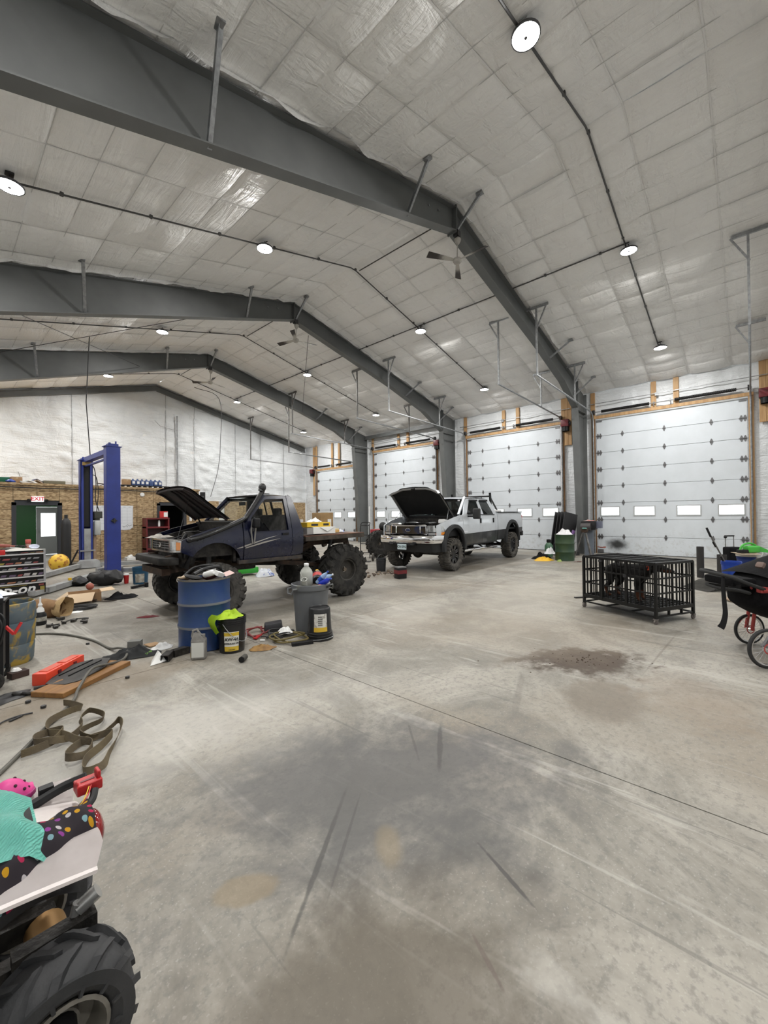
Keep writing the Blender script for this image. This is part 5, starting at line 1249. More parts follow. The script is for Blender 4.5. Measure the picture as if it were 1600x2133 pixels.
for s_ in (-1, 1):
    obj('headlamp', B().panel([(.445,1.065),(.62,1.072),(.62,1.20),(.445,1.203)], [], lambda u, v, k: NF(u, v, k)*1 if s_ > 0 else Vector((NF(u, v, k).x, -u, v)), (.53,)), M_lamp_clear, T2)
    obj('turn_signal', B().panel([(.63,1.075),(.735,1.08),(.745,1.19),(.63,1.198)], [], lambda u, v, k: Vector((NF(u, v, k).x, s_*u, v)), (.69,)), M_amber, T2)
obj('front_bumper', B().prism([(-.75,-.44),(-.62,-.54),(.62,-.54),(.75,-.44),(.75,-.32),(-.75,-.32)][::1] and [(-.44,-.75),(-.55,-.6),(-.55,.6),(-.44,.75),(-.32,.75),(-.32,-.75)], .87, .97, 'z').bevel(.008,1), mat('scuffed_black_bumper', (.010,.010,.010), .6, col2=(.024,.022,.02), scale=9, spec=.2), T2)
obj('bumper_bracket', B().bar((-.4,-.42,.93),(-.1,-.42,.98),.06,.1).bar((-.4,.42,.93),(-.1,.42,.98),.06,.1), M_rust, T2)
obj('skid_beam', B().bb((-.48,-.5,.70),(-.36,.5,.80)).bar((-.4,-.4,.75),(.1,-.4,.8),.06,.08).bar((-.4,.4,.75),(.1,.4,.8),.06,.08), M_rust, T2)
b = B().sph((-.12,-.62,.92), .10, 8, 6, (1,.5,1.2)).sph((-.2,-.3,.95), .14, 10, 6, (.6,1,.8)).sph((-.2,.25,.93), .16, 10, 6, (.5,1,.8)).jit(.05, 9, 1)
obj('front_parts', b, M_grease, T2)
# snorkel
obj('snorkel', B().tube(smoothpts([(-.20,-.835,1.235),(-.05,-.86,1.265),(.25,-.86,1.37),(.60,-.845,1.51),(.70,-.82,1.58),(.98,-.745,1.93),(1.03,-.74,2.0)], 5), .038, 10).sph((-.2,-.84,1.235), .045, 10, 6), mat('gloss_black_plastic', (.012,.012,.013), .25, coat=.4), T2)
obj('snorkel_head', B().sph((1.02,-.74,2.055), .075, 16, 10, (.8,1,1)).cyl((.99,-.74,1.99),(1.03,-.74,2.06),.05,seg=12), MATS['gloss_black_plastic'], T2)
# flat bed and chassis
obj('bed_deck', B().hexa([(1.80,-.86,1.185),(3.22,-.86,1.205),(3.22,.86,1.205),(1.80,.86,1.185),(1.80,-.86,1.20),(3.22,-.86,1.22),(3.22,.86,1.22),(1.80,.86,1.20)]), M_rustplate, T2)
b = B()
for s_ in (-1, 1): b.bar((1.80,s_*.85,1.145),(3.2,s_*.85,1.165),.05,.075).bar((1.8,s_*.82,1.11),(3.2,s_*.82,1.13),.09,.01)
b.bar((3.2,-.86,1.165),(3.2,.86,1.165),.05,.075)
for x in (1.9, 2.3, 2.8): b.bar((x,-.8,1.15),(x,.8,1.16),.06,.05)
obj('bed_frame', b, mat('bed_frame_steel', (.085,.07,.055), .65, .4, col2=(.045,.035,.028), scale=7), T2)
for s_ in (-1, 1):
    b = B().bar((-.35,s_*.38,.80),(1.75,s_*.38,.80),.07,.13).bar((1.7,s_*.38,.80),(2.25,s_*.40,1.04),.07,.12).bar((2.2,s_*.40,1.05),(3.15,s_*.40,1.06),.07,.12).bar((3.1,s_*.4,1.05),(3.16,s_*.4,.88),.07,.1).bar((2.0,s_*.4,1.0),(2.0,s_*.42,1.14),.06,.05)
    obj('chassis_rail', b, M_rust, T2)
    obj('cab_mount', B().bar((1.84,s_*.42,.75),(1.84,s_*.5,1.12),.18,.12), M_rust, T2)
    obj('trailing_arm', B().bar((1.45,s_*.45,.74),(RB-.05,s_*.42,.56),.06,.07).bar((1.5,s_*.44,.82),(2.25,s_*.42,.98),.035,.04), M_rust, T2)
    obj('shock_absorber', B().cyl((RB-.25,s_*.5,.55),(RB-.05,s_*.48,1.1),.03,seg=8), mat('grey_shock', (.10,.10,.10), .5), T2); obj('shock_absorber', B().cyl((FB,s_*.48,.6),(FB+.02,s_*.5,1.12),.04,seg=8), MATS['grey_shock'], T2)
    pts = [(RB+.02+.055*math.cos(a), s_*.42+.055*math.sin(a), .62+.40*a/(12*PI)) for a in [i*PI/6 for i in range(72)]]
    obj('coil_spring', B().tube(pts, .011, 5), M_grease, T2)
obj('tail_bracket', B().bar((3.15,-.4,1.0),(3.1,-.4,.86),.08,.06).bar((3.12,-.4,.9),(2.95,-.4,.72),.03,.03), M_rust, T2)
obj('gearbox', B().bb((.4,-.16,.62),(1.2,.16,.86)).bevel(.04).cyl((1.2,0,.7),(RB,0,.56),.035,seg=8), M_grease, T2)
for x, z in ((FB, FZ), (RB, BZ)): obj('axle', B().cyl((x,-.72,z),(x,.72,z),.045,seg=10).sph((x,.15 if x == FB else 0,z),.15,12,8), M_grease, T2)
TM2 = tire_mesh(.505, .36, .205, 18, .034, M_rubber, bias=.35)
R2, H2, U2 = steel_rim(.21, .34, -1), rim_holes(.21, .34, -1), hub_mesh(.21, .34, -1)
TM3 = tire_mesh(FZ, .33, .205, 20, .026, mat('front_tire_rubber', (.04,.038,.035), .85, col2=(.075,.07,.062), scale=9, bump=.25, bscale=60), bias=.35)
for x, z, tm in ((FB, FZ, TM3), (RB, BZ, TM2)):
    st = -.10 if x == FB else 0
    wheel(T2, (x,-.80,z), tm, R2, [('rim_hole', H2), ('hub', U2)], ry=.2, rz=st)
    wheel(T2, (x,.80,z), tm, R2, [('rim_hole', H2), ('hub', U2)], ry=.5, rz=PI+st)
for s_ in (-1, 1): obj('wheel_well', B().grid(14, 1, lambda u, v: (.20+.41*math.cos(PI*u), s_*(.45+.36*v), .80+.42*math.sin(PI*u))), M_black, T2)
# ---- load on the flat bed (world positions through the truck's frame)
T2M = Matrix.Translation(T2.location) @ Euler(T2.rotation_euler).to_matrix().to_4x4()
def onbed(x, y, z=1.222): return T2M @ V(x, y, z)
BR = math.radians(-3)
one('shipping_carton', B().box((0,0,.205),(.36,.28,.41)).bevel(.012).jit(.018, 4, 6), mat('tan_shipping_carton', (.34,.22,.10), .8, col2=(.27,.17,.075), scale=6), 'tall battered brown carton standing on the blue pickup flat bed', 'box', onbed(2.80, -.02), BR+.1)
bpy.data.objects['shipping_carton'].data.materials[0]
La = obj('shipping_label', B().box((.06,-.145,.17),(.10,.006,.20)), M_paper, bpy.data.objects['shipping_carton'])
b = thing('white_carton', 'open white cardboard tray on the flat bed next to the cab', 'box', onbed(2.16, -.62), BR)
obj('body', B().bb((-.12,-.14,0),(.40,.16,.13)).bevel(.004,1), M_paper, b); obj('grey_end', B().bb((-.26,-.14,0),(-.122,.16,.12)), mat('grey_board', (.30,.29,.28), .8), b); obj('flap', B().hexa([(.02,-.145,.13),(.38,-.145,.13),(.2,-.16,.05),(.18,-.16,.05),(.02,-.15,.13),(.38,-.15,.13),(.2,-.165,.05),(.18,-.165,.05)]), M_paper, b)
M_yelcard = mat('yellow_carton', (.72,.47,.03), .6)
for i, (x, y, w) in enumerate(((2.08, -.60, .30), (2.38, -.55, .26))):
    t = thing('yellow_parts_box', ['yellow parts box on the white tray, nearest the cab', 'yellow parts box on the white tray, away from the cab'][i], 'box', onbed(x, y, 1.352), BR, 'yellow boxes on the flat bed')
    obj('body', B().bb((-w/2,-.12,0),(w/2,.14,.09)).bevel(.004,1), M_yelcard, t); obj('print_panel', B().box((.02,-.123,.045),(w*.5,.004,.04)), M_darksteel, t)
o = rag('white_paper_wad', 'crumpled white paper on the yellow boxes of the flat bed', onbed(2.3, -.42, 1.445), .16, .12, .09, M_paper, 12, cat='paper')
one('black_tool_case', B().box((0,0,.13),(.2,.2,.26)).bevel(.02), M_black, 'small black case on the flat bed behind the cab', 'case', onbed(2.02, .2), BR)
one('black_jug', B().box((0,0,.15),(.14,.12,.28)).bevel(.03), M_black, 'black plastic jug behind the brown carton on the flat bed', 'jug', onbed(3.03, .12), BR)
t = thing('cream_parts_box', 'small cream and orange parts box on the flat bed', 'box', onbed(2.72, -.5), BR)
obj('body', B().bb((-.09,-.07,0),(.09,.07,.08)).bevel(.004,1), mat('cream_card', (.70,.55,.28), .7), t); obj('orange_band', B().bb((-.092,-.072,.025),(.092,.072,.04)), mat('orange_band', (.7,.3,.03), .6), t)
rag('blue_white_bag', 'crumpled blue and white plastic bag on the rusty deck', onbed(2.96, -.42), .10, .09, .09, mat('blue_white_plastic', (.65,.67,.72), .4, col2=(.05,.10,.45), scale=12, lo=.5, hi=.56), 14, cat='bag')
t = thing('spray_can', 'white capped can standing among boxes on the flat bed', 'can', onbed(2.42, .22), 0)
obj('body', B().lathe([(0,0),(.05,0),(.05,.18),(.03,.21)], 12), M_darksteel, t); obj('cap', B().lathe([(.04,.2),(.04,.27),(0,.27)], 12), M_white, t)
rag('shop_towel', 'striped white shop towel draped over the blue pickup grille corner', T2M @ V(-.22, .52, 1.225), .22, .20, .07, mat('striped_towel', (.55,.52,.47), .95, col2=(.32,.29,.26), scale=16), 21, 1.2, cat='towel')
# behind the blue truck on the floor
one('green_creeper', B().box((0,0,.14),(1.0,.5,.16)).bevel(.03), mat('lime_green_plastic', (.03,.33,.03), .4), 'bright green low tool cart seen under the blue pickup', 'cart', (5.45, 10.2, 0), -.2)
rag('plastic_sack', 'blue and white plastic sack lying beyond the blue pickup', (5.85, 9.5, 0), .26, .2, .30, mat('printed_sack', (.66,.69,.74), .4, col2=(.08,.13,.40), scale=7, lo=.55, hi=.6), 31, cat='bag')
# ================================================================ DOG CRATE AND DOG
CR = math.radians(-116.1)
CX, CY = 7.262, 2.085
K1 = thing('dog_crate', 'black steel bar dog crate on casters standing in the open floor', 'dog crate', (CX, CY, 0), CR)
L_, W_, H0, H1 = 1.20, .80, .20, .84
def cb(name, *bars):
    b = B()
    for p, q, w, h in bars: b.bar(p, q, w, h)
    return obj(name, b, M_blackpaint, K1)
for x in (0, L_):
    for y in (0, W_): cb('corner_post', ((x,y,.07),(x,y,H1),.034,.034))
cb('top_frame', ((0,0,H1),(L_,0,H1),.034,.034), ((0,W_,H1),(L_,W_,H1),.034,.034), ((0,0,H1),(0,W_,H1),.034,.034), ((L_,0,H1),(L_,W_,H1),.034,.034))
cb('floor_frame', ((0,0,H0),(L_,0,H0),.03,.055), ((0,W_,H0),(L_,W_,H0),.03,.055), ((0,0,H0),(0,W_,H0),.03,.055), ((L_,0,H0),(L_,W_,H0),.03,.055))
cb('lower_frame', ((0,0,.10),(L_,0,.10),.025,.02), ((0,W_,.10),(L_,W_,.10),.025,.02), ((0,0,.10),(0,W_,.10),.025,.02), ((L_,0,.10),(L_,W_,.10),.025,.02), ((.4,0,.10),(.4,W_,.10),.02,.02), ((.8,0,.10),(.8,W_,.10),.02,.02))
for y in (.27, .54): cb('tray_support', ((L_,y,.10),(L_,y,H0),.03,.02))
obj('tray', B().bb((.02,.02,.165),(L_-.02,W_-.02,.175)), M_blackpaint, K1)
for i in range(1, 12): cb('floor_bar', ((i*.1,0,H0+.02),(i*.1,W_,H0+.02),.012,.012))
for i in range(1, 8): cb('floor_bar', ((0,i*.1,H0+.02),(L_,i*.1,H0+.02),.012,.012))
vbar = mesh(B().bar((0,0,H0),(0,0,H1),.013,.013), 'bar', M_blackpaint)
for i in range(1, 16):
    for y in (0, W_): obj('bar', vbar, None, K1, (i*L_/16, y, 0))
for i in range(1, 11):
    for x in (0, L_): obj('bar', vbar, None, K1, (x, i*W_/11, 0))
for z in (.42, .63):
    for y in (0, W_): cb('rail', ((0,y,z),(L_,y,z),.018,.022))
    for x in (0, L_): cb('rail', ((x,0,z),(x,W_,z),.018,.022))
for x in (.345, .765): cb('door_post', ((x,-.006,H0),(x,-.006,H1),.04,.03))
obj('latch', B().box((.345,-.03,.80),(.06,.03,.03)).box((.765,-.03,.62),(.05,.03,.04)), M_darksteel, K1)
tb = mesh(B().bar((0,0,0),(0,W_,0),.010,.010), 'top_bar', M_blackpaint)
for i in range(1, 24): obj('top_bar', tb, None, K1, (i*L_/24, 0, H1))
tl = mesh(B().bar((0,0,0),(L_,0,0),.010,.010), 'top_bar', M_blackpaint)
for i in range(1, 16): obj('top_bar', tl, None, K1, (0, i*W_/16, H1-.01))
for i in range(1, 5): cb('top_divider', ((i*L_/5,0,H1+.008),(i*L_/5,W_,H1+.008),.03,.012))
for x in (0, L_):
    for y in (0, W_):
        c = obj('caster', B().cyl((x-.012,y,.035),(x+.012,y,.035),.035,seg=14).box((x,y,.07),(.05,.05,.012)).box((x+.018,y,.05),(.006,.04,.05)), mat('grey_caster', (.16,.14,.13), .5), K1)
def dog():
    V_ = [(-.30,0,.66,.105),(-.12,0,.685,.10),(.06,0,.655,.125),(.20,0,.66,.135),(.29,0,.71,.10),(.37,0,.745,.075),(.45,0,.765,.070),(.52,0,.75,.058),(.59,0,.725,.040),(.645,0,.715,.032)]
    E_ = [(i, i+1) for i in range(9)]
    def add(pts, root):
        prev = root
        for p in pts: V_.append(p); E_.append((prev, len(V_)-1)); prev = len(V_)-1
    for s_ in (-1, 1):
        dx = .05 if s_ > 0 else 0.0
        add([(-.28+dx,s_*.085,.58,.085),(-.22+dx,s_*.09,.47,.055),(-.34+dx,s_*.09,.365,.026),(-.31+dx,s_*.09,.27,.021),(-.27+dx,s_*.09,.245,.026),(-.235+dx,s_*.09,.242,.02)], 0)
        add([(.235-dx,s_*.085,.57,.065),(.185-dx,s_*.09,.47,.042),(.20-dx,s_*.09,.36,.026),(.205-dx,s_*.09,.27,.021),(.23-dx,s_*.09,.245,.026),(.265-dx,s_*.09,.242,.02)], 3)
        add([(.425,s_*.06,.79,.022),(.405,s_*.085,.76,.017),(.42,s_*.095,.72,.010)], 6)
    add([(-.39,0,.66,.026),(-.43,0,.60,.014)], 0)
    me = bpy.data.meshes.new('dog'); me.from_pydata([v[:3] for v in V_], E_, []); o = bpy.data.objects.new('dog', me); COL.objects.link(o)
    sk = o.modifiers.new('skin', 'SKIN'); sk.use_smooth_shade = True
    for i, v in enumerate(V_): me.skin_vertices[0].data[i].radius = (v[3], v[3]); me.skin_vertices[0].data[i].use_root = (i == 1)
    sb = o.modifiers.new('sub', 'SUBSURF'); sb.levels = 2; sb.render_levels = 2
    dg = bpy.context.evaluated_depsgraph_get(); m2 = bpy.data.meshes.new_from_object(o.evaluated_get(dg)); o.modifiers.clear(); o.data = m2
    m, t, p = newmat('black_and_rust_fur'); c = t.new('ShaderNodeTexCoord'); sp = t.new('ShaderNodeSeparateXYZ'); t.link(c.outputs['Object'], sp.inputs[0])
    n = t.math('MULTIPLY', t.math('SUBTRACT', t.noise(c.outputs['Object'], 14), .5), .08)
    lo = t.math('LESS_THAN', t.math('ADD', sp.outputs[2], n), .375)
    mz = t.math('MULTIPLY', t.math('GREATER_THAN', t.math('ADD', sp.outputs[0], n), .53), t.math('LESS_THAN', t.math('ADD', sp.outputs[2], n), .735))
    t.link(t.mix(t.math('MAXIMUM', lo, mz), (.012,.011,.011), (.075,.028,.014)), p.inputs['Base Color']); p.inputs['Roughness'].default_value = .6; p.inputs['Specular IOR Level'].default_value = .2
    m2.materials.clear(); m2.materials.append(m); m2.polygons.foreach_set('use_smooth', [True]*len(m2.polygons))
    Mx = Matrix.Translation((CX, CY, 0)) @ Matrix.Rotation(CR, 4, 'Z')
    o.location = Mx @ V(.51, .38, -.012); o.rotation_euler = (0,0,CR+.04)
    tag(o, 'black and rust short-haired dog standing inside the steel bar crate', 'dog')
    b = B().tube([(.355+.025*math.sin(a), .078*math.cos(a), .74+.078*math.sin(a)) for a in [i*PI/10 for i in range(20)]], .014, 6, True); obj('collar', b, M_black, o)
    obj('collar_tag', B().box((.36,-.075,.74),(.03,.02,.06)), mat('orange_red_tag', (.60,.07,.02), .5), o)
    obj('nose', B().sph((.675,0,.722), .017, 8, 6), M_black, o)
    for s_ in (-1, 1): obj('eye', B().sph((.515,s_*.045,.785), .009, 8, 6), mat('dark_eye', (.02,.012,.008), .1), o)
dog()
one('flat_bar', B().bar((-.2,0,.012),(.2,0,.012),.05,.02), M_darksteel, 'short flat black bar on the floor behind the dog crate', 'bar', (8.05, 2.3, 0), -.72)
# ================================================================ STROLLER
ZR = math.atan2(-.743, .669)
K2 = thing('jogging_stroller', 'black and red jogging stroller with spoked wheels at the picture edge', 'stroller', (5.79, .30, 0), ZR)
M_fab = mat('black_stroller_fabric', (.006,.006,.007), .85, spec=.15, bump=.2, bscale=30)
M_strred = mat('stroller_red', (.42,.06,.055), .45)
M_strgrey = mat('grey_fork', (.20,.20,.21), .4, .4)
def swheel(x, y, r, ry=0.0):
    w = obj('wheel', B().tube([(r*.93*math.cos(a), 0, r*.93*math.sin(a)) for a in [i*PI/20 for i in range(40)]], r*.085, 10, True), mat('stroller_tire', (.018,.018,.018), .7), K2, (x, y, r*1.02), (0,0,ry))
    obj('rim', B().lathe([(r*.86,-.012),(r*.80,-.010),(r*.78,0),(r*.80,.010),(r*.86,.012)], 40, RX90, closed=True), mat('polished_rim', (.7,.7,.7), .2, 1.0), w)
    b = B()
    for k in range(20):
        a = k*2*PI/20; q = a+(.35 if k % 2 else -.35); b.cyl((r*.8*math.cos(a),0,r*.8*math.sin(a)),(r*.1*math.cos(q),.015*(1 if k % 4 < 2 else -1),r*.1*math.sin(q)),.0016,seg=4)
    obj('spokes', b, M_steel, w); obj('hub', B().cyl((0,-.035,0),(0,.035,0),r*.10,seg=14).cyl((0,-.045,0),(0,.045,0),.012,seg=8), M_chrome, w)
    obj('brake_disc', B().lathe([(r*.28,.02),(r*.22,.022),(r*.22,.02)], 20, RX90, closed=True), M_strred, w); return w
swheel(.13, -.45, .195); swheel(.62, .30, .175); swheel(1.35, -.5, .175)
obj('fork', B().tube([(.13,-.50,.2),(.24,-.47,.34),(.36,-.40,.5)], .024, 8).tube([(.13,-.40,.2),(.24,-.40,.34),(.36,-.36,.5)], .02, 8), M_strgrey, K2)
obj('red_frame', B().tube([(.62,.26,.18),(.55,.15,.40),(.50,.0,.55),(.30,-.1,.74)], .018, 8).tube([(.62,.34,.18),(.60,.28,.4),(.55,.2,.55)], .018, 8), M_strred, K2)
# handlebar hoop
hp = smoothpts([(.32,-.22,.74),(.14,-.26,.80),(.0,-.20,.865),(-.04,-.02,.885),(.0,.22,.885),(.16,.30,.87),(.36,.26,.80)], 6)
obj('handlebar', B().tube(hp, .019, 10), mat('handle_foam', (.02,.02,.02), .9), K2)
obj('handlebar', B().tube(smoothpts([(.06,-.18,.73),(.02,.0,.72),(.05,.2,.73),(.2,.24,.71),(.3,.1,.69),(.22,-.16,.69)], 5, True), .017, 8, True), MATS['handle_foam'], K2)
obj('console', B().box((.17,.03,.80),(.26,.40,.09)).bevel(.03), M_fab, K2); obj('cup_holder', B().lathe([(.05,0),(.055,.08),(.05,.08),(.045,.01)], 16, Matrix.Translation((.1,-.12,.70))), M_black, K2)
obj('handle_joint', B().box((.33,-.2,.73),(.10,.06,.06)).bevel(.01).cyl((.30,-.22,.73),(.40,-.22,.72),.022,seg=10), M_strred, K2)
obj('joint_plate', B().box((.43,-.2,.74),(.07,.05,.09),(0,.4,0)), M_strgrey, K2)
# wrist strap
def strapf(u, v):
    P = smoothpts([(-.03,-.13,.87),(-.06,-.16,.80),(-.05,-.16,.62),(-.04,-.16,.48),(-.07,-.17,.38),(-.11,-.18,.33)], 5); p = P[min(len(P)-1, int(u*(len(P)-1)+.5))]
    return p+V((v-.5)*.075*(.8+.5*u), (v-.5)*.03, (v-.5)*-.05*u*u)
b = B().grid(24, 3, strapf); bmesh.ops.solidify(b.bm, geom=b.bm.faces[:], thickness=.004); obj('wrist_strap', b, mat('charcoal_strap', (.03,.03,.032), .75), K2, smooth=.9)
# seat body: lofted fabric shell
secs = [(.30,.52,.74,-.20,.22),(.42,.44,.90,-.27,.30),(.62,.36,1.0,-.32,.34),(.9,.32,1.06,-.34,.36),(1.25,.36,1.06,-.34,.36),(1.5,.5,.95,-.30,.32)]
def shell(u, v):
    t_ = u*(len(secs)-1); i = min(len(secs)-2, int(t_)); f = t_-i; a = [secs[i][k]*(1-f)+secs[i+1][k]*f for k in range(5)]
    th = 2*PI*v; cy = (a[3]+a[4])/2; cz = (a[1]+a[2])/2; c, s_ = math.cos(th), math.sin(th)
    n_ = lambda q: math.copysign(abs(q)**.6, q)
    return (a[0], cy+n_(c)*(a[4]-a[3])/2, cz+n_(s_)*(a[2]-a[1])/2+.012*noise.noise(Vector((a[0]*9, c*3, s_*3))))
b = B(); G = [[b.bm.verts.new(shell(i/20, j/24)) for j in range(24)] for i in range(21)]
for i in range(20):
    for j in range(24): b.face([G[i][j], G[i][(j+1) % 24], G[i+1][(j+1) % 24], G[i+1][j]])
b.face(G[0]); b.face(G[-1]); obj('seat_body', b, M_fab, K2, smooth=1.2)
obj('canopy', B().grid(16, 10, lambda u, v: (.34+.95*u, -.35+.72*v, .80+.33*math.sin(PI*(.08+.62*u))*(.55+.45*math.sin(PI*v)))), M_fab, K2, smooth=1.2)
obj('canopy_rim', B().tube(smoothpts([(.34,-.34,.84),(.42,-.33,.92),(.6,-.33,.98),(.9,-.34,1.0),(1.25,-.34,.95)], 5), .010, 6), mat('grey_piping', (.28,.28,.29), .5), K2)
obj('canopy_flap', B().box((.38,-.12,.98),(.045,.08,.07),(0,.6,.2)).bevel(.02), mat('taupe_lining', (.17,.12,.10), .8), K2)
obj('red_panel', B().hexa([(.42,-.325,.76),(.70,-.36,.60),(.72,-.36,.64),(.44,-.325,.82),(.42,-.335,.76),(.70,-.372,.60),(.72,-.372,.64),(.44,-.335,.82)]), M_strred, K2)
obj('silver_trim', B().bar((.43,-.345,.87),(.66,-.375,.70),.012,.02).bar((.55,-.37,.98),(.95,-.385,.86),.012,.02), M_strgrey, K2)
obj('basket_mesh', B().hexa([(.30,-.31,.58),(.42,-.33,.60),(.56,-.34,.44),(.30,-.31,.47),(.30,-.318,.58),(.42,-.338,.60),(.56,-.348,.44),(.30,-.318,.47)]), mat('grey_mesh', (.16,.16,.155), .8), K2)
# ================================================================ DRUMS, PAILS, TRASH IN THE MIDDLE
def drum(name, label, loc, r, h, m, rim=None, cat='drum'):
    t = thing(name, label, cat, loc)
    pr = [(0,0),(r*.97,0),(r,.012),(r*.985,.03)]
    for z in (.33, .655): pr += [(r*.985,h*z-.025),(r*1.015,h*z-.010),(r*1.015,h*z+.010),(r*.985,h*z+.025)]
    pr += [(r*.985,h-.03),(r*1.01,h-.012),(r*1.01,h),(r*.97,h),(r*.955,h-.02),(r*.95,.03),(0,.03)]
    obj('shell', B().lathe(pr, 44), m, t); return t
M_drum = mat('scuffed_blue_drum_paint', (.012,.042,.155), .42, col2=(.022,.055,.14), scale=3.5, bump=.05)
D1 = drum('steel_drum', 'blue steel drum heaped with trash in front of the blue pickup', (2.24, 4.99, 0), .295, .83, M_drum)
for z in (.33, .655): obj('dusty_hoop', B().lathe([(.2995+.0005,.83*z-.014),(.3015,.83*z),(.2995+.0005,.83*z+.014)], 44), mat('dusty_hoop', (.16,.17,.19), .6), D1)
obj('rim', B().lathe([(.299,.815),(.301,.825),(.299,.835),(.285,.833),(.28,.82)], 44), mat('worn_drum_rim', (.15,.14,.12), .6, .3), D1)
obj('trash_fill', B().lathe([(0,.80),(.12,.81),(.22,.79),(.278,.76)], 30).jit(.02, 12, 3), mat('dark_trash', (.05,.035,.03), .9, col2=(.10,.08,.06), scale=15), D1)
random.seed(11)
def inbarrel(i, name, b, m, label, cat, dx, dy, dz, rot=(0,0,0), base=(2.24, 4.99, .83)):
    return one(name, b, m, label, cat, (base[0]+dx, base[1]+dy, base[2]+dz), rot=rot)
inbarrel(0, 'white_can', B().lathe([(0,0),(.035,0),(.035,.13),(.02,.15),(0,.15)], 16), M_white, 'white aerosol can lying on the trash of the blue drum', 'can', -.07, -.17, .05, (1.3,0,.3))
inbarrel(1, 'tie_strap', B().tube(smoothpts([(-.25,.05,.0),(-.1,.1,.09),(.05,.02,.12),(.18,.08,.08),(.24,.0,.02)]), .016, 6), M_cable, 'black rubber strap arched over the drum trash', 'strap', .02, .02, .02)
inbarrel(2, 'black_hose_piece', B().tube(smoothpts([(-.2,-.1,.03),(-.05,-.02,.07),(.1,-.06,.09),(.2,.05,.05)]), .022, 8), M_cable, 'short black hose piece on the drum trash', 'hose', .03, .0, .03)
inbarrel(3, 'black_glove', B().sph((0,0,.02), .07, 10, 6, (1.5,.7,.4)).jit(.02, 12), M_black, 'black work glove on the near edge of the drum trash', 'glove', -.19, -.14, .01, (0,.2,-.6))
inbarrel(4, 'paper_box', B().box((0,0,.03),(.12,.07,.05)), M_paper, 'small white crushed box in the drum trash', 'box', .08, -.18, .02, (.4,.3,.5))
inbarrel(5, 'pink_card', B().box((0,0,0),(.13,.09,.004)), mat('pale_pink_card', (.62,.45,.42), .7), 'pale pink card sticking out at the drum rim', 'card', .22, -.16, .035, (.35,-.2,.2))
inbarrel(6, 'white_wrapper', B().sph((0,0,.03), .06, 10, 6, (1.2,.8,.6)).jit(.03, 14), M_paper, 'crumpled white wrapper in the middle of the drum trash', 'wrapper', .10, .03, .05)
inbarrel(7, 'tan_wrapper', B().sph((0,0,.02), .06, 10, 6, (1.3,.8,.4)).jit(.03, 14, 2), mat('tan_wrapper', (.38,.29,.2), .8), 'crumpled tan wrapper at the left rim of the drum', 'wrapper', -.25, -.02, .01)
inbarrel(8, 'maroon_cloth', B().sph((0,0,.02), .09, 12, 6, (1.3,.8,.35)).jit(.03, 10, 5), mat('maroon_cloth2', (.06,.015,.015), .9), 'dark maroon rag in the drum trash', 'rag', .04, -.1, .0)
inbarrel(9, 'black_tray', B().box((0,0,.02),(.22,.12,.02)).box((.05,.02,.04),(.2,.02,.06)), M_black, 'black plastic tray on top of the drum trash', 'tray', .06, .12, .06, (.3,.2,.4))
# grey trash can
BR_ = thing('trash_can', 'grey round trash can full of bottles between the drum and the rear tire', 'trash can', (3.48, 4.50, 0), -.12)
M_brute = mat('dirty_grey_plastic', (.125,.132,.14), .55, col2=(.20,.19,.11), scale=2.2, lo=.5, hi=.75)
obj('shell', B().lathe([(0,0),(.20,0),(.205,.02),(.235,.50),(.24,.56),(.262,.575),(.266,.60),(.266,.645),(.250,.65),(.245,.60),(.20,.03),(0,.03)], 40), M_brute, BR_)
obj('shell_rib', B().tube(smoothpts([(.225*math.cos(a), .225*math.sin(a), z) for a, z in ((-2.2,.02),(-2.2,.40),(-2.15,.47),(-2.0,.485),(-1.5,.50),(-1.0,.505),(-.9,.52))], 5), .006, 6), M_brute, BR_)
for s_ in (-1, 1): obj('carry_handle', B().tube([(s_*.25,-.08,.60),(s_*.31,-.07,.60),(s_*.32,-.05,.54),(s_*.32,.05,.54),(s_*.31,.07,.60),(s_*.25,.08,.60)], .012, 6), M_brute, BR_)
obj('lettering', textmesh('BRUTE', .045, .001, M_black, bold=.001), None, BR_, (.135,-.232,.61), (PI/2,0,.53))
obj('trash_fill', B().lathe([(0,.60),(.1,.61),(.2,.59),(.242,.57)], 24).jit(.02, 12, 8), MATS['dark_trash'], BR_)
bb_ = (3.48, 4.50, .62)
M_clearpl = mat('cloudy_clear_plastic', (.45,.46,.42), .25, spec=.6)
def bottle(name, r, h, m, capm, label, dx, dy, dz, rot, cat='bottle', lab=None):
    t = thing(name, label, cat, (bb_[0]+dx, bb_[1]+dy, bb_[2]+dz), rot=rot)
    obj('body', B().lathe([(0,0),(r*.9,0),(r,.012),(r,h*.62),(r*.8,h*.74),(r*.32,h*.9),(r*.32,h),(0,h)], 16), m, t); obj('cap', B().lathe([(r*.38,h*.93),(r*.38,h*1.02),(0,h*1.02)], 12), capm, t)
    if lab: obj('bottle_label', B().lathe([(r*1.01,h*.2),(r*1.01,h*.5)], 16), lab, t)
    return t
bottle('clear_jug', .085, .30, M_clearpl, M_white, 'cloudy clear plastic jug on top of the grey trash can', -.06, .02, .0, (.15,-.1,0))
bottle('water_bottle', .034, .22, mat('clear_blue_plastic', (.30,.42,.62), .15), M_blue, 'clear water bottle leaning in the trash can, next to the jug', .03, -.10, .03, (.6,.5,0), lab=M_blue)
bottle('water_bottle', .034, .22, MATS['clear_blue_plastic'], M_white, 'clear water bottle lying across the trash can front', .09, -.05, .05, (1.2,.2,.9), lab=M_paper)
bottle('soda_bottle', .036, .20, mat('deep_blue_bottle', (.01,.03,.40), .2), M_blue, 'deep blue soda bottle at the trash can front rim', .02, -.17, .02, (1.1,.0,.3))
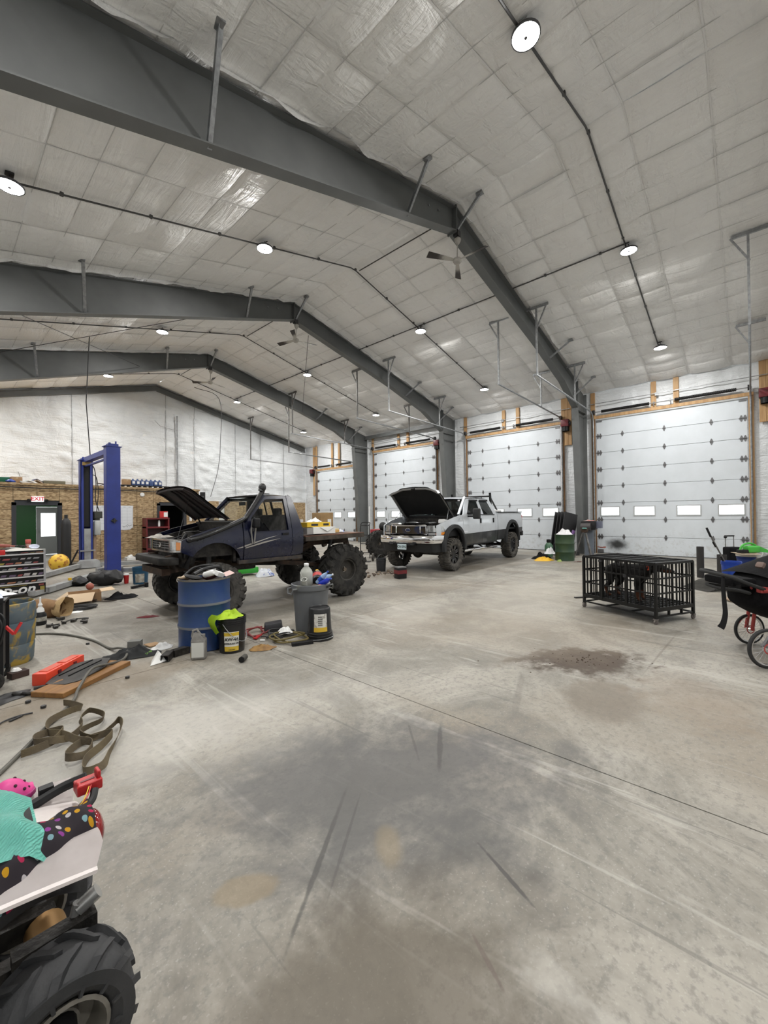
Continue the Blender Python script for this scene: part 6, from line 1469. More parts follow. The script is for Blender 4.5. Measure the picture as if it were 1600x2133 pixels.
bottle('oil_bottle', .075, .27, mat('black_oil_plastic', (.012,.012,.013), .35), M_yellow, 'black oil bottle with red label and yellow cap on the trash can', .14, .03, .03, (1.15,-.25,2.6), lab=mat('red_label', (.42,.03,.03), .5))
t_ = thing('drink_cup', 'clear drink cup with straw at the trash can edge', 'cup', (bb_[0]-.17, bb_[1]-.10, bb_[2]+.01), rot=(.3,-.4,0))
obj('cup_body', B().lathe([(0,0),(.03,0),(.042,.12),(.038,.12)], 14), M_clearpl, t_); obj('straw', B().cyl((0,0,.02),(-.03,.01,.24),.004,seg=6), M_white, t_)
one('orange_peel_wrapper', B().sph((0,0,.0), .06, 10, 6, (1.3,.8,.5)).jit(.02,12), mat('faded_orange_plastic', (.5,.16,.07), .6), 'faded orange wrapper at the front of the trash can', 'wrapper', (bb_[0]+.05, bb_[1]-.2, bb_[2]+.01))
# oil pails
M_pail = mat('black_pail_plastic', (.012,.012,.013), .38)
def lab_mat(name):
    m, t, p = newmat(name); c = t.new('ShaderNodeTexCoord'); sp = t.new('ShaderNodeSeparateXYZ'); t.link(c.outputs['Object'], sp.inputs[0]); z = sp.outputs[2]
    def band(a, b_): return t.math('MULTIPLY', t.math('GREATER_THAN', z, a), t.math('LESS_THAN', z, b_))
    col = t.mix(band(.205,.245), (.72,.71,.66), (.62,.42,.03)); col = t.mix(band(.0,.085), col, (.66,.45,.04))
    col = t.mix(t.math('MULTIPLY', t.ramp(t.noise(c.outputs['Object'], 30, 5, .7), .55, .7), .4), col, (.30,.26,.2)); t.link(col, p.inputs['Base Color']); p.inputs['Roughness'].default_value = .6; return m
A0 = -2.08
PL = pail('oil_pail', 'black hydraulic oil pail with white and yellow label holding a lime garment', (2.36, 4.55, 0), .155, .40, M_pail, 0, (A0-.55, A0+.55, .08, .63, lab_mat('oil_label')), 3.6, 'pail')
def wrap_text(par, s_, size, r, z, a0, m, bold=0.0):
    me = textmesh(s_, size, .001, m, bold=bold)
    for v in me.vertices: a = a0+v.co.x/r; zz = z+v.co.y; rr = r+.003+v.co.z; v.co = (rr*math.cos(a), rr*math.sin(a), zz)
    return obj('lettering', me, None, par)
M_ink = mat('black_ink', (.01,.01,.01), .6)
wrap_text(PL, 'GOLD BAND', .022, .1475, .226, A0, M_ink, .0006); wrap_text(PL, 'AW-46', .05, .147, .165, A0, M_ink, .0018); wrap_text(PL, 'HYDRAULIC OIL', .022, .1465, .118, A0, M_ink, .001); wrap_text(PL, '5 GALLONS', .013, .1435, .05, A0, M_ink)
o = rag('lime_garment', 'lime yellow hi-vis garment stuffed in the oil pail', (2.33, 4.56, .395), .15, .14, .10, mat('lime_hi_vis_cloth', (.42,.62,.02), .75, col2=(.33,.50,.015), scale=8), 17, cat='garment')
b = B().grid(10, 10, lambda u, v: (-.155-.05*math.sin(PI*v)-.02*u, -.10+.15*u+.02*math.sin(v*7), .05-.21*v*(1-.4*abs(u-.4)))); bmesh.ops.solidify(b.bm, geom=b.bm.faces[:], thickness=.006); obj('hanging_sleeve', b.jit(.012, 9, 4), MATS['lime_hi_vis_cloth'], o, smooth=1.0)
PK = thing('upturned_pail', 'black oil pail standing upside down before the grey trash can', 'pail', (3.33, 4.13, 0), 0)
obj('shell', B().lathe([(.165,0),(.17,.0),(.17,.03),(.158,.034),(.165,.05),(.165,.06),(.155,.065),(.16,.08),(.16,.09),(.15,.095),(.135,.38),(.128,.395),(.12,.40),(.115,.393),(0,.393)], 36), M_pail, PK)
obj('paper_label', B().grid(12, 4, lambda u, v: ((.1515-.0115*v)*math.cos(-2.75+1.15*u), (.1515-.0115*v)*math.sin(-2.75+1.15*u), .115+.22*v)), mat('worn_white_label', (.62,.61,.57), .7, col2=(.35,.33,.3), scale=22, lo=.52, hi=.6), PK)
obj('label_band', B().grid(12, 2, lambda u, v: ((.1528-.003*v)*math.cos(-2.75+1.15*u), (.1528-.003*v)*math.sin(-2.75+1.15*u), .115+.055*v)), mat('label_yellow', (.62,.40,.03), .6), PK)
for z in (.30,.275,.25,.225,.20): wrap_text(PK, 'illi lil ill', .018, .143+.05*(.30-z), z, -2.2, M_ink, .0006)
obj('bail_handle', B().tube([(.175*math.cos(a), .175*math.sin(a), .012+.02*math.sin((a+PI)*1.0)) for a in [-PI+PI*i/16 for i in range(17)]], .004, 6), M_steel, PK)
JG = thing('fluid_jug', 'dusty grey plastic jug with white label before the blue drum', 'jug', (1.98, 4.56, 0), -.68)
obj('body', B().box((0,0,.11),(.15,.10,.22)).bevel(.02,3).hexa([(-.07,-.045,.215),(.07,-.045,.215),(.07,.045,.215),(-.07,.045,.215),(-.05,-.03,.29),(.0,-.03,.29),(.0,.03,.29),(-.05,.03,.29)]).cyl((.045,0,.21),(.045,0,.27),.022,seg=12).tube([(.0,0,.29),(-.02,0,.325),(-.06,0,.31),(-.07,0,.24)], .014, 8), mat('dusty_grey_jug', (.27,.26,.24), .6, col2=(.18,.17,.16), scale=10), JG)
obj('jug_label', B().bb((-.065,-.052,.03),(.062,-.05,.19)), mat('white_yellow_label', (.60,.60,.57), .6), JG); obj('label_corner', B().bb((-.076,-.045,.03),(-.074,.045,.15)), mat('ochre_label', (.45,.33,.12), .6), JG)
# floor bits near the drum
t_ = thing('wire_spool', 'small spool of dark wire on the floor before the oil pail', 'spool', (2.27, 4.12, .032), rot=(PI/2,0,-.9))
b = B(); pr = []
for i in range(9): pr += [(.026,-.045+i*.011),(.031,-.041+i*.011),(.031,-.037+i*.011)]
obj('winding', B().lathe([(0,-.045)]+pr+[(0,.055)], 18), mat('wire_winding', (.10,.095,.085), .5, .4), t_); obj('end_cap', B().lathe([(0,.055),(.032,.055),(.032,.062),(0,.062)], 18), M_black, t_)
rag('leather_glove', 'tan leather work glove lying flat on the floor by the pail', (2.62, 4.31, 0), .15, .09, .07, mat('tan_leather', (.33,.19,.06), .75, col2=(.22,.12,.045), scale=12), 41, -.5, cat='glove')
one('charger_box', B().hexa([(-.13,-.1,0),(.12,-.1,0),(.14,.1,0),(-.12,.1,0),(-.11,-.08,.10),(.1,-.08,.12),(.12,.1,.12),(-.11,.1,.10)]).bevel(.015), mat('dark_charger', (.022,.022,.026), .5), 'dark plastic charger box on the cable heap by the trash can', 'charger', (3.14, 4.90, 0), -.5)
def coil(name, label, loc, m, r, n, seed, rad=.012, cat='cable'):
    rnd = random.Random(seed); pts = []
    for i in range(n): a = i*1.15+rnd.uniform(-.3,.3); q = r*rnd.uniform(.45,1.0); pts.append((q*math.cos(a)*1.3, q*math.sin(a), rad+.006+.05*rnd.random()))
    return one(name, B().tube(smoothpts(pts, 5), rad, 6), m, label, cat, loc, rnd.uniform(0, 3))
coil('jumper_cable', 'tangled olive and black jumper cable on the floor by the trash can', (3.02, 4.38, 0), mat('olive_cable', (.13,.10,.03), .6), .22, 14, 3)
coil('red_cable', 'tangled red cable beside the charger box', (2.88, 4.88, 0), mat('dark_red_cable', (.17,.015,.015), .5), .17, 12, 5, .011)
coil('black_cable', 'tangled black cable heap beside the grey trash can', (3.06, 4.6, 0), M_cable, .2, 13, 8, .010)
for i, (dx, dy, nm) in enumerate(((2.80, 4.72, 'red clamp'), (2.98, 4.72, 'dark clamp'))):
    one('cable_clamp', B().bar((-.07,.015,.02),(.07,.0,.03),.02,.015).bar((-.07,-.015,.02),(.07,.0,.035),.02,.015).cyl((0,-.02,.03),(0,.02,.03),.012,seg=8), [M_red, M_darksteel][i], nm+' of the jumper cables on the floor', 'clamp', (dx, dy, 0), .4+i)
rag('white_shop_rag', 'white paper rag hanging over the cable heap', (3.10, 4.55, .05), .09, .10, .09, M_paper, 44, .3, cat='paper')
one('black_rail', B().box((0,0,.02),(.26,.06,.04)).bevel(.004,1), M_black, 'flat black bar on the floor before the upturned pail', 'bar', (3.02, 4.08, 0), -.42)
one('socket_bit', B().cyl((0,0,.012),(.06,0,.012),.012,seg=8), M_paper, 'small white stick on the floor near the cables', 'stick', (2.76, 4.6, 0), -.9)
# ================================================================ LEFT: TOOL CHEST, CART, CAN, FLOOR CLUTTER
TC = thing('tool_chest', 'black rolling tool chest covered in stickers with silver drawer rails', 'tool chest', (1.58, 10.85, 0))
M_chest = mat('black_chest_enamel', (.010,.010,.011), .35)
obj('body', B().bb((-1.6,.02,.10),(0,.62,.93)).bevel(.006,1), M_chest, TC)
M_rail = mat('silver_drawer_rail', (.72,.72,.73), .3, .6)
M_chest.node_tree.nodes['Principled BSDF'].inputs['Specular IOR Level'].default_value = .3; zs = [.06, .27, .40, .54, .645, .855, .93]
def sticker(par, x, z, w, h, m, sk=.02):
    b = B().hexa([(x,-.024,z),(x+w,-.024,z),(x+w,-.02,z),(x,-.02,z),(x+sk,-.024,z+h),(x+w+sk,-.024,z+h),(x+w+sk,-.02,z+h),(x+sk,-.02,z+h)]); return obj('sticker', b, m, par)
stm = [mat('sticker_red', (.25,.05,.05), .5), mat('sticker_white', (.45,.44,.42), .5), mat('sticker_yellow', (.26,.21,.04), .5), mat('sticker_silver', (.24,.24,.25), .5), mat('sticker_violet', (.10,.07,.12), .5), mat('sticker_orange', (.30,.13,.07), .5), mat('sticker_charcoal', (.06,.06,.065), .5), mat('sticker_pale', (.33,.30,.30), .5)]
rnd = random.Random(4)
for i in range(len(zs)-1):
    z0, z1 = zs[i], zs[i+1]-.004
    Dw = obj('drawer', B().bb((-1.59,-.02,z0),(-.03 if i else -.0,.03,z1)).bevel(.003,1), M_chest, TC)
    if i: obj('drawer_rail', B().bb((-1.59,-.045,z0-.004),(-.03 if i > 1 else 0,-.018,z0+.022)), M_rail, Dw)
    if i == 0: continue
    x = -.75; rows = 2 if z1-z0 > .15 else 1
    for r_ in range(rows):
        x = -.80; hh = (z1-z0-.05)/rows
        while x < -.1:
            w = rnd.uniform(.05,.14); sticker(Dw, x, z0+.032+r_*(hh+.006), w, hh*rnd.uniform(.3,.6), rnd.choice(stm)); x += w+rnd.uniform(.02,.05)
b0 = [o_ for o_ in TC.children if o_.name.startswith('drawer')][0]
obj('lettering', textmesh('Snap-on', .26, .001, mat('white_lettering', (.72,.72,.72), .5), align='RIGHT', shear=.25, bold=.006), None, b0, (-.17,-.023,.165), FACE_Y)
sticker(b0, -.20, .075, .10, .05, stm[5]); sticker(b0, -.09, .075, .07, .12, stm[2], 0); sticker(b0, -.11, .21, .08, .035, stm[0], 0); sticker(b0, -.62, .075, .28, .022, stm[3]); sticker(b0, -.75, .235, .45, .012, stm[2])
obj('side_trim', B().bb((-.035,-.03,.26),(0,.0,.93)), mat('grey_trim', (.30,.30,.31), .5), TC)
for x in (-1.5, -.12):
    for y in (.1, .55): obj('caster', B().cyl((x-.02,y,.05),(x+.02,y,.05),.05,seg=14).box((x,y,.095),(.08,.08,.01)), M_black, TC)
# on top of the chest
ctop = (1.58, 10.85, .932)
def ontop(name, b, m, label, cat, dx, dy, rz=0, dz=0, rot=None): return one(name, b, m, label, cat, (ctop[0]+dx, ctop[1]+dy, ctop[2]+dz), rz, rot=rot)
o = rag('white_towel', 'white cloth spread over the tool chest top', (ctop[0]-.38, ctop[1]+.12, ctop[2]), .38, .18, .05, mat('dirty_white_cloth', (.55,.54,.50), .9), 52, cat='towel')
t_ = thing('red_cap_bottle', 'clear bottle with red cap standing on the tool chest', 'bottle', (ctop[0]-.22, ctop[1]+.42, ctop[2]))
obj('body', B().lathe([(0,0),(.045,0),(.045,.10),(.03,.13)], 14), mat('pinkish_bottle', (.42,.22,.18), .4), t_); obj('cap', B().lathe([(.04,.12),(.048,.13),(.048,.20),(.04,.21),(0,.21)], 14), mat('faded_red_cap', (.52,.10,.08), .45), t_)
ontop('white_bowl', B().lathe([(0,.0),(.05,.0),(.085,.05),(.08,.05),(.045,.012),(0,.012)], 18), mat('pale_blue_plastic', (.55,.58,.68), .4), 'small pale dish at the tool chest edge', 'dish', -.16, .16, dz=.03, rot=(.5,0,0))
ontop('drill', B().cyl((-.1,0,.12),(.1,0,.10),.035,.03,seg=12).cyl((.1,0,.10),(.17,0,.09),.014,seg=8).bar((-.07,0,.1),(-.1,0,.0),.05,.04), mat('red_grey_tool', (.28,.07,.05), .5), 'red power drill lying on the tool chest', 'drill', -.62, .2, -.1)
ontop('heat_gun', B().cyl((-.12,0,.05),(.12,0,.03),.035,.02,seg=12).bar((-.1,0,.05),(-.2,.05,.02),.04,.04), mat('grey_tool', (.30,.30,.28), .5), 'grey hand tool lying on the tool chest beside the drill', 'tool', -.46, .25, -.3)
ontop('purple_box', B().box((0,0,.11),(.22,.12,.20),(0,0,.1)).bevel(.004,1), mat('purple_print_carton', (.09,.05,.09), .6, col2=(.17,.10,.16), scale=14), 'purple printed carton standing on the tool chest', 'box', -.84, .3, .1, .05)
ontop('grey_case', B().box((0,0,.04),(.3,.2,.08)).bevel(.01), mat('grey_fabric', (.22,.21,.20), .8), 'low grey case under the purple carton', 'case', -.86, .28)
ontop('red_pouch', B().box((0,0,.02),(.13,.04,.10)).bevel(.01), M_red, 'red pouch hanging on the tool chest front edge', 'pouch', -.68, -.05, dz=-.03)
ontop('tool_tray', B().bb((-.3,-.1,0),(.3,.1,.03)).bevel(.004,1), M_black, 'flat black tray on the back of the tool chest', 'tray', -.4, .42)
coil('test_lead', 'black tangled lead on the tool chest top', (ctop[0]-.35, ctop[1]+.38, ctop[2]+.03), M_cable, .16, 9, 21, .008)
# blue and yellow plastic trash barrel
def canmat():
    m, t, p = newmat('blue_barrel_yellow_overspray'); c = t.new('ShaderNodeTexCoord'); n = t.noise(c.outputs['Object'], 3.2, 5, .6, .6)
    base = t.mix(t.ramp(t.noise(c.outputs['Object'], 6, 4), .35, .7), (.075,.115,.145), (.115,.145,.16)); t.link(t.mix(t.math('MULTIPLY', t.ramp(n, .49, .58), .95), base, (.40,.27,.04)), p.inputs['Base Color']); p.inputs['Roughness'].default_value = .6; return m
TB = thing('plastic_barrel', 'open faded blue barrel with yellow overspray beside the welding cart', 'barrel', (.56, 6.05, 0))
obj('shell', B().lathe([(0,0),(.20,0),(.215,.03),(.225,.20),(.221,.215),(.229,.23),(.236,.44),(.231,.455),(.239,.47),(.235,.62),(.225,.655),(.215,.66),(.21,.64),(.222,.6),(.205,.05),(0,.04)], 40), canmat(), TB)
# welding cart at the left edge
WC = thing('welding_cart', 'dark wheeled welding cart hung with cables at the picture edge', 'cart', (.30, 5.35, 0), -.2)
obj('cabinet', B().bb((-.30,-.2,.14),(.16,.2,.78)).bevel(.015), mat('dark_cart', (.022,.020,.019), .55, col2=(.04,.035,.03), scale=8), WC)
obj('red_panel', B().bb((-.2,-.215,.50),(.10,-.19,.66)).bevel(.01), M_darkred, WC)
obj('top_shelf', B().bb((-.32,-.22,.80),(.2,.22,.82)), M_black, WC)
obj('post', B().bar((.17,-.19,.1),(.17,-.19,.84),.03,.03).bar((.17,.19,.1),(.17,.19,.84),.03,.03), M_black, WC)
for y in (-.2, .2): obj('wheel', B().tube([(.10+.075*math.cos(a), y, .09+.075*math.sin(a)) for a in [i*PI/10 for i in range(20)]], .02, 8, True).cyl((.10,y-.02,.09),(.10,y+.02,.09),.03,seg=10), M_rubber, WC)
obj('red_clamp', B().bar((.2,-.2,.58),(.26,-.21,.50),.03,.02).bar((.26,-.21,.50),(.31,-.2,.60),.025,.02), M_red, WC)
b = B()
for k in range(7): b.tube(smoothpts([(.1-.03*k,-.22,.76),(.2-.02*k,-.26,.66-.04*k),(.16-.03*k,-.25,.42),(.05,-.24,.5+.02*k),(.0,-.22,.72)]), .008, 5)
obj('hanging_cables', b, M_cable, WC)
one('clear_tray', B().box((0,0,.02),(.20,.16,.03),(.2,.35,.1)).bevel(.006,1), mat('milky_blue_plastic', (.32,.38,.55), .3), 'pale blue plastic tray on the welding cart', 'tray', (.36, 5.3, .83))
rag('white_sheets', 'white papers piled on the welding cart top', (.42, 5.45, .825), .14, .12, .05, M_paper, 61, cat='papers')
t_ = thing('wood_block', 'small dark wooden block on the floor beside the cart', 'block', (.575, 5.43, 0), .3)
obj('block', B().bb((-.07,-.05,0),(.07,.05,.06)), mat('dark_brown_block', (.045,.025,.02), .7), t_)
rag('white_crumple', 'crumpled white paper on the wooden block by the cart', (.56, 5.43, .06), .045, .035, .05, M_paper, 63, cat='paper')
rag('black_floor_bag', 'flat black bag on the floor at the picture edge', (.36, 4.83, 0), .26, .13, .045, mat('black_bag_sheet', (.022,.022,.023), .5), 65, .3, cat='bag', rough=.5)
# plank, pan and red case
one('wood_board', B().bb((-.40,-.16,0),(.40,.16,.045)).bevel(.004,1), mat('brown_board', (.27,.13,.035), .65, col2=(.20,.095,.03), scale=4, stretch=(1,6,6)), 'thick brown wooden board on the floor under the black splash guard', 'board', (1.0, 4.83, 0), .615)
GP = thing('splash_guard', 'dusty black plastic splash guard lying on the wooden board', 'splash guard', (.98, 4.98, .05), .62)
b = B().panel([(-.30,-.14),(-.22,-.2),(.10,-.2),(.34,-.05),(.34,.05),(.10,.19),(-.02,.2),(-.30,.06)], [], lambda u, v, k: Vector((u, v, .012*math.sin(u*7)+.02*abs(v)*2+(.006 if k == 0 else 0))), (-.2,-.1,0,.1,.2), (-.1,0,.1))
obj('sheet', b, mat('dusty_black_sheet', (.05,.048,.045), .7, col2=(.03,.029,.028), scale=6), GP)
for v in (-.08, .02): obj('ridge', B().bar((-.2,v,.035),(.22,v+.03,.035),.008,.012), M_black, GP)
RCs = thing('red_tool_case', 'long bright red plastic case on the floor by the wooden board', 'case', (.86, 5.17, 0), .80)
M_redor = mat('bright_red_orange_plastic', (.70,.06,.025), .4)
obj('shell', B().bb((-.27,-.065,0),(.27,.065,.115)).bevel(.012), M_redor, RCs); obj('lid_rib', B().bb((-.22,-.04,.112),(-.02,.04,.122)).bevel(.003,1), mat('red_rib', (.60,.09,.05), .45), RCs); obj('lid_rib', B().bb((.02,-.04,.112),(.22,.04,.122)).bevel(.003,1), MATS['red_rib'], RCs)
obj('latch', B().box((-.10,-.068,.075),(.04,.01,.03)), M_darkred, RCs); obj('latch', B().box((.12,-.068,.075),(.04,.01,.03)), M_darkred, RCs)
one('chain_binder', B().tube(smoothpts([(-.06,.02,.02),(0,-.03,.02),(.07,-.02,.02),(.1,.04,.025),(.02,.06,.03)]), .017, 8).cyl((-.07,0,.02),(-.12,.06,.03),.014,seg=8), M_grease, 'greasy black chain link piece at the corner of the red case', 'chain', (.60, 4.80, 0))
# hose
hp_ = [(.0,7.45,.014),(.5,7.4,.014),(.92,7.22,.014),(1.18,6.91,.014),(1.37,6.29,.014),(1.42,5.72,.016),(1.47,5.5,.05),(1.49,5.3,.06),(1.40,5.08,.04),(1.25,4.95,.06),(1.05,4.80,.10),(.88,4.5,.04),(.80,4.3,.014),(.55,3.89,.014),(.28,3.44,.014),(-.05,2.95,.014),(-.4,2.5,.014)]
one('air_hose', B().tube(smoothpts(hp_, 6), .013, 8), mat('grey_green_hose', (.10,.095,.08), .6), 'long grey air hose snaking over the floor past the red case', 'hose')
# tow strap
def ribbon(pts, w, m, name, label, cat='strap', lean=.25):
    P = smoothpts(pts, 5); b = B(); rows = []
    for i, p in enumerate(P):
        t_ = (P[min(i+1, len(P)-1)]-P[max(i-1, 0)]); t_.z = 0; t_.normalize(); n_ = V(-t_.y, t_.x, 0); le = lean*math.sin(i*.21)*1.6
        up = (V(0,0,1)*math.cos(le)+n_*math.sin(le))
        rows.append([b.bm.verts.new(p+n_*sg+up*h) for h in (0, w) for sg in (-.002, .002)])
    for a, c in zip(rows[:-1], rows[1:]):
        for i, j in ((0,1),(1,3),(3,2),(2,0)): b.face([a[i], a[j], c[j], c[i]])
    b.face(rows[0]); b.face(rows[-1])
    return one(name, b, m, label, cat, smooth=1.0)
M_web = mat('khaki_webbing', (.13,.10,.055), .85, col2=(.085,.065,.04), scale=7, bump=.2, bscale=150)
wp = [(.39,3.57),(.47,3.55),(.57,3.57),(.63,3.68),(.58,3.78),(.50,3.75),(.47,3.64),(.55,3.55),(.66,3.58),(.74,3.68),(.75,3.82),(.83,3.90),(.90,3.82),(.86,3.69),(.77,3.63),(.70,3.54),(.77,3.46),(.88,3.52),(.94,3.56),(.92,3.44),(.85,3.30),(.78,3.14),(.72,2.99),(.65,2.95),(.62,3.05),(.67,3.17),(.77,3.25),(.85,3.36),(.76,3.45),(.66,3.40),(.57,3.28),(.60,3.20),(.69,3.25),(.73,3.36),(.66,3.46),(.60,3.62),(.56,3.80),(.60,3.95),(.69,4.00),(.77,4.00),(.81,4.08),(.77,4.18),(.73,4.24)]
ribbon([(x, y, .004+.010*(i % 4)) for i, (x, y) in enumerate(wp)], .048, M_web, 'tow_strap', 'khaki webbing tow strap lying in loops on the concrete')
# black cloth pile, tubes and papers left of the drum
rag('black_hoodie', 'black sweatshirt with green print crumpled on the floor by the drum', (1.53, 5.24, 0), .27, .15, .12, mat('black_print_cloth', (.012,.013,.014), .9, col2=(.10,.22,.03), scale=9, lo=.68, hi=.70), 71, -.5, cat='sweatshirt', n=34)
one('grey_carton', B().bb((-.07,-.05,0),(.07,.05,.075)).bevel(.003,1), mat('grey_carton', (.15,.15,.14), .7), 'small grey carton on the floor behind the black sweatshirt', 'box', (1.66, 5.60, 0), -.6)
rag('clear_wrap', 'crumpled clear plastic wrap on the floor near the drum', (1.86, 5.28, 0), .12, .09, .08, mat('white_film', (.62,.62,.61), .35), 73, cat='wrap')
one('card_sheet', B().box((0,0,.01),(.16,.12,.01),(.1,.1,0)), M_card, 'torn cardboard piece behind the plastic wrap', 'cardboard', (1.82, 5.48, 0), .3)
def sqtube(name, label, loc, rz):
    b = B(); w = .035; s_ = .075/2
    for y, z in ((s_, 0), (-s_, 0)): b.bb((-.09, y-.004, 0), (.09, y+.004, .075))
    b.bb((-.09,-s_,0),(.09,s_,.008)).bb((-.09,-s_,.067),(.09,s_,.075)); return one(name, b, M_grease, label, 'tube', loc, rz)
sqtube('square_tube', 'short black square steel tube by the drum foot, open end showing', (1.74, 4.80, 0), .9); sqtube('square_tube', 'short black square steel tube nearest the drum', (1.90, 4.86, 0), .15)
b = B().hexa([(-.08,-.06,.004),(.09,-.03,.004),(.05,.06,.02),(-.03,.05,.02),(-.08,-.06,.008),(.09,-.03,.008),(.05,.06,.10),(.03,.05,.12)]); one('white_paper', b, M_paper, 'folded white paper standing on the floor left of the square tubes', 'paper', (1.62, 4.78, 0))
one('wiper_piece', B().tube(smoothpts([(-.12,-.03,.008),(-.05,.03,.01),(.05,.035,.01),(.13,.0,.008)]), .006, 5).bar((-.02,.0,.008),(.07,.02,.008),.02,.006), M_darksteel, 'bent dark wiper arm lying on the concrete', 'wiper', (.42, 4.28, 0), .3)
for i, (x, y) in enumerate(((1.30,6.15),(.55,4.60),(1.28,4.55),(.62,4.38))): one('nut', B().cyl((0,0,0),(0,0,.02),.02,seg=6), M_darksteel, ['dark plastic cap beside the air hose bend', 'shiny nut before the flat black bag', 'small dark nut right of the wooden board', 'black chip near the bent wiper arm'][i], 'nut', (x, y, 0))
rnd = random.Random(9)
for i in range(9):
    x, y = 1.10+rnd.uniform(-.02,.5), 7.75+rnd.uniform(-.35,.25)-.25*0
    one('scrap_part', B().box((0,0,.02),(rnd.uniform(.04,.11),.05,.035),(rnd.random()*.3,0,rnd.random()*3)).cyl((0,0,.02),(.06,.02,.03),.014,seg=7), M_grease, 'small greasy car part on the floor before the paper sack', 'part', (x, y, 0), rnd.random()*3, 'greasy parts before the paper sack')
rag('white_flyer', 'torn white flyer on the floor beside the paper sack', (1.62, 8.42, 0), .11, .08, .015, M_paper, 77, cat='paper')
one('small_black_hose', B().tube(smoothpts([(-.15,-.03,.012),(-.05,.05,.012),(.08,.03,.012),(.14,-.04,.012),(.05,-.06,.012)]), .008, 6), M_cable, 'thin black loop of wire on the floor beside the greasy parts', 'wire', (1.50, 7.75, 0))
one('bar_stand', B().bar((-.15,0,.03),(.15,0,.05),.06,.05).box((.16,0,.05),(.05,.12,.1)), M_black, 'black jack handle piece on the floor at the blue pickup front tire', 'bar', (3.1, 10.2, 0), .1)
# things on the floor behind the lift
for i in range(4):
    one('scrap_part', B().box((0,0,.06),(.3,.18,.12)).cyl((-.1,0,.12),(.1,.05,.16),.05,seg=8).jit(.03,6,i), [M_grease, M_white, M_greysteel, M_black][i], ['dark scrap heap by the wall right of the lift', 'white can lying by the wall right of the lift', 'grey metal scrap against the strand board wall', 'black scrap piece beside the parts cabinet'][i], 'scrap', (4.5+i*.42, 17.6-.5*(i % 2), 0), .3*i)
# ================================================================ CHILD'S QUAD BIKE AT THE LEFT EDGE
Q = thing('quad_bike', 'small dusty white quad bike with knobby tires, rear end showing', 'quad bike', (.25, 1.70, 0))
def qtire(R, w, rr, n):
    b = B(); h = w/2
    b.lathe([(rr,-h*.66),(rr+.012,-h*.8),(rr+(R-rr)*.4,-h*1.0),(rr+(R-rr)*.75,-h*.98),(R-.028,-h*.80),(R-.012,-h*.5),(R-.008,0),(R-.012,h*.5),(R-.028,h*.80),(rr+(R-rr)*.75,h*.98),(rr+(R-rr)*.4,h),(rr+.012,h*.8),(rr,h*.66)], 48, RX90, closed=True)
    def P(th, y, r): return V(r*math.cos(th), y, r*math.sin(th))
    d = 2*PI/n
    for k in range(n):
        for s_ in (-1, 1):
            t0 = k*d+(d/2 if s_ > 0 else 0)
            prev = None
            for j in range(5):
                f = j/4; y = s_*h*(.03+.93*f); tt = t0+d*.85*f; w_ = d*(.13+.05*f); top = R+.004-(.0 if f < .7 else .030*(f-.7)/.3); bot = R-.03-.02*f
                q = [P(tt-w_, y, bot), P(tt+w_, y, bot), P(tt+w_*.75, y, top), P(tt-w_*.75, y, top)]
                vs_ = [b.bm.verts.new(v) for v in q]
                if prev:
                    for a_ in range(4): b.face([prev[a_], prev[(a_+1) % 4], vs_[(a_+1) % 4], vs_[a_]])
                else: b.face(vs_[::-1])
                prev = vs_
            b.face(prev)
            tt = t0+d*.9; b.hexa([P(tt-.05,s_*h*.92,R-.045),P(tt+.05,s_*h*.92,R-.045),P(tt+.04,s_*h*.96,R-.075),P(tt-.04,s_*h*.96,R-.075),P(tt-.04,s_*h*1.0,R-.045),P(tt+.04,s_*h*1.0,R-.045),P(tt+.03,s_*h*1.02,R-.072),P(tt-.03,s_*h*1.02,R-.072)])
    return mesh(b, 'tire', M_qrub, .5)
M_qrub = mat('quad_tire_rubber', (.022,.023,.025), .7, col2=(.04,.04,.042), scale=6, bump=.12, bscale=40)
M_qrim = mat('dusty_grey_rim', (.20,.185,.16), .6, col2=(.13,.12,.10), scale=9)
QT = qtire(.188, .175, .10, 13)
QR = mesh(B().lathe([(.108,-.075),(.098,-.078),(.09,-.05),(.085,.0),(.05,.01),(.048,-.02),(.0,-.02),(0,.03),(.09,.04),(.098,.078),(.108,.075)], 32, RX90, closed=False), 'rim', M_qrim)
QH = mesh(B().cyl((0,-.07,0),(0,-.02,0),.036,.042,seg=16), 'hub_cap', M_black)
for x in (0, -.78):
    for y, rz in ((-.28, 0), (.26, PI)):
        w_ = obj('wheel', QT, None, Q, (x-.025, y, .19), (0, .5 if x else .15, rz)); obj('rim', QR, None, w_, rot=(0,0,PI)); obj('hub_cap', QH, None, w_)
M_qfen = mat('dusty_white_fender', (.74,.68,.665), .5, col2=(.60,.54,.52), scale=5)
def fender(u, v):
    e = abs(v-.5)*2; x = -.60+(.665-.03*max(0, e-.8)/.2)*u; y = -.25+.58*v
    z = .545+.03*math.sin(PI*u)+.02*(1-e)
    rear = max(0, u-.62)/.38
    mid = math.exp(-((v-.5)/.17)**2)
    x += rear*.10*(1-mid)*.4-.10*rear*mid*0-.05*rear*(1-abs(2*v-1))*0
    z += .012*math.exp(-((e-.8)/.2)**2)-.012*rear+.035*rear*(math.exp(-((e-.62)/.2)**2))
    z -= .035*math.exp(-((e-.42)/.10)**2)*max(0, u-.3)
    return (x, y, z)
b = B().grid(26, 30, fender); bmesh.ops.solidify(b.bm, geom=b.bm.faces[:], thickness=.008); obj('rear_fender', b, M_qfen, Q, smooth=1.0)
obj('fender_lip', B().tube([V(*fender(i/16, 0))+V(0,0,-.01) for i in range(17)], .010, 6), M_qfen, Q)
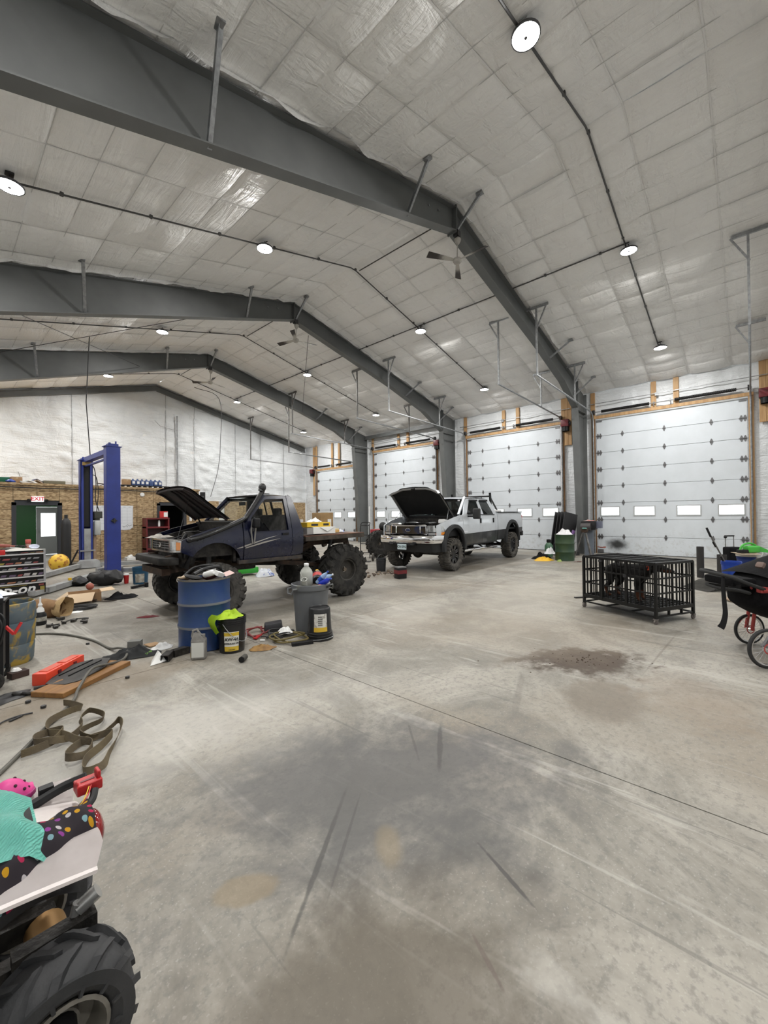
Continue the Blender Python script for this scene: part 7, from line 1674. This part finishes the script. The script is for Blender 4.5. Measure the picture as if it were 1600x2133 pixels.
obj('tail_piece', B().hexa([(-.05,-.10,.50),(.13,-.08,.47),(.13,.14,.47),(-.05,.16,.50),(-.05,-.09,.585),(.10,-.06,.555),(.10,.12,.555),(-.05,.15,.585)]).bevel(.02,3), M_qfen, Q)
obj('seat', B().grid(14, 10, lambda u, v: (-.6+.56*u, -.11+.30*v, .60+.04*math.sin(PI*v)+.03*math.sin(PI*u))), M_black, Q, smooth=1.0)
obj('tail_lamp', B().sph((.125,.03,.475), .062, 16, 10, (.55,1,1.1)), mat('deep_red_lens', (.22,.008,.010), .15, coat=.5), Q)
obj('rear_rack', B().tube(smoothpts([(-.02,.14,.585),(.06,.15,.60),(.13,.13,.615)], 5), .017, 8).box((.02,.165,.605),(.04,.03,.03)), M_black, Q)
obj('wiring_tail', B().tube(smoothpts([(.02,-.02,.56),(.08,-.01,.575),(.12,.01,.59),(.135,.035,.61)], 6), .012, 8), M_cable, Q)
obj('wire', B().tube(smoothpts([(.03,-.02,.58),(.09,.0,.60),(.125,.05,.63)], 5), .0022, 5), M_yellow, Q); obj('wire', B().tube(smoothpts([(.04,-.025,.575),(.10,.0,.605),(.13,.05,.63)], 5), .0022, 5), M_red, Q)
CN = obj('battery_connector', B().bb((.085,.04,.60),(.16,.10,.635)).bb((.145,.05,.63),(.157,.09,.66)).bb((.085,.05,.63),(.092,.07,.645)).bevel(.003,1), mat('red_connector', (.42,.018,.02), .4), Q)
obj('connector_slot', B().bb((.10,.062,.6345),(.14,.072,.637)), M_darkred, CN)
obj('axle', B().cyl((0,-.26,.207),(0,.24,.207),.022,seg=10), M_greysteel, Q); obj('axle_collar', B().cyl((0,-.02,.207),(0,.06,.207),.055,seg=18), mat('brass_collar', (.30,.17,.06), .45, .6), Q)
obj('chain_guard', B().grid(12, 3, lambda u, v: (-.16+.23*u, -.09+.06*v, .335+.075*math.sin(PI*(.15+.7*u)))), M_black, Q)
obj('swing_arm', B().bar((-.5,-.06,.26),(.03,-.06,.215),.05,.06).bar((-.5,.10,.26),(.03,.10,.215),.05,.06).bar((-.1,-.12,.30),(.10,-.12,.30),.05,.04), M_grease, Q)
obj('cable_clamp', B().cyl((.06,-.10,.33),(.11,-.11,.36),.022,seg=12).cyl((.05,-.1,.31),(.06,-.1,.35),.016,seg=10), mat('silver_clamp', (.45,.45,.44), .35, .7), Q)
obj('shock', B().cyl((-.30,.02,.28),(-.2,.02,.52),.03,seg=10), M_grease, Q)
obj('engine', B().bb((-.72,-.12,.16),(-.35,.14,.48)).bevel(.03), M_grease, Q); obj('front_fender', B().grid(12, 12, lambda u, v: (-1.05+.42*u, -.32+.66*v, .56+.04*math.sin(PI*u)-.10*abs(2*v-1)**3)), M_qfen, Q, smooth=1.0)
obj('handlebar', B().tube(smoothpts([(-.62,-.34,.80),(-.60,-.15,.80),(-.66,.03,.72),(-.60,.2,.80),(-.62,.38,.80)]), .014, 8).cyl((-.72,.03,.5),(-.66,.03,.74),.02,seg=8), M_black, Q)
QM = Matrix.Translation((.25, 1.70, 0))
# pink clog on the far fender lobe
CG = thing('pink_clog', 'pink perforated rubber clog resting on the quad bike fender', 'shoe', (.165, 1.90, .60), .12)
M_pink = mat('hot_pink_foam', (.62,.045,.24), .5)
def clog(u, v):
    x = -.095+.17*u; w = .036+.010*math.sin(PI*min(1, u*1.15)); th = PI*v
    h = .022+(.042*math.sin(PI*min(1, max(0, (u-.30)/.62)))**.7 if u > .30 else .0)
    return (x, math.cos(th)*w*(1 if u < .92 else 1-(u-.92)*6), .010+max(.012, h)*math.sin(th))
b = B().grid(18, 12, clog); obj('upper', b, M_pink, CG, smooth=1.0)
obj('sole', B().prism([(-.097,-.03),(-.05,-.038),(.02,-.046),(.06,-.042),(.08,-.02),(.08,.02),(.06,.042),(.02,.046),(-.05,.038),(-.097,.03)], 0, .018, 'z').bevel(.005), mat('magenta_sole', (.30,.02,.13), .55), CG)
obj('heel_strap', B().tube(smoothpts([(-.02,-.045,.03),(-.07,-.045,.045),(-.105,0,.055),(-.07,.045,.045),(-.02,.045,.03)]), .007, 8), M_pink, CG)
obj('rivet', B().cyl((-.02,-.05,.032),(-.02,-.042,.032),.011,seg=14), mat('grey_rivet', (.12,.10,.12), .4), CG)
for x, y, z in ((.022,-.026,.058),(.045,-.03,.038),(.05,-.004,.0515),(.028,.008,.0685),(.058,-.02,.033)): obj('vent_hole', B().sph((x,y,z-.003), .0058, 8, 6), mat('dark_hole', (.05,.005,.02), .8), CG)
# teal towel
def towmat():
    m, t, p = newmat('teal_terry_cloth'); c = t.coord('Object'); t.link(t.mix(t.noise(c, 30), (.20,.70,.58), (.32,.84,.72)), p.inputs['Base Color']); p.inputs['Roughness'].default_value = .95; p.inputs['Sheen Weight'].default_value = .4
    wv = t.new('ShaderNodeTexWave'); t.link(t.coord('Object', (1,1,1), (0,0,.9)), wv.inputs['Vector']); wv.inputs['Scale'].default_value = 55; wv.inputs['Distortion'].default_value = 6; wv.inputs['Detail'].default_value = 3
    t.bump(wv.outputs['Fac'], .6, .004, p); return m
def towel(u, v):
    x = -.36+.33*u; y = -.20+.36*v; q = noise.noise(Vector((x*6, y*6, 4))); 
    z = .662+.032*math.sin(PI*u)+.03*q+.012*math.sin(y*38+x*10)-.05*max(0, .18-v)/.18-.035*max(0, u-.85)/.15
    x2 = x+.02*noise.noise(Vector((y*8, 3, 1))); return (x2, y, z)
b = B().grid(34, 34, towel); bmesh.ops.solidify(b.bm, geom=b.bm.faces[:], thickness=.014); tw = one('teal_towel', b, towmat(), 'teal terry towel bunched on the quad bike seat', 'towel', (.25, 1.72, 0), smooth=1.2)
# polka dot garment
def dotmat():
    m, t, p = newmat('charcoal_polka_dot_cloth'); o = t.new('ShaderNodeTexVoronoi'); t.link(t.coord('UV', (1,1,1)), o.inputs['Vector']); o.voronoi_dimensions = '2D'; o.inputs['Scale'].default_value = 1.0; o.inputs['Randomness'].default_value = .6
    sp = t.new('ShaderNodeSeparateColor'); t.link(o.outputs['Color'], sp.inputs[0]); cr = t.new('ShaderNodeValToRGB'); t.link(sp.outputs[0], cr.inputs[0]); cr.color_ramp.interpolation = 'CONSTANT'
    e = cr.color_ramp.elements; e[0].color = (.75,.42,.02,1); e[1].position = .25; e[1].color = (.60,.03,.12,1)
    for ps, cl in ((.45,(.70,.66,.68,1)),(.65,(.36,.07,.38,1)),(.82,(.32,.55,.60,1))): q = e.new(ps); q.color = cl
    t.link(t.mix(t.math('LESS_THAN', o.outputs['Distance'], .24), (.045,.036,.045), cr.outputs[0]), p.inputs['Base Color']); p.inputs['Roughness'].default_value = .85; return m
def garment(u, v):
    # u along from front-left to the tail, v across
    x = -.22+.325*u; w = .16-.05*u; y = -.17+.10*u+(v-.5)*2*w*.75+.02*u
    q = noise.noise(Vector((x*9, y*9, 2)))
    z = .600+.030*math.sin(PI*v)*(1+.6*u)+.016*q+.008*math.sin(x*60+y*30)-.05*max(0, .2-v)/.2-.02*u
    return (x, y, z)
b = B(); nu, nv = 40, 24
uvl = None
b.grid(nu, nv, garment); bm_ = b.bm; uv = bm_.loops.layers.uv.new('UVMap')
for f in bm_.faces:
    for l in f.loops: l[uv].uv = (l.vert.co.x*33, l.vert.co.y*33)
bmesh.ops.solidify(bm_, geom=bm_.faces[:], thickness=.010)
one('polka_dot_garment', b, dotmat(), 'charcoal garment with coloured polka dots draped over the quad bike tail', 'garment', (.25, 1.70, 0), smooth=1.2)
rag('navy_sock', 'navy and white child sock on the quad bike below the towel', (.03, 1.52, .615), .07, .05, .04, mat('navy_white_knit', (.02,.025,.06), .9, col2=(.45,.48,.55), scale=20, lo=.5, hi=.54), 91, cat='sock')
# ================================================================ RIGHT SIDE AND FAR SIDE CLUTTER
GB = drum('green_drum', 'dark green drum heaped with white trash bags by the roof column', (14.05, 4.62, 0), .30, .86, mat('dark_green_drum_paint', (.018,.05,.025), .5, col2=(.03,.06,.02), scale=3))
rag('white_trash_bag', 'white trash bag bulging from the green drum', (14.05, 4.62, .84), .27, .25, .26, mat('white_bag_film', (.66,.65,.66), .4, col2=(.45,.40,.42), scale=7, lo=.55, hi=.68), 101, cat='bag')
t_ = thing('purple_can', 'small purple can in the green drum trash', 'can', (14.25, 4.43, .85), rot=(.3,.2,0)); obj('body', B().lathe([(0,0),(.05,0),(.05,.14),(0,.14)], 12), mat('purple_can', (.13,.06,.20), .4), t_)
for i in range(4):
    one('folding_panel', B().box((0,0,.72),(.045,.55,1.5)).bevel(.012), M_black, ['black folding panel leaning by the column, furthest from the viewer', 'second black folding panel of the leaning stack', 'third black folding panel of the leaning stack', 'black folding panel of the leaning stack nearest the drum'][i], 'panel', (15.95-.10*i, 5.55-.15*i, .14), rot=(.25, .12, .95), group='leaning black panels')
one('panel_base', B().bb((-.45,-.45,0),(.4,.4,.14)), M_darksteel, 'low dark crate holding up the leaning panels', 'crate', (15.85, 5.35, 0), .95)
TP = thing('work_tripod', 'grey folding work stand behind the green drum', 'work stand', (15.1, 4.30, 0), .3)
for dx, dy in ((-.28,-.22),(.30,-.2),(.05,.32)): obj('leg', B().bar((dx,dy,0),(dx*.15,dy*.15,.92),.05,.03), M_greysteel, TP)
obj('head', B().box((0,0,.95),(.26,.22,.12)).bevel(.02), M_rust, TP); obj('top_plate', B().box((0,0,1.03),(.46,.14,.03)), mat('dull_teal', (.10,.25,.22), .5), TP)
PS = thing('pedestal_saw', 'black bench machine on a grey pedestal beside the steel column', 'machine', (16.2, 4.45, 0), .1)
obj('pedestal', B().bb((-.12,-.14,0),(.12,.14,.95)), mat('blue_grey_pedestal', (.12,.14,.17), .5), PS); obj('body', B().box((0,0,1.10),(.42,.5,.32)).bevel(.04), M_black, PS); obj('blade_guard', B().cyl((-.25,-.1,1.05),(-.25,.22,1.05),.14,seg=18), mat('dark_guard', (.05,.045,.045), .5), PS)
obj('motor_box', B().bb((-.05,-.42,1.0),(.2,-.25,1.25)), mat('slate_box', (.11,.12,.17), .5), PS)
rag('red_papers', 'red and white papers lying on the bench machine', (16.2, 4.45, 1.262), .2, .2, .05, mat('red_white_print', (.42,.12,.10), .7, col2=(.5,.45,.42), scale=8), 104, cat='papers')
coil('shop_cable', 'dark tangled cable at the foot of the bench machine', (16.0, 4.05, 0), M_cable, .24, 14, 31, .014); coil('red_hose', 'red hose bundle hanging low by the bench machine', (16.3, 4.05, .25), mat('faded_red_hose', (.28,.08,.06), .6), .15, 10, 33, .016)
rag('yellow_jacket', 'bright yellow rain jacket on the floor beside the green drum', (13.6, 5.15, 0), .38, .24, .16, mat('yellow_pvc', (.72,.42,.02), .5), 107, -.5, cat='jacket')
rag('black_jacket', 'black cloth on the floor behind the yellow jacket', (14.2, 5.45, 0), .42, .22, .24, M_blackcloth, 108, -.4, cat='cloth')
rag('white_film_bag', 'white plastic bag on the black cloth by the drum', (14.45, 5.25, .15), .22, .2, .25, mat('white_bag_film2', (.68,.69,.70), .4), 109, cat='bag')
t_ = thing('green_bottle', 'dark green bottle standing behind the green drum', 'bottle', (14.9, 5.45, 0)); obj('body', B().lathe([(0,0),(.13,0),(.14,.03),(.14,.40),(.07,.50),(.05,.52)], 16), mat('dusty_green_plastic', (.06,.14,.08), .4), t_); obj('cap', B().lathe([(.06,.5),(.075,.53),(.075,.62),(0,.63)], 14), M_black, t_)
rag('green_wrapper', 'small lime green wrapper on the floor before the green drum', (13.55, 4.62, 0), .08, .07, .09, mat('lime_wrapper', (.28,.36,.10), .6), 111, cat='wrapper')
one('screwdriver', B().cyl((-.1,0,.015),(.02,0,.015),.008,seg=6).cyl((.02,0,.017),(.16,0,.017),.016,seg=8), mat('brown_handle', (.12,.05,.04), .5), 'brown handled tool on the floor before the green drum', 'tool', (13.7, 4.15, 0), -.8)
# black tubes, buckets, suitcase
one('black_pipe', B().lathe([(.072,0),(.072,.73),(.066,.73),(.066,0)], 24, closed=True), mat('black_pipe', (.020,.018,.018), .6), 'tall black plastic pipe standing upright on the floor', 'pipe', (12.2, .92, 0))
one('black_pipe', B().lathe([(.10,0),(.10,.46),(.093,.46),(.093,0)], 24, closed=True), mat('black_pipe'  , (.02,.02,.02)), 'short wide black pipe standing behind the blue bucket', 'pipe', (13.45, .58, 0))
pail('blue_bucket', 'bright blue ribbed bucket behind the stroller handle', (12.45, .37, 0), .185, .40, mat('bright_blue_plastic', (.012,.055,.36), .4), 0, None, False)
PB = thing('push_broom', 'long grey pole leaning in the blue bucket', 'pole', (12.45, .37, .05))
obj('shaft', B().cyl((.0,-.02,.0),(-.30,.42,1.12),.016,seg=8), M_greysteel, PB); [obj('grip', B().cyl(a_, c_, .023, seg=10), M_black, PB) for a_, c_ in (((-.18,.26,.68),(-.21,.31,.80)), ((-.09,.13,.33),(-.12,.18,.46)), ((-.25,.35,.92),(-.30,.42,1.13)))]
SC = thing('suitcase', 'black wheeled suitcase with raised handle near the door corner', 'suitcase', (14.75, .42, 0), -.7)
obj('body', B().box((0,0,.30),(.36,.24,.56)).bevel(.05,3), M_fab, SC); obj('pull_handle', B().tube([(-.13,.06,.55),(-.13,.06,.88),(.13,.06,.88),(.13,.06,.55)], .011, 8), M_greysteel, SC); obj('handle_grip', B().cyl((-.15,.06,.88),(.14,.06,.88),.02,seg=10).sph((-.13,.06,.85), .04, 10, 6), M_black, SC)
WB = pail('lidded_bucket', 'blue bucket with a white lid near the suitcase', (14.0, .12, 0), .19, .42, mat('navy_bucket', (.01,.03,.16), .4), 0, None, False)
obj('lid', B().lathe([(.195,.40),(.21,.41),(.21,.46),(.19,.47),(.0,.47)], 30), mat('cream_lid', (.60,.56,.48), .5), WB)
one('flat_card', B().bb((-.3,-.22,0),(.26,.2,.012)), mat('tan_card', (.48,.38,.28), .8), 'flat tan card lying on the lidded bucket', 'card', (13.95, .14, .472), .4)
CS = thing('leaf_blower', 'bright green power tool lying on the lidded bucket', 'power tool', (14.0, .05, .486), -.75)
obj('body', B().box((.05,0,.10),(.34,.2,.18)).bevel(.05,3), mat('bright_green_plastic', (.06,.42,.05), .4), CS); obj('handle', B().tube(smoothpts([(-.28,0,.06),(-.2,0,.2),(.0,0,.25),(.16,0,.2)]), .025, 8), MATS['bright_green_plastic'], CS); obj('base', B().box((-.18,0,.05),(.24,.16,.09)).bevel(.02), M_black, CS); obj('nozzle', B().hexa([(.2,-.06,.04),(.5,-.08,.0),(.5,.08,.0),(.2,.06,.04),(.2,-.06,.18),(.5,-.07,.05),(.5,.07,.05),(.2,.06,.18)]), MATS['bright_green_plastic'], CS)
one('grey_board', B().box((0,0,.25),(.5,.02,.42),(0,.5,0)), mat('pale_grey_board', (.36,.36,.35), .7), 'pale grey board leaning by the lidded bucket', 'board', (13.6, -.28, .0), -.74)
LD = thing('steel_ladder_rack', 'dark lattice ladder leaning at the pine door jamb', 'ladder', (16.75, -.45, 0), 0)
for y in (-.25, .12): obj('stile', B().bar((-.35,y,0),(.35,y-.25,1.95),.05,.04), M_rust, LD)
for i in range(7): f = (i+1)/8; obj('rung', B().bar((-.35+.7*f,-.25-.25*f,1.95*f),(-.35+.7*f,.12-.25*f,1.95*f),.025,.025), M_rust, LD)
one('dark_cabinet', B().bb((-.3,-.6,0),(.3,.3,.85)).bevel(.02), mat('dark_grey_cabinet', (.10,.10,.10), .6), 'dark grey cabinet behind the ladder at the door corner', 'cabinet', (15.4, -1.35, 0))
one('wood_plank', B().bar((-.5,0,.35),(.5,0,.55),.12,.03), M_pine, 'pale wooden plank resting across the clutter behind the stroller', 'plank', (12.6, -.75, 0), -.6)
b = B().grid(16, 8, lambda u, v: (-.45+.9*u, -.32+.64*v, .006+.17*math.sin(PI*min(1, u*.75))**1.5)); bmesh.ops.solidify(b.bm, geom=b.bm.faces[:], thickness=.012)
one('rubber_mat', b, mat('grey_rubber_mat', (.055,.052,.046), .8, col2=(.09,.085,.075), scale=5), 'curled grey rubber mat on the floor behind the stroller handle', 'mat', (10.6, .58, 0), -.75, smooth=1.0)
one('dark_tarp', B().sph((0,0,.0), .5, 16, 8, (1.4,.7,.22)).jit(.05, 5), M_blackcloth, 'dark tarp heap on the floor behind the stroller', 'tarp', (11.3, -.25, .02), -.7)
one('wood_offcut', B().box((0,0,.03),(.34,.20,.02),(.12,.0,0)), mat('printed_offcut', (.36,.27,.19), .75, col2=(.22,.16,.11), scale=10), 'square plywood offcut on the floor under the stroller handle', 'offcut', (9.35, .22, 0), -.75)
one('black_strap_heap', B().sph((0,0,.06), .2, 12, 8, (1.3,.8,.5)).jit(.06, 8, 3), M_black, 'black strap heap on the floor before the short pipe', 'straps', (11.9, .62, 0), -.7)
# hand truck, off-road wheel and red machine between the trucks
HT = thing('hand_truck', 'black hand truck standing behind the blue pickup bed', 'hand truck', (9.85, 9.75, 0), .55)
for y in (-.16, .16): obj('rail', B().tube([(0,y,.1),(-.02,y,1.1),(.02,y*.95,1.26)], .016, 8), M_black, HT)
for z in (.3, .6, .9, 1.22): obj('cross_bar', B().cyl((-.01,-.16,z),(-.01,.16,z),.013,seg=8), M_black, HT)
obj('toe_plate', B().bb((-.25,-.2,.01),(.02,.2,.02)), M_black, HT); obj('grip', B().tube(smoothpts([(.02,-.15,1.24),(.14,-.12,1.32),(.14,.12,1.32),(.02,.15,1.24)]), .016, 8), M_black, HT)
for y in (-.24, .24):
    w_ = obj('wheel', B().tube([(.12+.105*math.cos(a), y, .14+.105*math.sin(a)) for a in [i*PI/12 for i in range(24)]], .035, 8, True), M_dustrubber, HT); obj('rim', B().cyl((.12,y-.02,.14),(.12,y+.02,.14),.075,seg=18), M_greysteel, w_)
one('white_stick', B().bar((0,0,0),(.06,.05,1.9),.05,.02), M_white, 'tall white strip leaning behind the hand truck', 'strip', (11.1, 10.75, 0))
SW = thing('spare_wheel', 'large knobby off-road wheel standing between the two pickups', 'wheel', (11.1, 10.25, 0), .0)
o_ = obj('tire', TM2, None, SW, (0,0,.505), (0,.4,-.35)); obj('rim', R2, None, o_); obj('hub', U2, None, o_); obj('rim_hole', H2, None, o_)
RM = thing('red_machine', 'red and black machine behind the off-road wheel', 'machine', (12.2, 11.1, 0), .2)
obj('body', B().box((0,0,.85),(1.2,.5,.32)).bevel(.03), mat('machine_red', (.30,.015,.025), .45), RM); obj('stand', B().bar((-.5,0,0),(-.5,0,.8),.08,.3).bar((.5,0,0),(.5,0,.8),.08,.3), M_darksteel, RM)
one('welding_helmet', B().sph((0,0,.16), .17, 16, 10, (.9,.85,1)), M_gloss, 'glossy black helmet on the off-road wheel', 'helmet', (11.25, 10.2, .98))
b_ = pail('black_bucket', 'black bucket on the floor before the silver pickup', (8.42, 7.72, 0), .14, .36, mat('black_bucket_plastic', (.018,.020,.024), .5), 0, None, False, ribs=1)
obj('bail_handle', B().tube([(.14*math.cos(a), 0, .36+.10*math.sin(a)) for a in [i*PI/10 for i in range(11)]], .004, 6), M_steel, b_)
RB2 = thing('battery_pack', 'red and black battery jump pack on the floor before the silver pickup', 'jump pack', (7.75, 6.46, 0), -.35)
obj('body', B().bb((-.125,-.10,0),(.125,.10,.26)).bevel(.015), M_black, RB2); obj('red_band', B().bb((-.128,-.103,.12),(.128,.103,.21)), M_darkred, RB2); obj('lid', B().bb((-.12,-.095,.26),(.12,.095,.29)).bevel(.01), mat('grey_lid', (.16,.16,.16), .5), RB2)
rnd = random.Random(17)
b = B()
for i in range(34): b.sph((rnd.gauss(0,.28), rnd.gauss(0,.22), .015), rnd.uniform(.015,.05), 6, 4, (1.4,.9,.5))
o_ = one('floor_debris', b.jit(.01, 20), mat('tan_debris', (.20,.15,.10), .9, col2=(.07,.05,.04), scale=10), 'scattered dirt crumbs on the floor before the black bucket', 'debris', (8.0, 7.35, 0)); o_['kind'] = 'stuff'
b = B()
for i in range(60):
    a = rnd.random()*2*PI; r_ = abs(rnd.gauss(0,.28)); b.sph((1.5*r_*math.cos(a)*.9, r_*math.sin(a)*.6, .004), rnd.uniform(.002,.008), 5, 3, (1.5,1,.5))
o_ = one('soil_crumbs', b, mat('brown_soil', (.07,.045,.028), .95), 'crumbs of brown soil spilled on the concrete before the crate', 'soil', (4.62, 1.36, 0), -.75); o_['kind'] = 'stuff'
